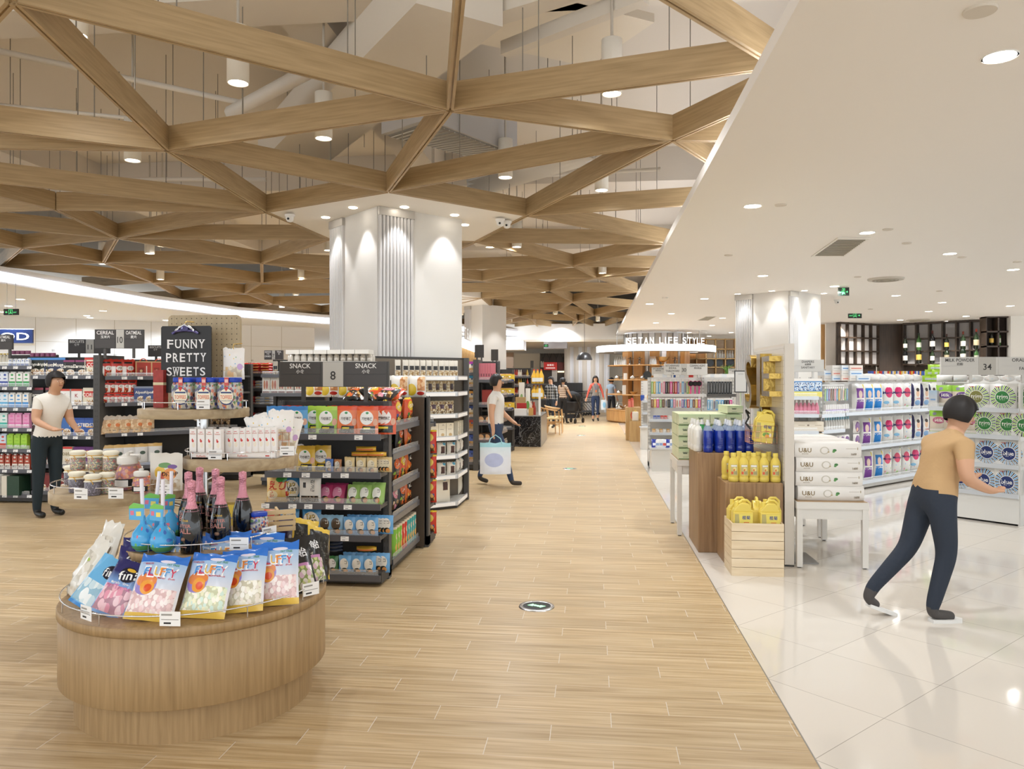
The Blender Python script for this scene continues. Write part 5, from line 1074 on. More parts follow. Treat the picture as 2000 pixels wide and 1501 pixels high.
# partition with gold letters
pa = thing('partition_panel', 'thick free standing white partition with gold letters on its left face', 'partition', (1.58, 6.54, 0))
b = MB(); b.box(0, .075, 0, 1.2, 0.015, 1.84, mat('#d3cbc0', .5)); b.build('panel', pa)
m_gr = NT('steel_grid'); tc = m_gr.n('TexCoord'); X_, Y_, Z_ = m_gr.xyz(tc.outputs['Object'])
fz = m_gr.math('FRACT', m_gr.math('MULTIPLY', Z_, 20)); fy = m_gr.math('FRACT', m_gr.math('MULTIPLY', Y_, 20)); jj = m_gr.math('LESS_THAN', m_gr.math('MINIMUM', fz, fy), .06)
m_gr.l(m_gr.mix(jj, '#cfcac2', '#a9a49b'), m_gr.b.inputs['Base Color']); m_gr.b.inputs['Roughness'].default_value = .3; m_gr.b.inputs['Metallic'].default_value = .35
b = MB(); b.box(-.006, 0, .02, 1.19, .7, 1.82, m_gr.m); b.build('grid_board', pa)
b = MB(); b.box(.0, .075, -.0, .0001, 0, .01, DK2); b.box(.075, .3, .1, .5, .0, .012, mat('#8f8c88', .4)); b.build('foot_plate', pa)
for zc_, r_ in ((1.65, .14), (1.42, .10)):
    b = MB(); b.lathe([(r_, 0), (r_, .02)], mat('#9c2f2a', .4), 28, M=Matrix.Translation((.075, .35, zc_)) @ Matrix.Rotation(PI/2, 4, 'Y')); b.build('red_disc', pa)
def text3d(s, h, depth, mf, ms):
    cu = bpy.data.curves.new('t', 'FONT'); cu.body = s; cu.size = 1; cu.extrude = .5; cu.resolution_u = 4
    o = bpy.data.objects.new('t', cu); COL.objects.link(o); dg = bpy.context.evaluated_depsgraph_get(); m = bpy.data.meshes.new_from_object(o.evaluated_get(dg))
    x0 = min(v.co.x for v in m.vertices); x1 = max(v.co.x for v in m.vertices); y0 = min(v.co.y for v in m.vertices); y1 = max(v.co.y for v in m.vertices); k_ = h/(y1-y0)
    b = MB(); vs = [((v.co.x-x0)*k_, -v.co.z*depth, (v.co.y-y0)*k_) for v in m.vertices]
    b.add(vs, [list(p.vertices) for p in m.polygons if abs(p.normal.z) > .5], mf); n0 = len(b.v); b.add(vs, [list(p.vertices) for p in m.polygons if abs(p.normal.z) <= .5], ms)
    w = (x1-x0)*k_; bpy.data.objects.remove(o); bpy.data.curves.remove(cu); bpy.data.meshes.remove(m)
    return b, w
GF = mat('#b99a52', .28, metal=.9, bump=.5, bscale=30); SF = mat('#a8a49c', .3, metal=.9, bump=.4, bscale=60)
def wall_letter(s, y_near, y_far, z0, h, label, depth=.1):
    b, w = text3d(s, h, depth, SF, GF); k_ = (y_far-y_near)/w; b.v = [(x*k_, y, z) for x, y, z in b.v]
    o = b.build('gold_letter', loc=(1.574-depth/2, y_far, z0)); o.rotation_euler = (0, 0, -PI/2)
    return tag(o, label, 'letter')
wall_letter('E', 6.62, 6.92, 1.40, .34, 'silver faced gold letter E nearest the white partition edge')
wall_letter('I', 6.98, 7.13, 1.30, .47, 'tall gold letter like an I in the middle of the partition')
wall_letter('S', 7.2, 7.52, 1.27, .5, 'curved gold letter at the far end of the partition', .13)
wall_letter('A', 6.9, 7.3, 1.13, .2, 'low silver and gold letter under the tall ones', .07)
# bottles
def blue_bottle(col='#15339c', cap='#e4e6ea', clear=True):
    def f():
        t = thing('bottle', None, None); m = mat(col, .12, coat=.5)
        b = MB(); b.lathe([(.036, 0), (.044, .008), (.044, .05), (.041, .06), (.044, .07), (.044, .17), (.04, .195)], m, 22); 
        for i in range(6): b.box(-.016, .016, -.0465, -.043, .05+.014*i, .055+.014*i, m)
        b.build('body', t)
        b = MB(); b.lathe([(.04, .195), (.03, .222), (.018, .235), (.016, .243)], mat('#aab8cc', .1, alpha=.55) if clear else m, 22, cap=False); b.build('shoulder', t)
        b = MB(); b.cyl(0, 0, .24, .262, .019, mat(cap, .35), 16); b.cyl(0, 0, .262, .285, .012, mat(cap, .35), 12); b.build('cap', t)
        return t
    return K('bottle', 'bottle', f)
BB = blue_bottle(); WB = blue_bottle('#e6e2d8', '#eceae4', False); GB = blue_bottle('#2f8a4a', '#eceae4', False)
tz = .889
for i, px in enumerate((1383, 1406, 1427, 1447, 1464)): BB.put((XY(px, 7.05), 7.05+.01*i, tz), .1*i, 'blue detergent bottle in the front row of five on the tall walnut block', 'blue bottles in the front row')
for i, px in enumerate((1376, 1396, 1416, 1435, 1453)): BB.put((XY(px+6, 7.17), 7.17, tz), 0, 'blue detergent bottle in the second row on the tall walnut block', 'blue bottles in the second row')
for i, px in enumerate((1392, 1412, 1431, 1448)): BB.put((XY(px+6, 7.29), 7.3, tz), 0, 'blue detergent bottle in the third row on the tall walnut block', 'blue bottles in the third row')
for px, y_ in ((1357, 7.3), (1363, 7.15), (1352, 7.45)): WB.put((XY(px, y_), y_, tz), 0, 'white detergent bottle left of the blue ones', 'white bottles left of the blue ones')
GB.put((XY(1371, 7.25), 7.25, tz), 0, 'green detergent bottle between the white and blue ones')
YM = mat('#e3cb5e', .35)
def yel_bottle():
    t = thing('bottle', None, None)
    b = MB(); b.lathe([(.036, 0), (.043, .008), (.043, .03), (.04, .036), (.04, .045), (.043, .052), (.043, .15), (.036, .175), (.022, .2), (.019, .215)], YM, 22, sx=1, sy=.85); b.build('body', t)
    b = MB(); b.cyl(0, 0, .212, .24, .022, mat('#ecd668', .35), 16); b.build('cap', t)
    b = MB(); n = 8; f = lambda a: (.0436*math.sin(a), -.0376*math.cos(a)); vs = []
    for i in range(n+1):
        x, y = f(-.7+1.4*i/n); vs += [(x, y, .055), (x, y, .145)]
    b.add(vs, [(2*i, 2*i+2, 2*i+3, 2*i+1) for i in range(n)], prt('#c9b878', (('r', .1, .8, .9, .95, '#e8e8e4'), ('e', .6, .55, .25, .2, '#e8dc8a'), ('e', .5, .5, .12, .1, '#d97a3a'), ('r', .1, .1, .4, .35, '#d9603a'), ('r', .45, .1, .95, .4, '#a8a070')), .4), [(i//2/n, i % 2) for i in range(2*n+2)], True); b.build('label', t)
    return t
YB = K('bottle', 'bottle', yel_bottle)
for i, px in enumerate((1432.5, 1452.5, 1472, 1492, 1514.5)): YB.put((XY(px, 6.63), 6.63, .685), random.uniform(-.2, .2), 'yellow detergent bottle in the front row of five on the lower block', 'yellow bottles in the front row')
for i, px in enumerate((1419, 1444, 1463, 1482, 1502)): YB.put((XY(px, 6.76), 6.77, .685), .6, 'yellow detergent bottle in the back row on the lower block', 'yellow bottles in the back row')
def jug():
    t = thing('jug', None, None); w, d = .155, .095
    b = MB(); b.box(-w/2, w/2, -d/2, d/2, 0, .18, YM); q = [(-w/2, .178), (w/2, .178), (w/2-.012, .205), (w/2-.03, .245), (-.005, .25), (-.03, .238), (-w/2+.012, .2)]
    b.xprism(q, -d/2+.012, d/2-.012, YM); b.build('body', t, bevel=.008)
    b = MB(); b.tube([(w/2-.016, 0, .19), (w/2-.014, 0, .245), (w/2-.04, 0, .268), (.0, 0, .268), (-.02, 0, .245)], .011, YM, 8); b.build('handle', t)
    b = MB(); b.cyl(-w/2+.035, 0, .2, .255, .017, mat('#ecd668', .35), 14); b.build('cap', t)
    b = MB(); b.box(-w/2+.012, w/2-.006, -d/2-.002, -d/2-.0005, .03, .165, mat('#b9ad70', .4), prt('#e6d462', (('e', -.1, .5, .35, 1.2, '#b5a96a'), ('e', .62, .3, .22, .14, '#7aa84a'), ('e', .7, .22, .16, .1, '#e8a03a'), ('e', .85, .3, .06, .12, '#f0e8d8'), ('r', .5, .5, .8, .54, '#d8603a')), .4))
    b.text('榄菊', .022, .138, .03, mat('#1f3f8a', .5), y=-d/2-.003, w=.062); b.build('label', t)
    return t
JG = K('jug', 'jug', jug)
for px, y_, rz, l in ((1449, 6.27, .05, 'yellow jug at the left front of the pine crate'), (1502, 6.27, .02, 'yellow jug at the right front of the pine crate'), (1440, 6.4, .1, 'yellow jug at the left back of the pine crate'), (1505, 6.42, -.05, 'yellow jug at the right back of the pine crate'), (1478, 6.38, 1.5, 'yellow jug turned sideways in the middle of the crate')): JG.put((XY(px, y_), y_, .315), rz, l)
PN = wood('#dcc5a0', '#ead8ba', (2.2, 30, 30), .55, 'pine_light', .9); PN2 = wood('#d6be98', '#e6d3b4', (30, 2.2, 30), .55, 'pine_side', .9)
cr = thing('pine_crate', 'pale pine slatted crate on the tiles holding yellow jugs', 'crate', (1.09, 6.19, 0))
for i in range(6):
    h0, h1 = .07*i, .07*i+.0665
    if i == 5: h1 = .413
    b = MB(); b.box(0, .4, 0, .012, h0, h1, PN); b.box(0, .4, .328, .34, h0, h1, PN); b.box(0, .012, .013, .327, h0, h1, PN2); b.box(.388, .4, .013, .327, h0, h1, PN2); b.build('slats', cr)
b = MB(); b.box(.013, .387, .013, .327, .295, .313, PN); b.build('floor_board', cr)
# hanging basket
bk_ = thing('wire_basket', 'copper wire basket hung on the partition with yellow jugs in it', 'basket', (1.43, 6.78, 1.0)); 
b = MB()
for z_ in (0, .05, .1, .15): b.tube([(-.1, -.1, z_), (.12, -.1, z_), (.12, .12, z_), (-.1, .12, z_)], .002, CP, 5, True)
for i in range(6):
    q = -.1+.22*i/5; b.tube([(q, -.1, 0), (q, -.1, .15)], .002, CP, 5); b.tube([(-.1, q, 0), (-.1, q, .15)], .002, CP, 5); b.tube([(q, -.1, 0), (q, .12, 0)], .002, CP, 5)
b.build('wire', bk_); b = MB(); b.tube([(-.12, -.02, .28), (-.1, -.04, .22), (-.13, -.06, .17), (-.09, -.08, .12)], .009, BLACK, 6); b.tube([(-.12, -.02, .28), (-.08, .03, .25)], .007, BLACK, 6); b.build('clip', bk_)
JG.put((1.45, 6.76, 1.006), -.2, 'yellow jug at the front of the hanging wire basket', ry=.12, sc=1.0); JG.put((1.46, 6.87, 1.006), -.1, 'yellow jug at the back of the hanging wire basket', ry=.1)
# tables
def table(label, x0, x1, y0, y1, h, leg=.045, top=.06, rim=True):
    t = thing('display_table', label, 'table', (x0, y0, 0)); w, d = x1-x0, y1-y0
    b = MB(); b.box(0, w, 0, d, h-top, h-.004, WHT); b.box(.01, w-.01, .01, d-.01, h-.004, h, WLT); b.build('table_top', t)
    b = MB(); b.box(.02, w-.02, .015, .03, h-top-.085, h-top, WHT); b.box(.02, w-.02, d-.03, d-.015, h-top-.085, h-top, WHT); b.box(.015, .03, .03, d-.03, h-top-.085, h-top, WHT); b.box(w-.03, w-.015, .03, d-.03, h-top-.085, h-top, WHT); b.build('apron', t)
    for x in (.004, w-leg-.004):
        for y in (.004, d-leg-.004): b = MB(); b.box(x, x+leg, y, y+leg, .008, h-top, WHT); b.cyl(x+leg/2, y+leg/2, 0, .01, .016, DK2, 10); b.build('leg', t)
    return t
table('white table with a wood top stacked with white toilet roll packs', 1.665, 2.235, 6.5, 7.66, .545)
table('white table behind the toilet roll table, only its legs showing', 1.9, 2.24, 7.75, 8.42, .545)
table('tall white table with green tissue packs at the edge of the plank floor', .83, 1.48, 7.7, 8.42, .75)
# toilet roll packs
def tp():
    w, d, h = .53, .34, .117
    m = prt('#e8e4de', (('e', .44, .5, .07, .26, '#c3bdb0'), ('e', .44, .5, .05, .2, '#e8e4de'), ('e', .59, .52, .03, .09, '#3f7a3c'), ('e', .575, .42, .02, .07, '#5a9450'), ('e', .5, .4, .014, .04, '#b09a6a'), ('r', .76, .62, .92, .66, '#c3bcb0'), ('r', .93, .56, .945, .72, '#a89878')), .35)
    b = MB(); nx, nz = 20, 6; vf = []; uv = []
    def s(x, z): return (x, -d/2+.02*(abs(2*x/w)**6)+.018*(abs(2*z/h-1)**4)+.0018*math.sin(x*60)*math.cos(z*50), z)
    for j in range(nz+1):
        for i in range(nx+1):
            u, v = i/nx, j/nz; vf.append(s((u-.5)*w, v*h)); uv.append((u, v))
    fs = [(j*(nx+1)+i, j*(nx+1)+i+1, (j+1)*(nx+1)+i+1, (j+1)*(nx+1)+i) for j in range(nz) for i in range(nx)]
    b.add(vf, fs, m, uv, True); n = len(vf); b.add([(x, -y, z) for x, y, z in vf], [f[::-1] for f in fs], mat('#e8e4de', .4), None, True)
    top = [vf[nz*(nx+1)+i] for i in range(nx+1)]; bot = [vf[i] for i in range(nx+1)]; pl_ = mat('#e8e4de', .4, bump=.4, bscale=18)
    rows_ = []
    for k_ in range(9):
        for i in range(nx+1):
            x, y, z = top[i]; t_ = k_/8; yy = y*(1-2*t_); zz = h+.008*math.sin(PI*t_)*(1+.5*math.sin(x*40)) if 0 < k_ < 8 else z; rows_.append((x, yy, zz))
    b.add(rows_, [(k_*(nx+1)+i, k_*(nx+1)+i+1, (k_+1)*(nx+1)+i+1, (k_+1)*(nx+1)+i) for k_ in range(8) for i in range(nx)], pl_, None, True)
    for sd in (0, nx):
        colv = [vf[j*(nx+1)+sd] for j in range(nz+1)]; n_ = nz+1; vs = colv+[((x+(.035 if sd else -.02)*math.sin(PI*j/nz)), 0, z) for j, (x, y, z) in enumerate(colv)]+[(x, -y, z) for x, y, z in colv]
        f2 = [(a*n_+j, a*n_+j+1, (a+1)*n_+j+1, (a+1)*n_+j) for a in range(2) for j in range(nz)]; b.add(vs, f2 if not sd else [f[::-1] for f in f2], mat('#e8e4de', .4), None, True)
    F = lambda x, z: (x, s(x, z)[1]-.0015, z)
    b.text('U&U', -.185, .06, .036, mat('#7d6634', .5), fn=F); b.text('BLEACH-FREE', -.185, .03, .006, mat('#7d6634', .5), fn=F); b.text('1600', .2, .03, .018, mat('#6a5428', .5), fn=F)
    return b.build('toilet_roll_pack')
TP = K('toilet_roll_pack', 'tissue pack', tp)
for i in range(4):
    TP.put((1.951-.006*i+random.uniform(-.003, .003), 6.72, .546+.118*i), random.uniform(-.02, .02), ['white toilet roll pack at the bottom of the front stack of four', 'white toilet roll pack second from the bottom of the front stack', 'white toilet roll pack third from the bottom of the front stack', 'white toilet roll pack on top of the front stack of four'][i])
    TP.put((1.957, 7.08, .546+.118*i), 0, 'white toilet roll pack in the stack behind the front one', 'toilet roll packs behind'); TP.put((1.957, 7.44, .546+.118*i), 0, 'white toilet roll pack in the stack behind the front one', 'toilet roll packs behind')
# tissue packs
TG = prt('#d3d6b4', (('r', -1, -1, 2, .12, '#7f9468'), ('g', .5, 1.1, '#b3cf9a'), ('r', .3, .52, .55, .62, '#5a6a52'), ('r', .28, .2, .6, .26, '#9fb088')), .3)
TIS = K('tissue_pack', 'tissue pack', lambda: (lambda b: (b.box(-.075, .075, -.11, .11, 0, .108, mat('#cdd2ac', .35, bump=.3, bscale=20), TG), b.text('BABO', -.01, .07, .014, mat('#4a5a48', .5), y=-.112), b.build('tissue_pack', bevel=0))[-1])(MB()))
for l_ in range(4):
    for c_ in range(4):
        for d_ in range(3): TIS.put((.925+.153*c_, 7.83+.225*d_, .751+.1135*l_), random.uniform(-.03, .03), 'pale green tissue pack in the block on the tall white table', 'green tissue packs on the white table')
for c_ in range(2): TIS.put((1.385+.0*c_+.0, 7.84+.22*c_, 1.208), .1, 'pale tissue pack lying on top at the right', 'tissue packs on top', sc=(1, 1, .7))
# ================================================================== WHITE GONDOLAS
def WU(name, label, P0, P1, depth, H, zs, **k): return Unit(name, label, 'shelf unit', P0, P1, depth, H, zs, dark=False, back=mat('#d9d6d0', .5), **k)
# unit 34
P0, P1 = (3.82, 9.22), (4.44, 8.55)
u34 = WU('milk_powder_shelf', 'white shelf unit under sign 34 with milk powder and blue and green round printed bags', P0, P1, .4, 1.5, [.323, .627, .937, 1.225], basefull=.3)
def burst(txt, c0, c1, c2):
    m = prt('#e3e1dc', (('s', .5, .47, .27, .47, 40, c1, c2), ('e', .5, .47, .27, .27, '#eae8e2'), ('e', .5, .47, .25, .25, c0)), .3)
    def f():
        b = bag(.27, .265, .08, m, None, False, hash(txt) % 50, 12, 12, 0, 0, .004); b.text(txt, 0, .13, .045, mat('#efeee8', .4), fn=b.surf, w=.105); b.text('milk powder', 0, .098, .011, mat('#efeee8', .4), fn=b.surf); b.text('Anlene', -.05, .238, .014, mat('#c9352b', .4), fn=b.surf)
        return b.build('milk_powder_bag')
    return K('milk_powder_bag', 'milk powder bag', f)
TRO, TRG, BLU = burst('trim', '#7d7c42', '#9cc23e', '#2f4a38'), burst('trim', '#2f7a3c', '#8cc43a', '#23402e'), burst('blue', '#1c2f6a', '#4aa0d8', '#151b2e')
def milk(c): return bagkind('milk_powder_bag', 'milk powder bag', .19, .25, .07, prt('#cdbfae', (('r', -1, .72, 2, 2, '#8fbf45'), ('e', .35, .84, .12, .07, '#8a8a98'), ('e', .62, .55, .36, .15, c), ('r', -1, -1, 2, .06, '#a9b86a')), .2), [('Milk', .12, .55, .035, '#efeae2')], seed=91)
MK, MP = milk('#6a4a8a'), milk('#b8607a')
z = 1.225
u34.put(MK, [1845], z, 'green topped milk powder bag at the left of the top shelf, behind the grey carton', inset=.13); u34.put(MK, [1878], z, 'green topped milk powder bag with a purple badge on the top shelf', inset=.1)
u34.put(boxkind('milk_powder_carton', 'carton', .09, .05, .19, mat('#b9bcc0', .4), prt('#c3c2c0', (('g', .3, 1, '#9ab0c4'), ('r', .2, .4, .8, .5, '#7a98c0')), .4)), [1824], z, 'small grey blue carton at the left end of the top shelf', inset=.05)
u34.put(TRO, [1909], z, 'bag with an olive green round print on the top shelf', inset=.08); u34.put(TRG, [1960], z, 'bag with a bright green round print on the top shelf', inset=.07); u34.put(TRG, [1998], z, 'green round printed bag cut by the photo edge, top shelf', inset=.14); u34.put(TRO, [1930], z, 'olive round printed bag ranked behind the first', inset=.18)
z = .937
u34.put(MP, [1832, 1858], z, 'green topped milk bag on the second shelf at the left', inset=.12); u34.put(MP, [1889], z, 'green topped milk bag with a pink badge on the second shelf', inset=.08); u34.put(TRG, [1925], z, 'green round printed bag left of two on the second shelf', inset=.1); u34.put(TRG, [1970], z, 'green round printed bag right of two on the second shelf', inset=.08); u34.put(TRG, [2003], z, 'green round printed bag cut by the photo edge, second shelf', inset=.05)
z = .627
u34.put(BLU, [1882], z, 'blue round printed bag at the left of the third shelf', inset=.12); u34.put(BLU, [1930], z, 'blue round printed bag in the middle of the third shelf', inset=.09); u34.put(BLU, [1973], z, 'blue round printed bag at the right of the third shelf', inset=.07); u34.put(BLU, [2003, 1951], z, 'blue round printed bag ranked behind on the third shelf', inset=.18)
z = .323
u34.put(BLU, [1835, 1878], z, 'blue round printed bag at the left of the bottom shelf, behind the walking person', inset=.1); u34.put(BLU, [1923], z, 'blue round printed bag left of two on the bottom shelf', inset=.08); u34.put(BLU, [1969], z, 'blue round printed bag right of two on the bottom shelf', inset=.06); u34.put(BLU, [2003, 1990], z, 'blue round printed bag ranked behind on the bottom shelf', inset=.18)
b = MB(); b.box(0, .5, 0, .02, .0, 1.5, mat('#d9d7d2', .4)); tag(b.build('end_panel', loc=(4.46, 8.56, 0), rz=.75), 'white end panel of the milk powder shelf at the right photo edge', 'panel')
sg = sign(1838, 2090, 697, 732, 8.25, ((.01, .265, 'p', 'MILK POWDER', '奶粉', '', ''), (.275, .40, 'n', '34', '', '', ''), (.415, .99, 'p', 'ORAL CARE PRODUCT', '口腔用品', 'FACIAL CLEANSER', '面部用品')), 'pale aisle sign number 34 reading MILK POWDER and ORAL CARE PRODUCT', dark=False, poles=(.22, .6), pz=1.5)
# diapers
D0, D1 = (2.98, 10.42), (5.85, 13.2)
ud = WU('diaper_shelf', 'long white shelf of nappy packs running away at an angle', (3.42, 10.85), D1, .4, 1.5, [.11, .594, 1.078])
def dia(c, kind=0):
    if kind == 0: ops = (('r', .22, .06, .78, .44, c), ('r', .22, .5, .78, .84, c), ('e', .5, .62, .14, .14, '#e3c8b8'), ('e', .8, .9, .06, .08, '#e0c83a')); tx = [('DryMax', 0, .39, .035, '#f2f0ec', 0, .11)]
    elif kind == 1: ops = (('e', .42, .7, .22, .16, '#d4286a'), ('e', .58, .7, .22, .16, '#d4286a'), ('e', .5, .6, .24, .12, '#d4286a'), ('e', .3, .3, .2, .06, '#8ac0e0'), ('c', 0, .4, 5, .12, ('#e08a8a', '#8ac0e0', '#f0d080'))); tx = [('Merries', 0, .66, .04, '#24306a', 0, .17)]
    elif kind == 2: ops = (('c', 0, 1, 6, .25, ('#e8a0a0', '#a0c8e8', '#f0d890', '#b8d890')), ('e', .5, .66, .26, .18, '#d84a6a')); tx = [('Merries', 0, .66, .035, '#24306a', 0, .13)]
    else: ops = (('r', .02, 0, .3, 1, '#2a2a5a'), ('e', .6, .62, .16, .14, '#e0b898'), ('e', .6, .75, .14, .07, '#3a2a22'), ('e', .6, .25, .25, .1, '#8ab0d8')); tx = [('mild', .12, .42, .03, '#c9452e')]
    return bagkind('nappy_pack', 'nappy pack', .2, .4, .12, prt('#e6e4e0', ops, .3), tx, seed=95+kind, crinkle=.004)
DP, DB, DM, DT, DBY = dia('#7a3f96'), dia('#1f7fcc'), dia('', 1), dia('', 2), dia('', 3)
for zi, sp in ((1.078, ((DP, 1676), (DB, 1694), (DB, 1711), (DM, 1732), (DM, 1751), (DT, 1768), (DBY, 1786), (DBY, 1803), (DBY, 1818))), (.594, ((DP, 1689), (DB, 1710), (DM, 1732), (DM, 1752), (DT, 1769), (DBY, 1787), (DBY, 1803), (DBY, 1818))), (.11, ((DP, 1692), (DB, 1713), (DT, 1729), (DT, 1748), (DT, 1766), (DM, 1784), (DM, 1800), (DT, 1815)))):
    nm = {1.078: 'top', .594: 'middle', .11: 'bottom'}[zi]
    for k_, px in sp:
        kn = {DP: 'white nappy pack with a purple panel', DB: 'white nappy pack with a blue panel', DM: 'white nappy pack with a pink heart', DT: 'dotted nappy pack with a round pink badge', DBY: 'white nappy pack with a baby picture'}[k_]
        o = ud.put(k_, [px], zi, kn+' on the %s angled shelf' % nm, inset=.1, rot=-.5)
for o in bpy.data.objects:
    pass
SPB = bagkind('nappy_pack', 'nappy pack', .17, .18, .06, prt('#e6e2de', (('e', .5, .5, .36, .4, '#7a4a86'), ('e', .4, .3, .14, .16, '#e0b898')), .3), seed=97)
ud.put(SPB, [1672], .594, 'small round purple pack, lower of two beside the nappies'); ud.put(SPB, [1672], .594+.19, 'small round purple pack, upper of two beside the nappies')
# toothbrush bay
ut = WU('toothbrush_shelf', 'white shelf unit of toothbrushes and small bottles beside the nappies', (2.98, 10.42), (3.40, 10.83), .4, 1.52, [.11, .594, .86, 1.07])
hk = lambda c1, c2, w=.035, h=.19: bagkind('hanging_pack', 'blister pack', w, h, .015, prt(c1, (('r', .35, .1, .65, .75, c2), ('r', -1, .85, 2, 2, '#ece8e2')), .3), seed=3, nx=3, ny=4)
cols = [('#8ab86a', '#dfe8d0'), ('#6aa8d0', '#e8f0f4'), ('#7a5a9a', '#e0d8ea'), ('#7a4a38', '#c9a888'), ('#5a3a30', '#b89a80'), ('#d88aa0', '#f0d0d8'), ('#5a9ad0', '#f0e8a0'), ('#e0b83a', '#f4ead0'), ('#c8c0b0', '#3a4a8a'), ('#e8e0d0', '#c9452e')]
HK = [hk(*c_) for c_ in cols]
for i in range(12): ut.put(HK[i % 10], [1612+3.9*i], 1.25, 'hanging toothbrush pack in the row on the white shelf', 'hanging toothbrush packs', inset=.1)
b = MB(); b.box(0, .58, 0, .012, 0, .02, mat('#d8d6d2', .4)); tag(b.build('hook_rail', loc=(3.02-.07*.0, 10.53, 1.452), rz=.77), 'white hook rail holding the toothbrush packs', 'rail')
sb = boxkind('toothpaste_box', 'box', .035, .04, .13, mat('#e8e4e0', .4), prt('#e8e4e0', (('r', 0, .3, 1, .5, '#b8a0d0'),), .4))
for i in range(13): ut.put(sb, [1612+3.5*i], 1.07, 'little toothpaste box in the packed row below the toothbrushes', 'toothpaste boxes', inset=.06)
lb = K('lotion_bottle', 'bottle', lambda: (lambda b: (b.lathe([(.02, 0), (.024, .01), (.022, .1), (.012, .135)], mat('#e9e6e0', .3), 14), b.cyl(0, 0, .132, .17, .013, mat('#8ab8c8', .35), 10), b.build('lotion_bottle'))[-1])(MB()))
for i in range(10): ut.put(lb, [1613+4.8*i], .86, 'white lotion bottle with a pale blue cap in the row', 'white lotion bottles', inset=.06)
for i in range(5): ut.put(SPB, [1616+9*i], .594, 'round purple pack on the lower toothbrush shelf', 'purple packs on the lower shelf', inset=.1)
# bay between the partition and the post
us = WU('sanitary_shelf', 'white shelf unit under the DIAPERS sign with pink bottles', (XY(1535, 10.3), 10.3), (XY(1599, 10.3), 10.3), .4, 1.55, [.11, .6, .86, 1.08, 1.31])
BTB = boxkind('toothbrush_box', 'box', .16, .05, .24, mat('#cfd8e2', .4), prt('#5a90c8', (('r', 0, 0, 1, .3, '#e8dc70'), ('v', .05, .35, .95, .8, 14, ('#3a5a90', '#e8eef2', '#6aa0d8', '#2a3a60', '#d0dce8')), ('r', 0, .86, 1, 1, '#e9e5df')), .3))
us.put(BTB, [1562, 1578, 1592], 1.31, 'blue and yellow toothbrush box on the top shelf under the DIAPERS sign', inset=.08)
pb = K('lotion_bottle', 'bottle', lambda: (lambda b: (b.lathe([(.03, 0), (.035, .01), (.028, .1), (.01, .16)], mat('#d98a9e', .3), 14), b.cyl(0, 0, .155, .19, .012, mat('#e8e4e0', .35), 10), b.build('lotion_bottle'))[-1])(MB()))
us.put(pb, [1556, 1564, 1572, 1580, 1588, 1595], 1.08, 'pink lotion bottle with a white top under the DIAPERS sign', inset=.07)
CTN = boxkind('tissue_box', 'box', .28, .2, .13, mat('#ddd0bc', .5), prt('#e6dccb', (('r', .2, .55, .35, .7, '#8a7a68'), ('r', .6, .6, .9, .66, '#b8a890'), ('r', 0, 0, 1, .06, '#b89a78')), .5))
us.put(CTN, [1551, 1583], .86, 'cream paper pack in the upper layer under the pink bottles', inset=.14, jit=.01); us.put(CTN, [1551, 1583], .86-.15, 'cream paper pack in the lower layer under the pink bottles', inset=.14, jit=.01)
sign(1540, 1607, 702, 726, 10.2, ((.1, .99, 'p', 'DIAPERS', '纸尿裤', 'SANITARY', ''),), 'pale aisle sign reading DIAPERS and SANITARY', dark=False, poles=(.7,), pz=1.5)
sign(1607, 1632, 720, 733, 11.5, ((.0, 1, 'p', 'TABLEWARE', '', '', ''),), 'small pale TABLEWARE sign behind the toothbrushes', dark=False, poles=(.5,), pz=0)
# goods on top of the white units
wb_ = [boxkind('carton_box', 'box', .2, .15, .07, mat(c_, .5), prt(c_, (('r', .1, .3, .9, .5, c2),), .5)) for c_, c2 in (('#e6e2dc', '#c8c4be'), ('#dfe6ec', '#5a90c8'), ('#e8ddd4', '#d97a6a'))]
for i, (px, n_) in enumerate(((1616, 2), (1632, 3), (1650, 3), (1666, 3), (1680, 1))):
    for j in range(n_):
        x, y = XY(px, 11.1), 11.1; wb_[(i+j) % 3].put((x, y, 1.52+.072*j), .3, 'white carton stacked on top of the toothbrush shelf', 'white cartons on the shelf top')
gp = bagkind('wipes_pack', 'pack', .16, .1, .06, prt('#a4cf3c', (('r', .2, .3, .8, .6, '#b8c4c0'),), .3), seed=98, nx=5, ny=5)
for i, (px, dz) in enumerate(((1812, 0), (1822, 0), (1832, 0), (1842, 0), (1852, 0), (1817, .09), (1827, .09), (1838, .09), (1820, .17), (1830, .17))): gp.put((XY(px, 12.6), 12.6, 1.5+dz), random.uniform(-.5, .5), 'lime green wipes pack heaped on top of the nappy shelf', 'lime green wipes packs')
tb = [K('tub', 'tub', (lambda c_: lambda: MB().lathe([(.04, 0), (.042, .06), (.044, .075)], mat(c_, .4), 12).build('tub'))(c_)) for c_ in ('#c9352b', '#3a5aa8', '#e0b23a', '#d8d4cc')]
for i in range(34): px = 1700+3.3*i; tb[random.randrange(4)].put((XY(px, 13.4), 13.4, 1.6), 0, 'small coloured tub on the far shelf beyond the nappies', 'coloured tubs beyond the nappies')
uy = WU('far_shelf', 'far white shelf behind the nappies carrying tubs', (XY(1690, 13.3), 13.3), (XY(2040, 13.3), 13.3), .4, 1.6, [.3, .7, 1.1])
bw_ = [bagkind('nappy_pack', 'nappy pack', .26, .12, .2, prt('#e4e2de', (('c', 0, 1, 5, .2, ('#b8d0e0', '#e8c8b8')),), .3), seed=99, nx=6, ny=5, crinkle=.006)]
for i in range(8): ud.put(bw_[0], [1668+17*i], 1.5, 'clear wrapped nappy pack lying on top of the angled shelf', 'nappy packs lying on top', inset=.2, jit=.4)
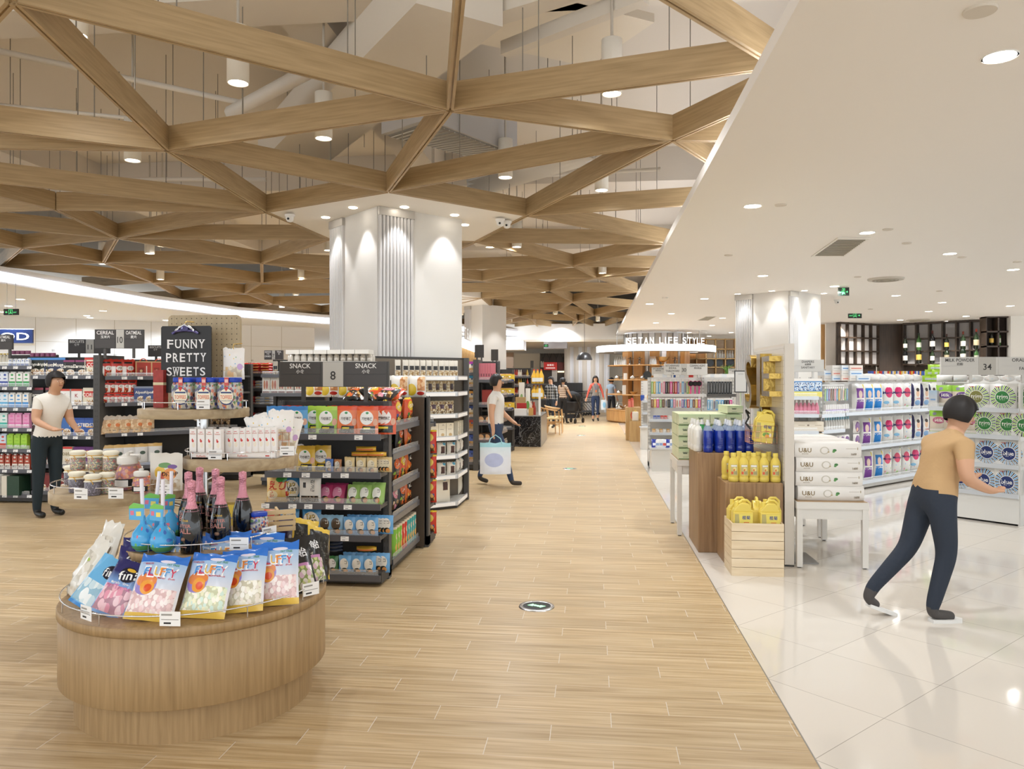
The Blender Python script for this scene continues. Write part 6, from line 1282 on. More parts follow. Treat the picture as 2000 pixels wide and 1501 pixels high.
for i in range(6): bw_[0].put((4.05+.16*i, 9.35-.02*i, 1.51), .3*i, 'pale bag lying on top of the milk powder shelf', 'pale bags on the milk powder shelf', sc=.7)
# ---- gondola 30
g30a = WU('kitchenware_shelf', 'white pegboard gondola of hanging utensils under sign 30', (XY(1268, 13.45), 13.45), (XY(1374, 13.45), 13.45), .4, 1.57, [.37, .61, .84], basefull=.3)
g30b = WU('kitchenware_shelf', 'white pegboard gondola of black brushes right of sign 30', (XY(1376, 13.45), 13.45), (XY(1440, 13.45), 13.45), .4, 1.57, [.37, .61, .84], basefull=.3)
b = MB(); b.box(0, .62, 0, .35, .0, .36, mat('#d6d2ca', .45)); b.box(-.02, .66, -.03, .35, .36, .385, mat('#c9c8c6', .3)); tag(b.build('base_cabinet', loc=(XY(1272, 13.1), 13.05, 0)), 'low white base box projecting in front of gondola 30', 'cabinet')
b = MB(); b.box(0, .4, 0, .35, .0, .47, mat('#d6d2ca', .45)); b.box(-.02, .44, -.03, .35, .47, .49, mat('#c9c8c6', .3)); tag(b.build('base_cabinet', loc=(XY(1252, 17.0), 17.0, 0)), 'low white base box further back on the tiles', 'cabinet')
g28 = WU('kitchenware_shelf', 'white shelf unit of cookware behind gondola 30', (XY(1254, 17.45), 17.45), (XY(1300, 17.45), 17.45), .4, 1.5, [.5, .78, 1.05])
HK2 = HK+[hk('#c9352b', '#f0d8d0', .04), hk('#d84a90', '#f4d0e0', .04), hk('#23262a', '#8a8a8a', .04), hk('#e6e0da', '#d8607a', .05), hk('#9ac0d8', '#e8f0f4', .04)]
for i in range(17): g30a.put(HK2[(i*7) % 15], [1274+4.6*i], 1.28, 'hanging utensil pack in the upper row of gondola 30', 'utensil packs in the upper row', inset=.25, sc=(1.1, 1, 1.35))
for i in range(18): g30a.put(HK2[(i*4+3) % 15], [1274+5.4*i], 1.04, 'hanging pack in the second row of gondola 30', 'packs in the second row of gondola 30', inset=.25, sc=(1.2, 1, .9))
hb = K('hair_brush', 'brush', lambda: (lambda b: (b.lathe([(.001, 0), (.028, .01), (.034, .03), (.03, .055), (.001, .07)], mat('#d8408a', .3), 14, M=Matrix.Translation((0, -.0, .1)), sy=.4), b.lathe([(.001, 0), (.024, .01), (.029, .03), (.025, .05), (.001, .06)], BLACK, 14, M=Matrix.Translation((0, -.01, .104)), sy=.4), b.tube([(0, 0, .1), (0, 0, 0)], .008, mat('#d8408a', .3), 8), b.build('hair_brush'))[-1])(MB()))
for px in (1349, 1357.5, 1365.5): g30a.put(hb, [px], 1.26, 'pink handled black hair brush hanging on gondola 30', 'hair brushes on gondola 30', inset=.17, sc=1.5)
for i in range(9): g30b.put(HK2[12], [1384+5.4*i], 1.28, 'black brush pack hanging in the upper row right of sign 30', 'black brush packs', inset=.25, sc=(1.1, 1, 1.35))
for i in range(9): g30b.put(HK2[(1, 14, 8, 6, 14, 1, 12, 12, 11)[i]], [1384+5.4*i], 1.0, 'hanging pack in the second row right of sign 30', 'packs in the second row right of sign 30', inset=.25, sc=(1.3, 1, 1.1))
b = MB(); b.box(0, .95, 0, .02, 0, .05, mat('#c9c7c3', .4)); o = tag(b.build('label_rail', loc=(XY(1272, 13.6), 13.6, 1.235)), 'pale label rail under the upper utensil row', 'rail')
b = MB(); b.box(0, .5, 0, .02, 0, .05, mat('#55524f', .4)); o = tag(b.build('label_rail', loc=(XY(1380, 13.6), 13.6, 1.235)), 'dark label rail under the black brush packs', 'rail')
mug = [K('mug', 'mug', (lambda c_: lambda: MB().lathe([(.03, 0), (.036, .02), (.034, .08)], mat(c_, .4), 14).build('mug'))(c_)) for c_ in ('#3a5ab0', '#c9352b', '#e8e4dc', '#d8a860')]
for i, px in enumerate((1279, 1286, 1293, 1300, 1308, 1316)): g30a.put(mug[(0, 0, 1, 1, 2, 2)[i]], [px], .84, 'mug in the row on the upper shelf of gondola 30', 'mugs on the upper shelf', inset=.06, sc=.85)
for i, px in enumerate((1277, 1284, 1291, 1298, 1305, 1312)): g30a.put(mug[(3, 2, 3, 2, 3, 2)[i]], [px], .61, 'bowl coloured mug in the row on the middle shelf of gondola 30', 'mugs on the middle shelf', inset=.06, sc=.85)
gl_ = [bagkind('glove_pack', 'pack', .09, .15, .04, prt(c_, (('r', .2, .2, .8, .5, c2),), .3), seed=i_, nx=4, ny=5) for i_, (c_, c2) in enumerate((('#2a3a9a', '#e8e8f0'), ('#e4e2de', '#8aa0c8'), ('#d8dce4', '#c94a3a'), ('#e3c08a', '#c96a3a')))]
for i, px in enumerate((1278, 1284, 1291, 1298, 1305, 1312, 1319)): x, y = XY(px, 13.15), 13.15; gl_[(0, 1, 1, 2, 0, 1, 3)[i]].put((x, y, .387), 0, 'small blue and white pack leaning on the low white base box', 'packs on the low base box', rx=-.4)
for i in range(5): mug[(0, 2, 3, 2, 1)[i]].put((XY(1256+5*i, 17.5), 17.55, 1.051), 0, 'cookware piece on the shelf behind gondola 30', 'cookware behind gondola 30', sc=1.6)
bxs = [boxkind('carton_box', 'box', .09, .1, .06, mat(c_, .5), mat(c_, .5)) for c_ in ('#e2e0dc', '#c9352b', '#d4d8dc', '#3a5a9a')]
for i in range(19): px = 1282+8.3*i; bxs[(0, 0, 2, 0, 3, 0, 2, 0, 1, 0, 2, 0, 0, 2, 0, 0, 2, 0, 0)[i]].put((XY(px, 13.65), 13.66, 1.571), random.uniform(-.2, .2), 'small box on top of gondola 30', 'small boxes on gondola 30')
sign(1297, 1380, 710, 732, 13.3, ((.01, .38, 'p', 'KITCHENWARE', '厨房用品', 'TABLEWARE', '餐具'), (.39, .53, 'n', '30', '', '', ''), (.56, .99, 'p', 'CLEANING AGENT', '清洁用品', '', '')), 'pale aisle sign number 30 reading KITCHENWARE TABLEWARE and CLEANING AGENT', dark=False, poles=(.2, .8), pz=1.57)
sign(1273, 1298, 717, 733, 14.6, ((.01, .99, 'p', 'KITCHENWARE', '厨房用品', '', ''),), 'smaller pale KITCHENWARE sign left of sign 30', dark=False, poles=(.5,), pz=0)
sign(1423, 1440, 720, 733, 15.2, ((.01, .99, 'p', 'KITCHEN', '厨具', '', ''),), 'small pale KITCHEN sign beside the plant', dark=False, poles=(.5,), pz=0)
# framed notice on a pole
ns = thing('notice_stand', 'framed notice on a thin pole in front of the right column', 'sign stand', (XY(1446.5, 9.0), 9.0, 0))
b = MB(); z0, z1 = EYE-26/FPX*9.2, EYE+15/FPX*9.2; b.box(-.07, .07, -.008, .008, z0, z1, mat('#2a2a2c', .4)); b.box(-.06, .06, -.0095, -.008, z0+.012, z1-.012, mat('#c9c6c2', .5)); b.text('NOTICE', 0, z1-.04, .012, mat('#8a8884', .5), y=-.0105); b.build('frame', ns)
b = MB(); b.cyl(0, 0, .02, z0, .007, mat('#b8c4a8', .4), 8); b.cyl(0, 0, 0, .02, .11, mat('#b8b8b4', .4), 20); b.build('pole', ns)
# oak blocks at the floor edge with backpacks
OB = wood('#b8935e', '#cba974', (24, 24, 2), .5, 'oak_block')
b = MB(); b.box(.92, 1.2, 19.1, 19.5, 0, .5, OB); b.box(.84, 1.2, 19.5, 19.9, 0, .83, OB); tag(b.build('display_plinth', bevel=.005), 'stepped oak block with a toy backpack at the floor edge', 'display plinth')
b = MB(); b.box(1.23, 1.45, 18.8, 19.4, 0, .6, OB); tag(b.build('display_plinth', bevel=.005), 'oak block carrying a white carton beside the stepped one', 'display plinth')
b = MB(); b.box(-.12, .12, -.08, .08, 0, .2, mat('#e2ded6', .5), prt('#e2ded6', (('r', -1, .8, 2, 2, '#8ac4c8'),), .5)); tag(b.build('carton_box', loc=(1.33, 19.0, .601)), 'white carton with a teal edge on the oak block', 'box')
bp_ = thing('backpack', 'small white toy backpack with a red strap on the oak block', 'backpack', (XY(1241, 19.2), 19.25, .502))
b = MB(); b.box(-.08, .08, -.06, .06, 0, .23, mat('#e2dcd2', .6)); b.build('body', bp_, bevel=.03)
b = MB(); b.tube([(-.08, 0, .22), (-.11, -.03, .15), (-.08, 0, .05)], .014, mat('#c9452e', .5), 6); b.tube([(.08, 0, .22), (.11, -.03, .15), (.08, 0, .05)], .014, mat('#d8b060', .5), 6); b.tube([(-.02, 0, .23), (0, 0, .27), (.02, 0, .23)], .01, mat('#e0c050', .5), 6); b.build('strap', bp_)
fl_ = K('flask', 'flask', lambda: (lambda b: (b.lathe([(.035, 0), (.035, .14), (.03, .15)], mat('#dd7f70', .4), 14), b.cyl(0, 0, .15, .2, .025, mat('#d9604e', .4), 12), b.build('flask'))[-1])(MB()))
fl_.put((.93, 19.6, .831), 0, 'pink flask at the left on the stepped oak block'); fl_.put((1.0, 19.65, .831), 0, 'pink flask second from left on the stepped oak block', sc=1.15)
# ---- wine wall
WN = wood('#3c2f26', '#4c3d31', (20, 20, 2), .45, 'dark_oak', .4); WP = mat('#d8d3d0', .7)
def rack(px0, px1, Y0, Y1, cols_, zs_, label, ztop, panel=WP, dp=.28):
    x0, x1 = XY(px0, Y0), XY(px1, Y1); L = math.hypot(x1-x0, Y1-Y0); a = math.atan2(Y1-Y0, x1-x0)
    t = thing('wine_rack', label, 'wine rack', (x0, Y0, 0), a)
    b = MB(); b.box(0, L, dp+.02, dp+.07, 0, ztop, WN); b.build('back_panel', t)
    if panel: b = MB(); b.box(.02, L-.02, dp-.005, dp+.02, 1.95, ztop-.05, panel); b.build('light_panel', t)
    b = MB()
    for i in range(cols_+1): x = L*i/cols_; b.box(max(0, x-.02), min(L, x+.02), 0, dp, 1.9, ztop, WN)
    for z_ in zs_: b.box(0, L, 0, dp, z_-.02, z_+.02, WN)
    b.build('grid', t)
    b = MB(); b.box(0, L, .0, .3, 0, 1.0, WN); b.box(0, L, -.02, .3, 1.0, 1.04, WN); b.build('counter', t)
    return t, L, a, x0
zz_ = lambda py, D: EYE+(HORIZ-py)/FPX*D
DW = 23.2
rack(1763, 1922, 23.9, 22.6, 6, [zz_(712, DW), zz_(687.5, DW), zz_(663.5, DW), ZR-.03], 'dark oak wine rack with pale panels and six columns of bottles', ZR-.005)
rack(1642, 1718, 23.2, 24.2, 5, [zz_(712, DW), zz_(686.5, DW), zz_(661, DW), ZR-.03], 'empty dark oak wine rack wing at the left', ZR-.005, dp=.1)
b = MB(); b.box(0, .75, 0, .3, 0, ZR-.005, WN); tag(b.build('cabinet_side', loc=(XY(1718, 24.3), 24.3, 0), rz=-.1), 'dark oak cabinet side between the two wine racks', 'cabinet')
tw, L, a_, x0_ = rack(1926, 1975, 21.6, 21.6, 2, [zz_(712, 21), zz_(678, 21), zz_(650, 21), zz_(622, 21)], 'dark oak wine tower at the right with an open top', ZR-.005, None)
b = MB(); b.box(0, 6, 0, .2, 0, ZR, mat('#e3ddd4', .6)); struct('wall_back_right', b, loc=(XY(1974, 21.5), 21.5, 0))
b = MB(); b.box(0, .22, 0, .05, 0, zz_(637, 24), wood('#b98f58', '#cba36c', (24, 24, 2), .5, 'door_oak')); tag(b.build('door_1', loc=(XY(1604, 24), 24, 0)), kind='structure')
b = MB(); b.box(0, .32, 0, .1, 0, ZR, WHITE); struct('wall_pier', b, loc=(XY(1613, 23.8), 23.8, 0)).name = 'wall_pier_right'
def wine(c, lab, foil):
    def f():
        t = thing('wine_bottle', None, None)
        b = MB(); b.lathe([(.04, 0), (.06, .01), (.06, .28), (.02, .36), (.018, .46)], mat(c, .12, coat=.5), 16); b.build('glass', t)
        b = MB(); b.lathe([(.021, .4), (.021, .475)], mat(foil, .4), 12); b.build('foil', t); b = MB(); b.lathe([(.0612, .09), (.0612, .22)], mat(lab, .5), 16, cap=False); b.build('label', t)
        return t
    return K('wine_bottle', 'bottle', f)
WK = [wine('#1c2a1c', '#e0dccf', '#3a2420'), wine('#3f6a34', '#c8ccb8', '#2a3a2a'), wine('#141416', '#d8d4cc', '#5a2420'), wine('#1a1c16', '#d8b458', '#4a2a20'), wine('#24341f', '#e6e0d4', '#8a3a28'), wine('#1f2c1c', '#b8a888', '#b8402f')]
for r_, (pys, nm) in enumerate(((687.5, 'middle'), (712, 'lower'))):
    for i, px in enumerate((1768, 1794.6, 1821, 1849, 1881, 1907)):
        yy = 23.75-(px-1763)/162*1.3; c_ = ['dark', 'green', 'black', 'gold labelled', 'white labelled', 'brown topped'][(i+r_*2) % 6]
        WK[(i+r_*2) % 6].put((XY(px, yy), yy, zz_(pys, DW)+.022), 0, '%s wine bottle in column %s of the %s row of the wine rack' % (c_, ['one', 'two', 'three', 'four', 'five', 'six'][i], nm), sc=.95+.12*((i+r_) % 3))
WK[3].put((XY(1944, 21.5), 21.6+.1, zz_(678, 21)+.022), 0, 'gold necked bottle at the left in the wine tower', sc=.9); WK[1].put((XY(1958, 21.5), 21.7, zz_(678, 21)+.022), 0, 'green bottle at the right in the wine tower', sc=.9)
for px in (1663, 1692, 1720, 1760, 1815): spot((XY(px, 23.1), 23.05, zz_(712, DW)-.05), 6, 1.6, .6, (1, .75, .45))
for px in (1660, 1700, 1780, 1830, 1880): spot((XY(px, 22.7), 23.1 if px < 1770 else 23.0-(px-1780)*.008, ZR-.03), 70, 1.6, .6, (1, .97, .92), rot=(.25, 0, 0))
for i, (px, c_) in enumerate(((1664, '#3a2420'), (1690, '#a8302a'), (1735, '#b89a5a'), (1757, '#1f2a4a'), (1775, '#23201e'))): boxkind('gift_box', 'box', .25, .2, .3, mat(c_, .4), mat(c_, .4)).put((XY(px, 23.2), 23.35, 1.041), 0, ['dark brown', 'red', 'golden', 'navy', 'black'][i]+' gift box on the wine counter')
# ---- ceiling fittings
def vent_rect(px0, px1, py0, py1, skew, label):
    P = [G(x, 2*HORIZ-y, EYE-HR) for x, y in ((px0, py1), (px0+(px1-px0)*.55, py1), (px1, py0), (px0+(px1-px0)*.45, py0))]
    t = thing('air_vent', label, 'air vent', (0, 0, 0)); b = MB(); c = sum(p[0] for p in P)/4, sum(p[1] for p in P)/4
    b.prism(P, ZR-.012, ZR-.002, mat('#e6e0d6', .5)); b.build('frame', t)
    Q = [(c[0]+(p[0]-c[0])*.86, c[1]+(p[1]-c[1])*.86) for p in P]; b = MB(); b.prism(Q, ZR-.0125, ZR-.0118, mat('#6f6656', .6)); 
    for i in range(14):
        f_ = (i+.5)/14; p = [Q[0][k_]+(Q[3][k_]-Q[0][k_])*f_ for k_ in (0, 1)]; q = [Q[1][k_]+(Q[2][k_]-Q[1][k_])*f_ for k_ in (0, 1)]; b.tube([(*p, ZR-.014), (*q, ZR-.014)], .006, mat('#b8ae9c', .5), 4)
    b.build('grille', t)
vent_rect(1584, 1700, 463, 500, 0, 'rectangular air grille in the plaster ceiling'); vent_rect(1362, 1400, 617, 625, 0, 'small rectangular air grille above the round shop sign')
def disc(px, py, r, label, h=.012, m=None, name='round_fitting', cat='ceiling fitting', hc=HR, rings=0):
    x, y = G(px, 2*HORIZ-py, EYE-hc); z = EYE+hc; b = MB(); b.lathe([(r*.96, z-h), (r, z-h*.5), (r, z)], m or mat('#d3c9ba', .6), 28, x, y)
    for i in range(rings): b.tube([(x+r*(.3+.2*i)*math.cos(q), y+r*(.3+.2*i)*math.sin(q), z-h-.004) for q in [2*PI*j/24 for j in range(24)]], .008, mat('#a8a090', .5), 4, True)
    return tag(b.build(name), label, cat)
disc(1914, 19, .07, 'round ceiling speaker nearest the top right corner'); disc(1730, 543.5, .28, 'large round air diffuser in the ceiling near the right column', .03, mat('#c3bcae', .5), 'air_diffuser', 'air diffuser', rings=3)
disc(1793, 624, .3, 'round air diffuser before the wine wall', .03, mat('#b5ad9e', .5), 'air_diffuser', 'air diffuser', rings=3)
for px, py, l in ((1525, 399, 'small ceiling disc beside the leftmost near downlight'), (1734, 447, 'small ceiling disc behind the air grille'), (1771, 474, 'wide flat ceiling disc right of the air grille'), (1879, 501.5, 'flat ceiling disc beside a downlight at the right'), (1423, 497.5, 'tiny ceiling disc near the lattice edge'), (1987, 510.5, 'tiny ceiling disc at the right edge'), (1675, 540, 'tiny ceiling disc left of the large diffuser'), (1835, 567.7, 'tiny ceiling disc above the wine wall'), (1700, 603, 'tiny ceiling disc near the exit sign')): disc(px, py, .055, l)
def camdome(px, py, hc, label):
    x, y = G(px, 2*HORIZ-py, EYE-hc); z = EYE+hc; t = thing('dome_camera', label, 'camera', (x, y, z))
    b = MB(); b.lathe([(.05, -.03), (.062, -.02), (.062, 0)], mat('#e6e3de', .4), 20); b.build('base', t); b = MB(); b.lathe([(.003, -.095), (.03, -.088), (.045, -.065), (.05, -.03)], mat('#e6e3de', .35), 20); b.build('dome', t)
    b = MB(); b.lathe([(.001, 0), (.014, .002), (.014, .008)], BLACK, 12, M=Matrix.Translation((0, -.047, -.06)) @ Matrix.Rotation(PI/2, 4, 'X')); b.build('lens', t)
camdome(566, 419, HL-.012, 'white dome camera at the left corner of the soffit round the near column'); camdome(977, 428, HL-.012, 'white dome camera, left of two at the right soffit corner'); camdome(990, 432, HL-.012, 'white dome camera, right of two at the right soffit corner'); camdome(1635, 585, HR, 'white dome camera hanging behind the right column')
disc(1299, 580, .06, 'smoke detector above the round shop', .03, mat('#e0dad0', .5), 'smoke_detector', 'smoke detector')
# ================================================================== MIDDLE AND FAR GROUND
# floor exit lights
def floor_light(px, py, label):
    x, y = G(px, py, 0); t = thing('exit_light', label, 'floor light', (x, y, 0)); r = .122
    b = MB(); b.lathe([(r, .0), (r*.97, .006), (r*.76, .008), (r*.75, .0)], STEEL, 36, cap=False); b.build('ring', t)
    b = MB(); b.cyl(0, 0, 0, .006, r*.755, BLACK, 36); b.build('disc', t)
    g = mat('#9ff0b4', .5, emit=1.1); b = MB()
    P = [(-.06, -.012), (-.02, .03), (-.02, .012), (.0, .012), (.012, -.02), (.03, -.02), (.03, -.038), (.065, -.002), (.03, .0), (.022, -.002), (.01, .034), (-.02, .05)]
    b.prism([(-.062, .006), (-.025, .042), (-.022, .024), (-.004, .022), (.004, -.01), (-.012, -.012), (-.022, .004), (-.024, -.012)], .0065, .0075, g)
    b.prism([(.062, -.006), (.025, -.042), (.022, -.024), (.004, -.022), (-.004, .01), (.012, .012), (.022, -.004), (.024, .012)], .0065, .0075, g); b.build('arrow', t)
    return t
floor_light(1048, 1184, 'round floor exit light with a green arrow nearest the camera'); floor_light(1113, 915, 'round floor exit light halfway down the plank aisle'); floor_light(1135, 850, 'round floor exit light in front of the stroller'); floor_light(1137, 832, 'farthest round floor exit light, before the two women')
# dark gondola 3
zg = [.13, .4, .65, .89, 1.14, 1.40, 1.64]
GA = (XY(880, 12.85), 12.85); GBm = (XY(929, 12.85), 12.85); GC = (XY(972, 12.85), 12.85)
g3a = Unit('biscuit_gondola', 'dark gondola with blue and yellow biscuit boxes beyond the corner shelf', 'shelf unit', GA, GBm, .45, 1.85, zg)
g3b = Unit('biscuit_gondola', 'dark gondola bay with tall pink boxes on top, behind the man with the bag', 'shelf unit', (GBm[0]+.02, 12.85), (-1.6, 12.85), .45, 1.85, [.13, .5, .8, 1.1, 1.52])
b = MB(); b.box(0, .09, 0, .5, 0, 1.87, DK)
for i in range(14): b.box(.03, .036, -.0006, 0, .2+.12*i, .23+.12*i, DK2)
tag(b.build('shelf_post', loc=(XY(924, 12.8), 12.8, 0)), 'dark slotted post beside the man carrying the shopping bag', 'post')
def bisc(c1, c2='#e6dcc8'): return boxkind('biscuit_box', 'box', .12, .06, .2, mat(c1, .4), prt(c2, (('r', 0, .78, 1, 1, c1), ('e', .7, .72, .12, .08, '#24407a'), ('v', .05, .02, .95, .45, 5, ('#d8a860', '#c99048', '#e8c890', '#b87838', '#e0b878')), ('r', 0, 0, .06, 1, c1)), .4))
BS = [bisc('#b03aa0'), bisc('#3f9ac8'), bisc('#d89a3a'), bisc('#23408a'), bisc('#c94a3a', '#c9803a'), bisc('#3a56b0', '#5a70b8'), bisc('#3a56b0', '#5a70b8')]
for i in range(7): g3a.put(BS[6-i], [908, 919.5], zg[i], ['lilac topped', 'sky blue topped', 'orange topped', 'navy topped', 'red fruit', 'blue', 'deep blue'][6-i if 6-i < 7 else 0]+' biscuit box on shelf %s of the narrow dark bay' % ['one', 'two', 'three', 'four', 'five', 'six', 'seven'][i], jit=.01)
PKB = boxkind('gift_carton', 'box', .042, .12, .29, mat('#b5606a', .5), prt('#bd6a74', (('e', .5, .35, .3, .03, '#4a2a30'), ('e', .5, .27, .3, .03, '#4a2a30'), ('r', 0, 0, 1, .12, '#a84a58')), .5))
g3b.put(PKB, [936, 941, 946, 951, 956, 961, 965], 1.52, 'tall pink box standing in the row on top of the dark gondola', 'tall pink boxes', jit=.01)
OG = boxkind('biscuit_box', 'box', .16, .1, .12, mat('#d88a3a', .4), prt('#3a2c26', (('e', .5, .5, .3, .4, '#d8a878'), ('r', 0, 0, 1, .15, '#a83a30')), .4)); RB2 = boxkind('gift_box', 'box', .12, .1, .26, mat('#7a2a24', .4), mat('#8a3028', .4))
g3b.put(RB2, [949, 954], 1.1, 'dark red gift box on the second shelf behind the man', jit=.02); g3b.put(OG, [940, 955, 966], .8, 'brown biscuit box on the middle shelf behind the man', jit=.02); g3b.put(OG, [940, 952, 964], .5, 'brown biscuit box on the lower shelf behind the man', jit=.02)
uc3 = Unit('snack_rack', 'dark end rack of orange packs at the aisle corner behind the man', 'shelf unit', (-1.6, 12.95), (-1.55, 13.9), .3, 1.8, [.13, .42, .62, .82, 1.02, 1.25, 1.5], posts=False)
OPK = bagkind('snack_pack', 'pack', .13, .15, .05, prt('#d99a6a', (('e', .5, .5, .3, .3, '#e8c8a0'), ('r', 0, 0, 1, .3, '#c9603a')), .35), seed=4, nx=5, ny=6)
for z_ in (.42, .62, .82, 1.02, 1.25, 1.5):
    for i in range(4): OPK.put((-1.66, 13.05+.22*i, z_+.001), PI/2, 'orange snack pack on the aisle end rack behind the man', 'orange packs on the aisle end rack')
for i in range(3): OG.put((-1.68, 13.1+.22*i, .131), PI/2, 'brown biscuit box on the lowest level of the aisle end rack', 'biscuit boxes on the end rack'); OG.put((-1.68, 13.1+.22*i, .252), PI/2, 'brown biscuit box on the lowest level of the aisle end rack', 'biscuit boxes on the end rack')
for (a_, b_, c_, d_, D_, l) in ((927, 945, 673, 698, 15, 'dark aisle sign edge on, left of two beside the far column'), (959, 973, 682, 704, 18, 'dark aisle sign edge on, right of two beside the far column'), (1036, 1042, 704, 718, 24, 'far small dark aisle sign over the oil bottles')): sign(a_, b_, c_, d_, D_, ((.02, .47, 'p', '', '', '', ''), (.53, .98, 'p', '', '', '', '')), l, poles=(.25, .75), pz=0)
# oil and sauce shelf
uo = Unit('sauce_shelf', 'far dark shelf unit of sauce bottles left of the marble counter aisle', 'shelf unit', (XY(985, 21.5), 21.5), (XY(1036, 21.5), 21.5), .45, 1.85, [.3, .6, .85, 1.1, 1.35, 1.6])
sb_ = [K('sauce_bottle', 'bottle', (lambda c_: lambda: MB().lathe([(.03, 0), (.034, .1), (.014, .16), (.014, .2)], mat(c_, .3), 10).build('sauce_bottle'))(c_)) for c_ in ('#3a2018', '#b8963a', '#2a3a20', '#a83a28', '#d8d0c0')]
for z_ in (.85, 1.1, 1.35, 1.6):
    for i in range(11): uo.put(sb_[(i//2+int(z_*10)) % 5], [989+4.1*i], z_, 'sauce bottle in the packed rows of the far dark shelf', 'sauce bottles on the far shelf')
OJ = K('oil_jug', 'jug', lambda: (lambda b: (b.lathe([(.06, 0), (.07, .02), (.07, .2), (.03, .29), (.02, .34)], mat('#dcae3a', .3), 16), b.box(-.045, .045, -.073, -.07, .05, .15, mat('#d8dcd8', .5)), b.cyl(0, 0, .34, .37, .025, mat('#c9452e', .4), 10), b.build('oil_jug'))[-1])(MB()))
for z_, l in ((1.42, 'upper'), (1.03, 'lower')):
    b = MB(); b.box(-.3, .3, -.1, .14, -.03, 0, DK); b.box(-.3, -.26, .1, .14, -z_+0, 0, DK); tag(b.build('shelf', loc=(XY(1049, 19.8), 19.8, z_)), l+' dark shelf board under the yellow oil jugs', 'shelf')
    for px in (1043, 1050, 1057): OJ.put((XY(px, 19.8), 19.8, z_+.001), 0, 'yellow oil jug on the %s shelf beside the plaid shirt' % l, 'yellow oil jugs '+l)
# packs between
um = Unit('snack_shelf', 'dark shelf of yellow and red packs right of the pink boxes', 'shelf unit', (XY(968, 16.2), 16.2), (XY(1001, 16.2), 16.2), .4, 1.75, [.5, .9, 1.2, 1.5])
for z_ in (.9, 1.2, 1.5):
    for i in range(8): um.put((OPK, YPK, GLD)[(i+int(z_*10)) % 3], [971+3.8*i], z_, 'yellow or orange pack on the shelf right of the pink boxes', 'packs right of the pink boxes')
# marble counter
mm = NT('marble'); tc = mm.n('TexCoord'); n1 = mm.n('TexNoise'); n1.inputs['Scale'].default_value = 2.2; n1.inputs['Detail'].default_value = 4; n1.inputs['Distortion'].default_value = 2.2; mm.l(tc.outputs['Object'], n1.inputs[0])
f1 = mm.math('LESS_THAN', mm.math('ABSOLUTE', mm.math('SUBTRACT', n1.outputs['Fac'], .5)), .006); n2 = mm.n('TexNoise'); n2.inputs['Scale'].default_value = 4; n2.inputs['Distortion'].default_value = 2.5; mm.l(tc.outputs['Object'], n2.inputs[0])
f2 = mm.math('LESS_THAN', mm.math('ABSOLUTE', mm.math('SUBTRACT', n2.outputs['Fac'], .47)), .004); mm.l(mm.mix(mm.math('MAXIMUM', f1, f2), '#1d1c1e', '#8a8886'), mm.b.inputs['Base Color']); mm.b.inputs['Roughness'].default_value = .15
mc = thing('marble_counter', 'black veined marble counter with a steel end at the aisle', 'counter', (-2.0, 17.4, 0))
b = MB(); b.box(0, .83, 0, 2.2, 0, .69, mm.m); b.build('block', mc); b = MB(); b.box(.83, .845, 0, 2.2, 0, .7, mat('#9a9794', .3, metal=.6)); b.box(0, .845, 0, 2.2, .69, .705, mat('#9a9794', .3, metal=.6)); b.build('steel_trim', mc)
def cb_(name, cat, label, px, Y, z, w, d, h, c, mf=None, rz=0):
    b = MB(); b.box(-w/2, w/2, -d/2, d/2, 0, h, mat(c, .5), mf); return tag(b.build(name, loc=(XY(px, Y), Y, z), rz=rz), label, cat)
CT = .706
cb_('planter_box', 'planter', 'white wedge planter box on the marble counter', 1016, 17.65, CT, .32, .2, .15, '#dcd8d2')
cb_('gift_box', 'box', 'red box standing on the marble counter behind the white planter', 1019, 17.95, CT, .22, .12, .27, '#a82a26')
cb_('wooden_box', 'box', 'tan box behind the red one on the marble counter', 1017, 18.4, CT, .24, .14, .4, '#b89a68'); cb_('wooden_box', 'box', 'small tan box at the right front of the marble counter', 1037, 17.6, CT, .1, .1, .17, '#c49a58')
cb_('carton_box', 'box', 'tall white carton with a green leaf on the counter', 1019, 19.0, CT, .13, .1, .75, '#e4e0d6', prt('#e4e0d6', (('e', .5, .5, .25, .12, '#8ab06a'),), .5)); cb_('carton_box', 'box', 'shorter white carton with leaves right of the tall one', 1031, 19.2, CT, .11, .1, .6, '#e4e0d6', prt('#e4e0d6', (('e', .5, .3, .4, .18, '#6a9a4a'),), .5))
cb_('banner_stand', 'banner', 'narrow tall white banner at the right of the marble counter', 1054, 17.7, CT, .05, .02, .62, '#eceae4')
for px, Y_, c_, l in ((1038, 18.2, '#c9352b', 'red bottle on the marble counter, left of two'), (1043, 17.9, '#c9352b', 'red bottle on the marble counter, right of two')): o = sb_[3].put((XY(px, Y_), Y_, CT), 0, l, sc=1.5)
sb_[4].put((XY(1037, 17.75), 17.75, CT+.17), 0, 'white bottle standing on the small tan box', sc=.8)
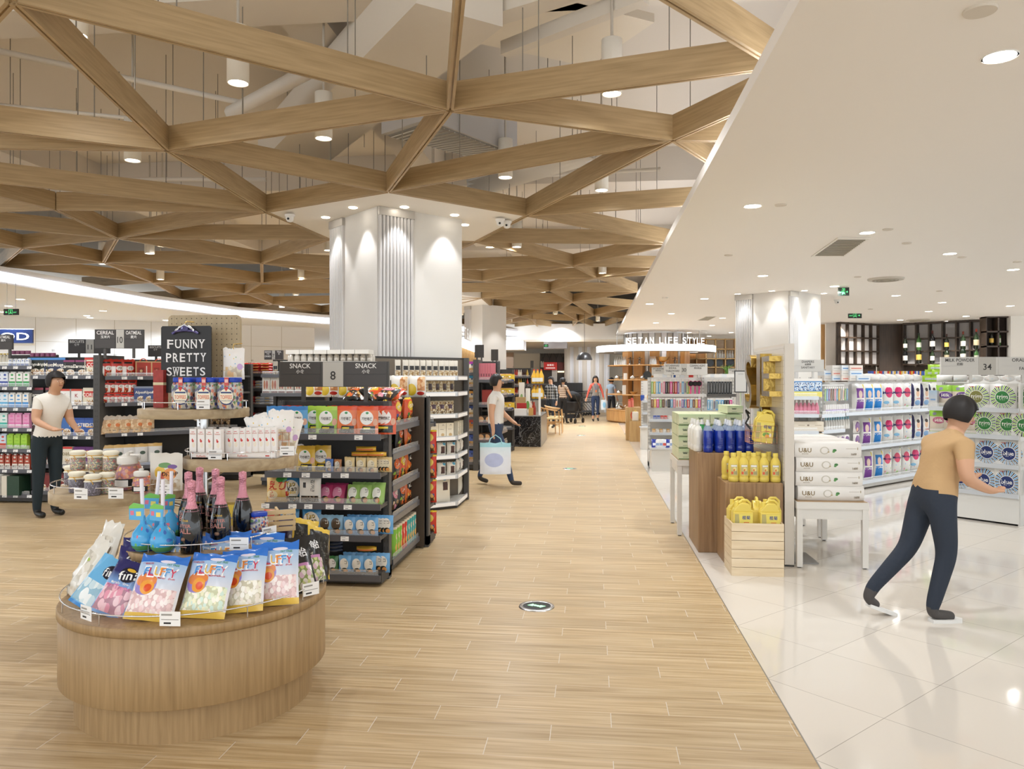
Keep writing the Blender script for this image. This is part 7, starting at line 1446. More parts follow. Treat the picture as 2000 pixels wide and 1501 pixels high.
# wishbone chairs
PWD = mat('#cfa673', .5)
def chair():
    t = thing('dining_chair', None, None)
    for sx in (-1, 1):
        b = MB(); b.tube([(sx*.23, -.2, 0), (sx*.22, -.19, .45), (sx*.24, -.17, .66)], .018, PWD, 8); b.build('leg', t); b = MB(); b.tube([(sx*.2, .22, 0), (sx*.19, .2, .45), (sx*.2, .24, .72)], .018, PWD, 8); b.build('leg', t)
    b = MB(); b.tube([(.27, -.12, .67), (.3, .05, .69), (.22, .25, .73), (0, .3, .76), (-.22, .25, .73), (-.3, .05, .69), (-.27, -.12, .67)], .018, PWD, 8); b.build('back_rail', t)
    b = MB(); b.tube([(0, .2, .46), (0, .25, .58), (.07, .28, .74)], .012, PWD, 6); b.tube([(0, .25, .58), (-.07, .28, .74)], .012, PWD, 6); b.build('back_splat', t)
    b = MB(); b.prism([(-.24, -.22), (.24, -.22), (.2, .2), (-.2, .2)], .43, .465, mat('#d9c08e', .7)); b.build('seat', t)
    b = MB(); b.tube([(-.22, -.19, .25), (.22, -.19, .25)], .012, PWD, 6); b.tube([(-.19, .2, .28), (.19, .2, .28)], .012, PWD, 6); b.tube([(-.22, -.19, .3), (-.19, .2, .3)], .012, PWD, 6); b.tube([(.22, -.19, .3), (.19, .2, .3)], .012, PWD, 6); b.build('stretcher', t)
    return t
CHR = K('dining_chair', 'chair', chair)
CHR.put((XY(1075, 21.2), 21.3, 0), PI/2+.3, 'pale wooden wishbone chair nearest the marble counter'); CHR.put((XY(1084, 21.8), 22.0, 0), PI/2, 'pale wooden wishbone chair, farther of the two', sc=1.02)
# columns in the distance
cx3, cy3 = AD(948, 700, 22)[:2]
column(cx3, cy3, .85, ZL+.012, 'white fluted column beyond the near one, behind the pink boxes', [('x', -.4, -.1)])
for x_, y_ in ((-.8, 26.5), (-1.2, 30), (-3.4, 26), (.2, 23)): spot((x_, y_, ZL-.02), 260, 2.6, .9)  # added fill spots that lift the far end of the hall, no fittings
for p_ in ((-.5, -.5), (.5, -.5)): spot((cx3+p_[0]*1.25, cy3+p_[1]*1.25, ZL-.03), 60, 1.2, .5, (.95, .96, 1))
# glowing sign band of the shop left of it
b = MB(); b.tube([AD(905-8*i, 664.5-4.5*i, 15.5+.0*i) for i in range(-4, 2)][::-1], .09, mat('#ffffff', .5, emit=3), 4); 
x0, y0, z0 = AD(880, 655, 15.0); x1, y1, z1 = AD(938, 674, 22)
b = MB(); b.add([(x0, y0, 2.27), (x1, y1, 2.27), (x1, y1, 2.46), (x0, y0, 2.46), (x0-.3, y0, 2.27), (x1-.3, y1, 2.27), (x1-.3, y1, 2.46), (x0-.3, y0, 2.46)], [(0, 1, 2, 3), (3, 2, 6, 7), (0, 4, 5, 1), (7, 6, 5, 4), (1, 5, 6, 2), (0, 3, 7, 4)], mat('#ffffff', .5, emit=2.2)); tag(b.build('light_band'), 'glowing white shop band between the near column and the second one', 'shop sign')
ltr = MB(); 
for i, c_ in enumerate('CAFE TEA'):
    if c_ == ' ': continue
    f_ = i/8; s0 = len(ltr.v); ltr.text(c_, 0, .16, .24, mat('#f4f4f2', .5, emit=.5), y=0); ltr.rot(Matrix.Translation((x0+(x1-x0)*(.02+.62*f_), y0+(y1-y0)*(.02+.62*f_), 2.46)) @ Matrix.Rotation(math.atan2(y1-y0, x1-x0), 4, 'Z'), s0)
tag(ltr.build('sign_letters'), 'white letters standing on the glowing shop band', 'letters')
b = MB(); dxy = math.atan2(y1-y0, x1-x0); ln_ = math.hypot(x1-x0, y1-y0)
for i in range(26): b.box(ln_*i/26, ln_*i/26+.05, 0, .3, 1.75, 2.27, OB)
b.box(0, ln_, .3, .33, 1.0, 2.27, OB); b.box(0, ln_, 0, .33, 1.72, 1.76, OB); b.box(0, ln_, .1, .33, 0, 1.0, OB); tag(b.build('slatted_shelf', loc=(x0-.06, y0, 0), rz=dxy), 'oak slatted shop shelf under the glowing band', 'shelf')
b = MB(); r_ = 1.1
fx, fy, _ = AD(1147, 700, 35.5)
far = MB()
for i in range(15):
    xx = XY(1108+5.6*i, 35); w_ = (.11 if i % 3 else .16); far.lathe([(w_, 0), (w_, ZR-.02)], COOLW if i % 3 else mat('#d6cdc0', .5), 10, xx, 35.4)
tag(far.build('fluted_wall'), 'white ribbed wall at the end of the aisle behind the black lamp', 'wall panel')
for px in (1115, 1131, 1150, 1170): spot((XY(px, 33.6), 33.7, ZR-.26), 24, 2.0, .7, (.95, .96, 1), rot=(.5, 0, 0))  # unseen spots added to whiten the ribbed wall
b = MB(); b.box(XY(1083, 34.6), XY(1138, 34.6), 34.6, 34.75, 0, 1.36, mat('#3a3a3c', .5))
for i in range(22): x = XY(1083, 34.6)+.056*i; b.box(x, x+.01, 34.58, 34.6, .05, 1.33, mat('#4c4c4e', .5))
tag(b.build('screen_panel'), 'dark slatted screen behind the woman with the stroller', 'screen')
# pendant lamp
pl = thing('pendant_lamp', 'black dome pendant lamp hanging over the aisle', 'lamp', AD(1141.5, 703, 24)); pz_ = pl.location.z
b = MB(); b.lathe([(.25, 0), (.245, .06), (.2, .16), (.12, .225), (.03, .25)], mat('#2a2828', .35), 36, cap=False); b.lathe([(.245, .002), (.235, .06), (.19, .15), (.1, .21), (.001, .23)], mat('#e8e4dc', .5), 36, cap=False); b.build('shade', pl)
b = MB(); b.lathe([(.001, .08), (.04, .1), (.04, .15), (.001, .17)], mat('#fff4e0', .5, emit=8), 12); b.build('bulb', pl); b = MB(); b.cyl(0, 0, .25, ZL-pz_, .006, BLACK, 6); b.build('cable', pl)
spot((pl.location.x, pl.location.y, pz_+.02), 60, 2.4, .6)
# far shop front
FY = 36.0
def far_box(px0, px1, py0, py1, c, name, label, cat, Y=FY, d=.08, em=0, txt=None, tc='#f4ece8'):
    x0, x1 = XY(px0, Y), XY(px1, Y); D = -x0*SY+Y*CY; z1, z0 = EYE+(HORIZ-py0)/FPX*D, EYE+(HORIZ-py1)/FPX*D
    b = MB(); b.box(0, x1-x0, 0, d, 0, z1-z0, mat(c, .5, emit=em))
    if txt: b.text(txt, (x1-x0)/2, (z1-z0)*.62, (z1-z0)*.28, mat(tc, .5, emit=em), y=-.01); b.box((x1-x0)*.15, (x1-x0)*.85, -.01, 0, (z1-z0)*.2, (z1-z0)*.3, mat(tc, .5, emit=em))
    return tag(b.build(name, loc=(x0, Y, z0)), label, cat)
far_box(1055, 1107, 690, 812, '#4a4644', 'shop_back_panel', 'dark back wall of the far sushi shop', 'wall panel', 35.85)
far_box(1078, 1088, 722, 808, '#e2ded6', 'tiled_pier', 'white tiled pier in the far shop', 'pier', 35.78)
far_box(1062, 1088, 707, 722, '#a8302c', 'shop_sign', 'red illuminated sign board of the far shop', 'sign', 35.7, .08, .5, '鲜寿司')
far_box(1089, 1100, 707, 722, '#5a2a28', 'menu_board', 'menu board right of the red sign, left of two', 'menu board', 35.7, .05, .2); far_box(1101, 1107, 707, 722, '#6a3430', 'menu_board', 'menu board right of the red sign, right of two', 'menu board', 35.7, .05, .2)
far_box(1056, 1062, 705, 717, '#cfcac0', 'poster', 'small white poster left of the red sign', 'poster', 35.7, .05)
far_box(1089, 1106, 724, 727, '#f0d8b0', 'light_strip', 'warm lit strip over the far shop counter', 'light', 35.75, .1, 1.5); far_box(1070, 1107, 745, 806, '#3a3634', 'shop_counter', 'dark counter of the far shop', 'counter', 35.0, .5)
for px, py in ((1073, 729), (1076, 741)):
    b = MB(); b.lathe([(.001, 0), (.12, .01), (.12, .02)], mat('#e8e0c8', .5), 20, M=Matrix.Rotation(PI/2, 4, 'X')); b.lathe([(.001, .021), (.07, .02)], mat('#8a9a4a', .5), 12, M=Matrix.Rotation(PI/2, 4, 'X')); x, y, z = AD(px, py, 35.9); tag(b.build('picture_plate', loc=(x, y, z)), ('upper' if py < 735 else 'lower')+' round plate picture on the far shop wall', 'picture')
vv = MB()
for i in range(4):
    xx = XY(1060+13*i, 35.6); zt, zb = 2.72, 2.35; vv.tube([(xx-.12, 35.6, zt), (xx, 35.6, zb+.12), (xx, 35.6, zb-.05)], .02, DK2, 5); vv.tube([(xx+.12, 35.6, zt), (xx, 35.6, zb+.12)], .02, DK2, 5)
tag(vv.build('dark_bracket'), 'row of dark Y shaped brackets over the red shop sign', 'bracket')
far_box(1004, 1054, 690, 812, '#dcd3c2', 'cladding_panel', 'cream wall far left of the sushi shop', 'wall panel', 36.5); far_box(965, 1003, 688, 812, '#7a6450', 'shop_panel_wall', 'striped brown wall far behind the shelf signs', 'wall panel', 30.0)
exit_sign(1062, 1071, 672, 677.5, 29, 'tiny green exit sign on the far grey bulkhead', 1)
# trolleys
def cart():
    t = thing('shopping_trolley', None, None); g = mat('#6a6a6a', .35, metal=.6)
    b = MB()
    for z_, w_ in ((.95, .26), (.75, .23), (.55, .2)): b.tube([(-w_, -.35, z_), (w_, -.35, z_), (w_, .4, z_), (-w_, .4, z_)], .008, g, 5, True)
    for i in range(6):
        f_ = -.35+.15*i; b.tube([(-.26, f_, .95), (-.2, f_, .55), (.2, f_, .55), (.26, f_, .95)], .006, g, 5)
    b.build('basket', t); b = MB(); b.tube([(-.24, .4, .95), (-.2, .35, .5), (-.2, -.3, .15)], .012, g, 6); b.tube([(.24, .4, .95), (.2, .35, .5), (.2, -.3, .15)], .012, g, 6); b.tube([(-.2, .4, .15), (-.2, -.35, .15), (.2, -.35, .15), (.2, .4, .15)], .012, g, 6, True); b.build('frame', t)
    for sx in (-1, 1):
        for sy in (-1, 1): b = MB(); b.lathe([(.05, -.015), (.05, .015)], BLACK, 12, M=Matrix.Translation((sx*.2, sy*.33, .05)) @ Matrix.Rotation(PI/2, 4, 'Y')); b.build('wheel', t)
    b = MB(); b.tube([(-.27, .45, 1.0), (.27, .45, 1.0)], .016, BLACK, 6); b.build('handle', t)
    return t
CRT = K('shopping_trolley', 'trolley', cart)
for i in range(4): CRT.put((XY(1140+5*i, 32.5), 32.5+.3*i, 0), .5, 'grey shopping trolley nested in the row behind the two women', 'nested shopping trolleys')
# ================================================================== ROUND SHOP AT THE END
RX, RY, _ = AD(1280, 700, 27.8)
RX, RY = RX, RY
OAKS = wood('#a8773f', '#c4955a', (22, 22, 1.6), .5, 'oak_slats', .5)
rs = thing('round_shop', 'round wooden shop counter with a glowing ring reading ISETAN LIFE STYLE', 'shop stand', (RX, RY, 0))
b = MB()
for i in range(110):
    a = 2*PI*i/110; b.box(-.048, .048, -1.76, -1.72, .06, .42, OAKS, M=Matrix.Rotation(a, 4, 'Z'))
b.lathe([(1.68, 0), (1.68, .07), (1.72, .07), (1.72, .42), (1.77, .42), (1.77, .45), (.9, .45)], OAKS, 96, cap=False); b.build('counter', rs)
b = MB()
for i in range(32):
    a = 2*PI*i/32; m_ = COOLW if i % 2 else mat('#bfb8ae', .5); b.box(-.1, .1, -1.1, -1.02, .45, ZR, m_, M=Matrix.Rotation(a, 4, 'Z')); b.box(-.012, .012, -1.14, -1.1, .45, ZR, mat('#8f8a82', .4, metal=.5), M=Matrix.Rotation(a+.1, 4, 'Z'))
b.lathe([(1.13, 2.7), (1.13, 2.73)], STEEL, 64, cap=False); b.lathe([(1.16, ZR-.06), (1.16, ZR)], STEEL, 64, cap=False); b.build('drum', rs)
for a in (-1.0, -.55, -.1, .4, .9): b = MB(); b.box(-.17, .17, -1.32, -1.14, .45, 2.5, OAKS, M=Matrix.Rotation(a, 4, 'Z')); b.build('oak_pier', rs)
for z_ in (1.0, 1.52, 2.03): b = MB(); b.lathe([(1.15, z_-.035), (1.72, z_-.035), (1.72, z_), (1.15, z_)], OAKS, 80, cap=False); b.build('shelf', rs)
b = MB(); b.lathe([(2.1, 2.49), (2.12, 2.5), (2.12, 2.7), (2.1, 2.71)], mat('#ffffff', .5, emit=2.4), 96, cap=False); b.build('glowing_ring', rs)
b = MB(); b.lathe([(1.5, 2.49), (2.1, 2.485)], mat('#8f8d8b', .5), 96, cap=False); b.lathe([(2.1, 2.71), (1.5, 2.7), (1.5, 2.49)], mat('#d8d6d2', .5), 96, cap=False); b.build('ring_plate', rs)
b = MB()
for a in (-.9, -.35, .35, .9, 2.2, 3.6): b.cyl(1.8*math.sin(a), -1.8*math.cos(a), 2.7, ZL+.1, .012, STEEL, 6)
b.build('hanger', rs)
b = MB(); s_ = 'ISETAN LIFE STYLE'; va = math.atan2(RX, RY)   # letters face the aisle
pos = [1205, 1210, 1219, 1230, 1240.5, 1251, None, 1269, 1277, 1286, 1297, None, 1315, 1326, 1336, 1346, 1356]
for c_, px in zip(s_, pos):
    if px is None: continue
    sx = (px-1280)/FPX*25.75/2.08; a = math.asin(max(-.95, min(.95, sx))); s0 = len(b.v)
    hgt = .22; w_ = hgt*.62 if c_ != 'I' else .035
    b.text(c_, 0, 0, hgt, mat('#f2f2f2', .5, emit=.8), y=-.02, w=w_); n1 = len(b.v); pass
    b.rot(Matrix.Rotation(YAW, 4, 'Z') @ Matrix.Rotation(a*.35, 4, 'Z') @ Matrix.Identity(4), s0); 
    b.rot(Matrix.Translation((2.08*math.sin(a)*CY+2.08*math.cos(a)*SY, 2.08*math.sin(a)*SY-2.08*math.cos(a)*CY, 2.83)), s0)
b.build('sign_letters', rs)
for a in (-1.1, -.75, -.4, -.05, .3, .65, 1.0): spot((RX+1.35*math.sin(a), RY-1.35*math.cos(a), ZR-.05), 22, 1.3, .6, (.96, .97, 1)); spot((RX+1.9*math.sin(a), RY-1.9*math.cos(a), 2.46), 14, 1.9, .7)
def rs_at(px, r): 
    sx = (px-1280)/FPX*(27.8-r)/r; a = math.asin(max(-.97, min(.97, sx)))+YAW; return (RX+r*math.sin(a), RY-r*math.cos(a))
gb = K('glass_bottle', 'bottle', lambda: MB().lathe([(.04, 0), (.045, .02), (.045, .15), (.015, .22), (.015, .28)], mat('#dfe2e2', .05, alpha=.45, spec=.8), 12).build('glass_bottle'))
for px in (1193, 1196, 1200, 1203, 1206, 1209, 1254, 1257, 1260, 1263): gb.put((*rs_at(px, 1.6), 2.031), 0, 'clear glass bottle on the upper ring shelf of the round shop', 'clear glass bottles')
b = MB(); b.lathe([(.09, 0), (.06, .02), (.03, .06), (.06, .08), (.18, .16), (.22, .26)], mat('#b08a58', .2, metal=.9), 28, cap=False); tag(b.build('punch_bowl', loc=(*rs_at(1278, 1.6), 2.031)), 'shiny brass punch bowl on the upper ring shelf', 'bowl')
for px, l in ((1218, 'left'), (1234, 'middle'), (1302, 'right')): b = MB(); b.lathe([(.1, 0), (.1, .015), (.03, .04), (.05, .12), (.02, .2), (.11, .205), (.11, .22), (.02, .225), (.03, .26)], mat('#6a5a4c', .35, metal=.5), 16); tag(b.build('cake_stand', loc=(*rs_at(px, 1.6), 2.031)), l+' dark tiered stand on the upper ring shelf', 'stand')
pot = K('saucepan', 'pan', lambda: (lambda b: (b.lathe([(.001, 0), (.09, .005), (.095, .1), (.02, .13), (.015, .15)], STEEL, 18), b.tube([(.09, 0, .08), (.22, 0, .09)], .01, BLACK, 6), b.build('saucepan'))[-1])(MB()))
for px, z_, l in ((1196, 1.521, 'left end of the middle ring shelf'), (1222, 1.521, 'middle ring shelf beside a white card'), (1240, 1.521, 'right part of the middle ring shelf'), (1199, 1.001, 'left of the lowest ring shelf'), (1222, .451, 'counter, right of the kettle')): pot.put((*rs_at(px, 1.6), z_), .4, 'steel saucepan on the '+l)
b = MB(); b.lathe([(.001, 0), (.14, .01), (.16, .06), (.08, .14), (.02, .16), (.03, .19)], CHROME, 22); b.tube([(-.12, 0, .12), (-.08, 0, .26), (.08, 0, .26), (.12, 0, .12)], .012, CHROME, 6); b.tube([(.12, 0, .08), (.22, 0, .17)], [.03, .014], CHROME, 6); tag(b.build('kettle', loc=(*rs_at(1200, 1.6), .451)), 'shiny steel kettle on the wooden counter of the round shop', 'kettle')
b = MB(); b.lathe([(.05, 0), (.1, .05), (.14, .1)], mat('#b8864a', .5), 18, cap=False); tag(b.build('wooden_bowl', loc=(*rs_at(1224, 1.55), 1.001)), 'wooden bowl on the lowest ring shelf', 'bowl')
for px, z_, l in ((1209, 1.521, 'middle'), (1207, 1.001, 'lowest')): b = MB(); b.box(-.06, .06, -.01, .01, 0, .22 if z_ > 1.2 else .32, mat('#eceae6', .5)); o = tag(b.build('photo_card', loc=(*rs_at(px, 1.62), z_), rz=.3), 'white card leaning on the %s ring shelf' % l, 'card')
b = MB(); b.lathe([(.001, 0), (.13, .01), (.14, .03), (.14, .031)], mat('#26282a', .4), 22, M=Matrix.Rotation(PI/2, 4, 'X')); b.tube([(0, -.0, .13), (0, 0, .36)], .012, mat('#b8b4ae', .4), 6); tag(b.build('frying_pan', loc=AD(1264, 732, 26.2)), 'black frying pan hanging beside the kitchenware signs', 'pan')
b = MB()
for i in range(5): x = XY(1345+18.0*i, 29); 
w0, w1 = XY(1342, 29.5), XY(1436, 29.5)
os_ = thing('oak_shelf', 'oak grid shelf of glasses and plates right of the round shop', 'shelf unit', (w0, 29.5, 0)); W_ = w1-w0
b = MB(); b.box(0, W_, .3, .34, 0, 3.0, mat('#d8c8b0', .6)); b.box(0, W_*.4, .28, .3, 0, 3.0, OAKS); b.build('back_panel', os_)
b = MB()
for i in range(6): b.box(W_*i/5-.018, W_*i/5+.018, 0, .28, 0, 3.05, OB)
for z_ in (1.6, 1.98, 2.3, 2.66, 3.03): b.box(0, W_, 0, .28, z_-.02, z_+.015, OB)
b.build('grid', os_)
plt = K('plate', 'plate', lambda: MB().lathe([(.001, 0), (.1, .005), (.13, .02), (.13, .025)], mat('#3c4248', .35), 24, M=Matrix.Translation((0, 0, .13)) @ Matrix.Rotation(PI/2, 4, 'X')).build('plate'))
for px, l in ((1386, 'left'), (1404, 'middle'), (1426, 'right')): plt.put((XY(px, 29.6), 29.6, 1.996), 0, l+' grey plate standing in the oak grid shelf', sc=1.15)
for i in range(8): gb.put((XY(1396+5*i, 29.6), 29.62, 2.316), 0, 'clear glass on the oak grid shelf', 'glasses on the oak grid shelf')
for i in range(5): pot.put((XY(1382+11*i, 29.6), 29.62, 1.616), 0, 'pan on the lower level of the oak grid shelf', 'pans on the oak grid shelf')
b = MB(); rnd = random.Random(3)
for i in range(26): a, r_, h_ = rnd.random()*6.28, .05+.1*rnd.random(), .12+.25*rnd.random(); b.tube([(0, 0, 0), (r_*.5*math.cos(a), r_*.5*math.sin(a), h_*.8), (r_*1.4*math.cos(a), r_*1.4*math.sin(a), h_)], [.004, .012, .002], mat('#6a9a48', .6), 4)
tag(b.build('potted_plant', loc=AD(1420, 738, 20)), 'green leafy plant on the shelf left of the right column', 'plant')
b = MB(); b.box(-.3, .3, -.2, .2, 0, 1.6, mat('#dedad4', .5)); x, y, _ = AD(1420, 700, 20); tag(b.build('display_plinth', loc=(x, y, 0)), 'pale plinth under the green plant behind gondola 30', 'display plinth')
# ================================================================== ABOVE THE LATTICE: ducts, pipes, rods
DUC = mat('#d6cdbf', .7, bump=.5, bscale=5)
def pbox(p, q, w, h, z, m, name, label, cat):
    L = math.hypot(q[0]-p[0], q[1]-p[1]); b = MB(); b.box(0, L, -w/2, w/2, z, z+h, m); return tag(b.build(name, loc=(p[0], p[1], 0), rz=math.atan2(q[1]-p[1], q[0]-p[0])), label, cat)
def up(px, py, z): return G(px, 2*HORIZ-py, 2*EYE-z)
pbox(up(560, 330, 4.35), up(900, 30, 4.35), .75, .45, 4.35, DUC, 'air_duct', 'big white plastered air duct crossing above the lattice left of centre', 'duct')
pbox(up(900, 60, 4.5), up(1300, -60, 4.5), .2, .2, 4.5, DUC, 'cable_tray', 'white cable tray above the lattice near the top centre', 'duct')
pbox(up(905, 20, 4.75), up(1210, 90, 4.75), 1.1, .08, 4.75, mat('#ddd2bf', .6), 'hatch_panel', 'pale framed ceiling hatch panel above the lattice', 'panel'); pbox(up(985, 110, 4.4), up(1260, 5, 4.4), .1, .12, 4.4, DUC, 'light_channel', 'long pale light channel in front of the hatch panel', 'channel')
P4 = [up(745, 262, 4.1), up(835, 232, 4.1), up(1010, 300, 4.1), up(920, 306, 4.1)]
t = thing('air_handler', 'grey air handling grille hanging above the lattice in front of the near column', 'air vent'); b = MB(); b.prism(P4, 4.1, 4.55, mat('#b9b6b4', .6)); b.build('housing', t); b = MB(); cxg, cyg = sum(p[0] for p in P4)/4, sum(p[1] for p in P4)/4; Q4 = [(cxg+(p[0]-cxg)*.9, cyg+(p[1]-cyg)*.9) for p in P4]; b.prism(Q4, 4.085, 4.1, mat('#8d8982', .6))
for i in range(16): f_ = (i+.5)/16; b.tube([(*[Q4[0][k_]+(Q4[3][k_]-Q4[0][k_])*f_ for k_ in (0, 1)], 4.084), (*[Q4[1][k_]+(Q4[2][k_]-Q4[1][k_])*f_ for k_ in (0, 1)], 4.084)], .008, mat('#c9c5be', .5), 4)
b.build('grille', t)
for i in range(5): pbox((up(920, 385, 4.15)[0]+.03*i, up(920, 385, 4.15)[1]-.2*i), (up(1150, 318, 4.15)[0]+.03*i, up(1150, 318, 4.15)[1]-.2*i), .13, .12, 4.15, mat('#d8d3cb', .6), 'air_duct', 'pale round edged duct in the bundle above the lattice right of the column', 'duct')['group'] = 'bundled ducts right of the column'
def pipe(p, q, z, r, label): b = MB(); b.tube([(*p, z), (*q, z)], r, mat('#d8d0c4', .5), 8); return tag(b.build('pipe'), label, 'pipe')
pipe(up(0, 100, 4.5), up(470, 200, 4.5), 4.5, .03, 'thin white sprinkler pipe above the lattice at the left'); pipe(up(450, 220, 4.4), up(620, 130, 4.4), 4.4, .07, 'thick white pipe left of the big duct'); pipe(up(1010, 345, 4.2), up(1290, 330, 4.2), 4.2, .025, 'thin pipe above the lattice at the right'); pipe(up(0, 205, 4.3), up(300, 235, 4.3), 4.3, .02, 'thin conduit above the lattice at the far left'); pipe(up(180, 350, 4.2), up(520, 350, 4.2), 4.2, .03, 'thin pipe above the far left lattice')
rr_ = random.Random(5)
rod = K('suspension_rod', 'rod', lambda: MB().cyl(0, 0, 0, 1.5, .0045, mat('#8a8378', .5), 6).build('suspension_rod'))
for e_ in ED:
    a_, b_ = e_.split('-'); (xa, ya), (xb, yb) = NW[a_], NW[b_]
    if min(math.hypot(xa, ya), math.hypot(xb, yb)) < 15:
        for f_ in (.3, .7):
            x, y = xa+(xb-xa)*f_, ya+(yb-ya)*f_
            if x < BX: rod.put((x, y, ZL+.214), 0, 'thin rod hanging an oak lattice beam from the slab', 'suspension rods of the lattice')
for i in range(30):
    x, y = -7+8*rr_.random(), 3+10*rr_.random()
    if x < .5: rod.put((x, y, 4.25), 0, 'thin rod hanging pipes and ducts from the slab', 'suspension rods of the pipes', sc=(1, 1, .7))
# ================================================================== PEOPLE
SKIN = mat('#c99b7c', .55); HAIR = mat('#1d1816', .6)
BONES = dict(pelvis=(None, 0, 0, .93, .125, 'b'), waist=('pelvis', 0, 0, 1.06, .11, 't'), chest=('waist', 0, 0, 1.24, .135, 't'), collar=('chest', 0, 0, 1.37, .09, 't'), neck=('collar', 0, -.01, 1.44, .048, 's'),
 head0=('neck', 0, -.02, 1.5, .07, 's'), head1=('head0', 0, -.02, 1.57, .088, 's'), head2=('head1', 0, -.01, 1.63, .07, 's'))
for s_, n_ in ((-1, 'l'), (1, 'r')):
    BONES.update({'sh'+n_: ('collar', s_*.15, 0, 1.35, .06, 't'), 'el'+n_: ('sh'+n_, s_*.21, .02, 1.1, .042, 'e'), 'wr'+n_: ('el'+n_, s_*.23, -.05, .87, .028, 's'), 'pa'+n_: ('wr'+n_, s_*.235, -.07, .81, .03, 's'),
     'hi'+n_: ('pelvis', s_*.085, 0, .86, .09, 'b'), 'kn'+n_: ('hi'+n_, s_*.095, -.01, .49, .06, 'b'), 'an'+n_: ('kn'+n_, s_*.1, .02, .1, .042, 'b'), 'ba'+n_: ('an'+n_, s_*.1, .0, .045, .04, 'f'), 'to'+n_: ('ba'+n_, s_*.11, -.15, .035, .034, 'f')})
def person(label, loc, rz, pose, cols, H=1.65, hair='short', long_sleeve=False, fat=1.0, tops=None, head_tilt=0):
    t = thing('person', label, 'person', loc, rz); k_ = H/1.70
    J = {n: [v[1], v[2], v[3], v[4]] for n, v in BONES.items()}
    for n, p in pose.items(): J[n][:3] = p
    names = list(BONES); idx = {n: i for i, n in enumerate(names)}
    vs = [tuple(c*k_ for c in J[n][:3]) for n in names]; ed = [(idx[BONES[n][0]], idx[n]) for n in names if BONES[n][0]]; rad = [J[n][3]*k_*(fat if BONES[n][5] in 'tbe' else 1) for n in names]
    for n_, s_ in (('l', -1), ('r', 1)):
        pa, wr = Vector(J['pa'+n_][:3]), Vector(J['wr'+n_][:3]); d = (pa-wr).normalized(); side = d.cross(Vector((0, 1, 0))).normalized() if abs(d.y) < .9 else Vector((1, 0, 0)); nrm = d.cross(side).normalized()
        for q in range(4):
            o = side*(-.024+.016*q); L = (.05, .062, .058, .045)[q]; b0 = len(vs); base = pa+d*.03+o
            for p_ in (base, base+d*L*.5+nrm*.006, base+d*L*.85+nrm*.02): vs.append(tuple(c*k_ for c in p_)); rad.append(.0088*k_)
            ed += [(idx['pa'+n_], b0), (b0, b0+1), (b0+1, b0+2)]
        b0 = len(vs); base = pa-d*.01-side*.034
        for p_ in (base, base+d*.03-side*.012, base+d*.05-side*.008): vs.append(tuple(c*k_ for c in p_)); rad.append(.0095*k_)
        ed += [(idx['pa'+n_], b0), (b0, b0+1), (b0+1, b0+2)]
    me = bpy.data.meshes.new('body'); me.from_pydata(vs, ed, []); o = bpy.data.objects.new('body', me); COL.objects.link(o)
    o.modifiers.new('s', 'SKIN'); me.skin_vertices or me.attributes
    for i, sv in enumerate(me.skin_vertices[0].data): sv.radius = (rad[i], rad[i]); sv.use_root = (i == 0)
    sd = o.modifiers.new('d', 'SUBSURF'); sd.levels = 3 if loc[1] < 12 else 2
    dg = bpy.context.evaluated_depsgraph_get(); m2 = bpy.data.meshes.new_from_object(o.evaluated_get(dg)); bpy.data.objects.remove(o)
    ms = [cols['t'], cols['b'], cols.get('s', SKIN), cols['f']]
    for m_ in ms: m2.materials.append(m_)
    segs = []
    for n in names:
        p_ = BONES[n][0]
        if p_:
            kd = BONES[n][5]; g_ = {'t': 0, 'b': 1, 's': 2, 'f': 3, 'e': 0}[kd]
            if n[:2] == 'wr' and long_sleeve: g_ = 0
            if n[:2] in ('sh', 'el') and tops is not None: g_ = 4
            if n[:2] == 'wr' and tops is not None: g_ = 4
            segs.append((Vector(vs[idx[p_]]), Vector(vs[idx[n]]), g_, rad[idx[n]], n))
    if tops is not None: m2.materials.append(tops)
    for p_ in m2.polygons:
        c = p_.center; best = 1e9; g = 0
        for a, b_, gg, r_, n in segs:
            ab = b_-a; tt = max(0, min(1, (c-a).dot(ab)/max(1e-9, ab.dot(ab)))); dd = (c-(a+ab*tt)).length-r_*.9
            if dd < best:
                best = dd; g = gg
                if n[:2] == 'el' and not long_sleeve and tops is None and tt > .45: g = 2
                if n == 'neck' and tt < .3: g = 0
                if n == 'waist' and tt > -.1: g = 0 if (c-a).dot(ab)/ab.dot(ab) > .12 else 1
                if n[:2] == 'hi' or n == 'pelvis': g = 1 if (c-Vector(vs[0])).dot(Vector(vs[1])-Vector(vs[0])) < .12*(Vector(vs[1])-Vector(vs[0])).length_squared else 0
                if n[:2] == 'an' and cols.get('crop') and tt > .75: g = 2
        p_.material_index = g; p_.use_smooth = True
    bo = bpy.data.objects.new('body', m2); COL.objects.link(bo); bo.parent = t
    hx, hy, hz = [c*k_ for c in J['head1'][:3]]; fd = Vector((0, -1, 0))
    M_ = Matrix.Translation((hx, hy, hz)) @ Matrix.Rotation(head_tilt, 4, 'X')
    b = MB(); 
    for s_ in (-1, 1): b.lathe([(.001, 0), (.008, .004), (.001, .008)], mat('#efe9e4', .3), 8, M=M_ @ Matrix.Translation((s_*.03, -.083, .0))); b.lathe([(.001, 0), (.0045, .004), (.001, .008)], HAIR, 8, M=M_ @ Matrix.Translation((s_*.03, -.089, .0))); b.box(-.014, .014, -.003, 0, 0, .004, HAIR, M=M_ @ Matrix.Translation((s_*.03, -.084, .022)))
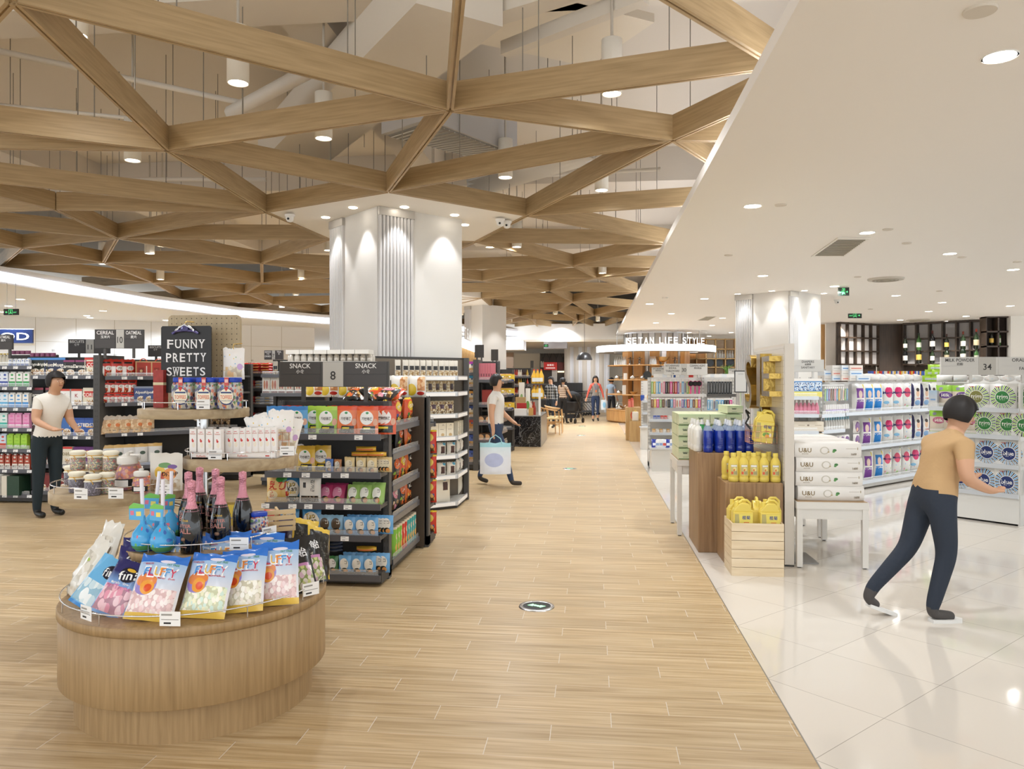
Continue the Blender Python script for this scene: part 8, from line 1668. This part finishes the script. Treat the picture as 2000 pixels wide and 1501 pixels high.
    b.lathe([(.001, 0), (.012, .006), (.007, .03), (.001, .036)], cols.get('s', SKIN), 8, M=M_ @ Matrix.Translation((0, -.086, -.025))); b.box(-.018, .018, -.004, 0, 0, .007, mat('#9a4f48', .5), M=M_ @ Matrix.Translation((0, -.083, -.045)))
    for s_ in (-1, 1): b.lathe([(.001, 0), (.01, .01), (.012, .03), (.001, .04)], cols.get('s', SKIN), 8, M=M_ @ Matrix.Translation((s_*.086, .0, -.02)), sx=.5)
    b.build('face', t)
    b = MB(); hv = []; n_, m_ = 20, 12
    for j in range(m_+1):
        th = PI*j/m_*.7
        for i in range(n_):
            ph = 2*PI*i/n_; fr = math.cos(ph-(-PI/2)); r_ = .103+.004*math.sin(5*ph)
            thm = th if fr < .35 else th*.55
            x, y, z = r_*math.sin(thm)*math.cos(ph), r_*math.sin(thm)*math.sin(ph), r_*math.cos(thm)*1.08
            if hair == 'long' and fr < .3 and j > m_*.6: z -= (j-m_*.6)/(m_*.4)*.26; x *= 1.12; y *= 1.05
            hv.append(M_ @ Vector((x, y+.012, z+.012)))
    b.add(hv, [(j*n_+i, j*n_+(i+1) % n_, (j+1)*n_+(i+1) % n_, (j+1)*n_+i)[::-1] for j in range(m_) for i in range(n_)], HAIR, None, True)
    if hair == 'tail': b.tube([M_ @ Vector(p) for p in ((0, .1, .04), (0, .14, -.02), (0, .12, -.16), (0, .1, -.26))], [.03, .032, .024, .006], HAIR, 8)
    b.build('hair', t)
    return t
def strm(c1, c2, f, axis=2, rough=.8):
    t = NT('knit'); tc = t.n('TexCoord'); x = t.xyz(tc.outputs['Object'])[axis]; t.l(t.mix(t.math('LESS_THAN', t.math('FRACT', t.math('MULTIPLY', x, f)), .4), c1, c2), t.b.inputs['Base Color']); t.b.inputs['Roughness'].default_value = rough; return t.m
def plaid():
    t = NT('plaid'); tc = t.n('TexCoord'); x, y, z = t.xyz(tc.outputs['Object']); f = t.math('ADD', t.math('LESS_THAN', t.math('FRACT', t.math('MULTIPLY', t.math('ADD', x, y), 11)), .4), t.math('LESS_THAN', t.math('FRACT', t.math('MULTIPLY', z, 11)), .4)); t.l(t.mix(t.math('MULTIPLY', f, .5), '#2a2c30', '#a8a8a6'), t.b.inputs['Base Color']); t.b.inputs['Roughness'].default_value = .85; return t.m
cl = lambda c: mat(c, .85, bump=.3, bscale=25)
SH = mat('#26241f', .5)
def stride(a, lean=0, swing=.5):
    s = math.sin(a); return {'knl': (-.09, -.2*s, .5), 'anl': (-.095, -.33*s, .11), 'bal': (-.095, -.36*s, .05), 'tol': (-.1, -.36*s-.15, .035+.02*abs(s)), 'knr': (.09, .06*s, .5), 'anr': (.095, .36*s, .14), 'bar': (.095, .36*s, .075), 'tor': (.1, .36*s-.14, .035)}
# shop worker at the left
p = {'waist': (0, -.03, 1.06), 'chest': (0, -.09, 1.22), 'collar': (0, -.12, 1.36), 'neck': (0, -.15, 1.43), 'head0': (0, -.18, 1.48), 'head1': (0, -.2, 1.55), 'head2': (0, -.19, 1.61), 'shl': (-.15, -.11, 1.34), 'shr': (.15, -.11, 1.34), 'ell': (-.2, -.14, 1.11), 'elr': (.2, -.12, 1.1), 'wrl': (-.15, -.36, 1.03), 'wrr': (.15, -.35, 1.0), 'pal': (-.13, -.42, 1.02), 'par': (.13, -.41, .99)}
person('shop worker in a white shirt and dark trousers leaning toward the cereal shelf', (-6.13, 8.08, 0), 1.15, p, dict(t=cl('#e2dcd2'), b=cl('#1e2a30'), f=mat('#15130f', .4)), 1.66, fat=1.12)
# man with the shopping bag
p = stride(.9); p.update({'wrl': (-.24, -.02, .86), 'pal': (-.24, -.02, .8), 'elr': (.2, -.05, 1.1), 'wrr': (.2, -.22, .96), 'par': (.19, -.27, .93)})
mb_ = person('man in a white t-shirt and jeans walking right past the dark shelves', (-1.4, 11.12, 0), 1.45, p, dict(t=cl('#dedad4'), b=cl('#34435e'), f=mat('#3a342e', .6)), 1.62, fat=1.1)
bg = thing('shopping_bag', 'big white and pale blue shopping bag in the walking man\'s hand', 'bag', (-1.37, 10.83, .2), .15)
def bagbody():
    b = bag(.44, .44, .2, prt('#dfe3ec', (('g', .5, 1.0, '#cfe2e8'), ('r', -1, .86, 2, 2, '#9ccdd6'), ('e', .45, .45, .3, .22, '#b4bcdc')), .3), None, True, 77, 12, 12, 0, 0, .006); return b
bagbody().build('sack', bg); b = MB(); b.tube([(-.1, -.02, .42), (-.07, -.01, .5), (-.0, 0, .55), (.07, -.01, .5), (.1, -.02, .42)], .008, mat('#9ccdd6', .4), 6); b.build('handle', bg)
# man in plaid
person('man in a dark plaid shirt standing by the yellow oil jugs', (XY(1076, 24.2), 24.2, 0), -.4, {'wrl': (-.12, -.2, 1.0), 'pal': (-.08, -.24, .99)}, dict(t=plaid(), b=cl('#2c3440'), f=SH), 1.62, long_sleeve=True, fat=1.15)
# woman with stroller
p = stride(.35); p.update({'wrl': (-.16, -.34, .98), 'pal': (-.13, -.4, .98), 'elr': (.21, -.12, 1.12), 'wrr': (.16, -.36, .98), 'par': (.13, -.42, .98), 'ell': (-.22, -.1, 1.12)})
person('woman in a striped tan t-shirt and black trousers pushing a stroller, seen from behind', (XY(1099, 26.4), 26.4, 0), PI-.5, p, dict(t=strm('#8a705e', '#cdbba6', 14), b=cl('#1d1b1c'), f=SH), 1.6, hair='tail', fat=1.0)
sx_, sy_ = XY(1119, 26.9), 26.9
sr = thing('stroller', 'black baby stroller pushed by the woman in stripes', 'stroller', (sx_, sy_, 0), PI-.4); bm_ = mat('#1c1b1c', .7)
b = MB(); b.lathe([(.001, .0), (.16, .05), (.22, .16), (.23, .3), (.001, .34)], bm_, 20, M=Matrix.Translation((0, 0, .72)) @ Matrix.Rotation(.5, 4, 'X'), sy=1.2); b.build('hood', sr); b = MB(); b.box(-.18, .18, -.3, .25, .4, .75, mat('#2a2624', .8)); b.build('seat', sr, bevel=.04)
b = MB(); b.tube([(-.22, .35, 1.0), (.22, .35, 1.0), (.22, -.2, .45), (.22, -.35, .1)], .014, DK2, 6); b.tube([(-.22, .35, 1.0), (-.22, -.2, .45), (-.22, -.35, .1)], .014, DK2, 6); b.tube([(-.22, .32, .1), (-.22, -.05, .55)], .014, DK2, 6); b.tube([(.22, .32, .1), (.22, -.05, .55)], .014, DK2, 6); b.box(-.17, .17, -.2, .25, .18, .3, bm_); b.build('frame', sr)
for ax in (-1, 1):
    for ay in (-.35, .32): b = MB(); b.lathe([(.085, -.02), (.085, .02)], BLACK, 16, M=Matrix.Translation((ax*.23, ay, .085)) @ Matrix.Rotation(PI/2, 4, 'Y')); b.build('wheel', sr)
# woman with red sleeves
p = stride(.15); p.update({'ell': (-.26, .0, 1.1), 'wrl': (-.33, -.03, .87), 'pal': (-.35, -.04, .81), 'elr': (.25, .0, 1.1), 'wrr': (.3, -.03, .87), 'par': (.31, -.04, .81)})
pe = person('woman with long black hair in a grey top with coral red sleeves and jeans', (XY(1163, 28.1), 28.1, 0), .12, p, dict(t=cl('#8e8780'), b=cl('#2c3a58'), f=SH, crop=1), 1.66, hair='long', tops=cl('#d8604f'), fat=1.02)
b = MB(); b.tube([(-.05, -.13, 1.36), (-.03, -.17, 1.2), (0, -.17, 1.14), (.03, -.17, 1.2), (.05, -.13, 1.36)], .006, mat('#4a4a9a', .6), 5); b.box(-.025, .025, -.18, -.17, 1.06, 1.14, mat('#d8703a', .5)); b.build('lanyard', pe)
bag2 = bagkind('shopping_bag', 'bag', .2, .36, .1, prt('#d3dce0', (('e', .6, .5, .3, .3, '#8ac0e0'),), .3), pouch=True, seed=78)
x, y = XY(1179, 28.0), 28.0; bag2.put((x, y, .42), .1, 'small pale blue carrier bag in the woman\'s left hand')
# walker at the right
p = {'pelvis': (0, .0, .86), 'waist': (0, -.03, .98), 'chest': (0, -.08, 1.11), 'collar': (0, -.12, 1.22), 'neck': (0, -.15, 1.28), 'head0': (0, -.18, 1.33), 'head1': (0, -.2, 1.40), 'head2': (0, -.2, 1.47), 'shl': (-.16, -.11, 1.2), 'shr': (.16, -.11, 1.2),
     'ell': (-.23, -.08, .98), 'elr': (.22, -.14, .98), 'wrl': (-.2, -.27, .9), 'wrr': (.2, -.33, .93), 'pal': (-.18, -.32, .9), 'par': (.18, -.38, .94), 'hil': (-.085, .0, .8), 'hir': (.085, .02, .8), 'knl': (-.09, -.04, .46), 'anl': (-.09, .06, .12), 'bal': (-.09, .07, .055), 'tol': (-.09, -.09, .035), 'knr': (.09, .12, .47), 'anr': (.09, .38, .2), 'bar': (.09, .42, .12), 'tor': (.1, .34, .05)}
pw = person('person with dark hair, tan top, dark trousers and grey trainers walking at the right', (2.2, 5.24, 0), 1.75, p, dict(t=cl('#bf9c70'), b=cl('#2c333f'), f=mat('#4a4644', .7)), 1.6, fat=1.15, head_tilt=.3)
for s_, (bx_, by_, bz_) in ((-1, (-.087, .06, 0)), (1, (.09, .38, .06))):
    b = MB(); b.prism([(x*.9, y*.78-.01) for x, y in ((-.035, .07), (.035, .07), (.045, -.08), (.04, -.17), (0, -.2), (-.04, -.17), (-.045, -.08))], 0, .022, mat('#e4e2de', .6)); b.rot(Matrix.Translation((bx_, by_-.03, bz_ if s_ < 0 else .04)) @ Matrix.Rotation(0 if s_ < 0 else .35, 4, 'X')); b.build('shoe_sole', pw)
# blurred shopper by the round shop
person('shopper in a pale pink top standing before the round shop', (XY(1316, 24.0), 24.0, 0), 2.2, stride(.3), dict(t=cl('#e0cfc8'), b=cl('#8a8480'), f=SH), 1.58, fat=1.05)
person('shopper in a light blue shirt left of the round shop', (XY(1194, 29.5), 29.5, 0), 2.6, stride(.3), dict(t=cl('#a8bcd0'), b=cl('#2c3038'), f=SH), 1.6, fat=1.05)
# ---- labels that several look-alikes share get one group
seen = {}
for o in bpy.data.objects:
    if o.parent is None and o.get('label'): seen.setdefault(o['label'], []).append(o)
for lb_, os_l in seen.items():
    if len(os_l) > 1:
        for o in os_l: o['group'] = lb_
    elif 'group' in os_l[0] and sum(1 for o in bpy.data.objects if o.parent is None and o.get('group') == os_l[0]['group']) < 2: del os_l[0]['group']
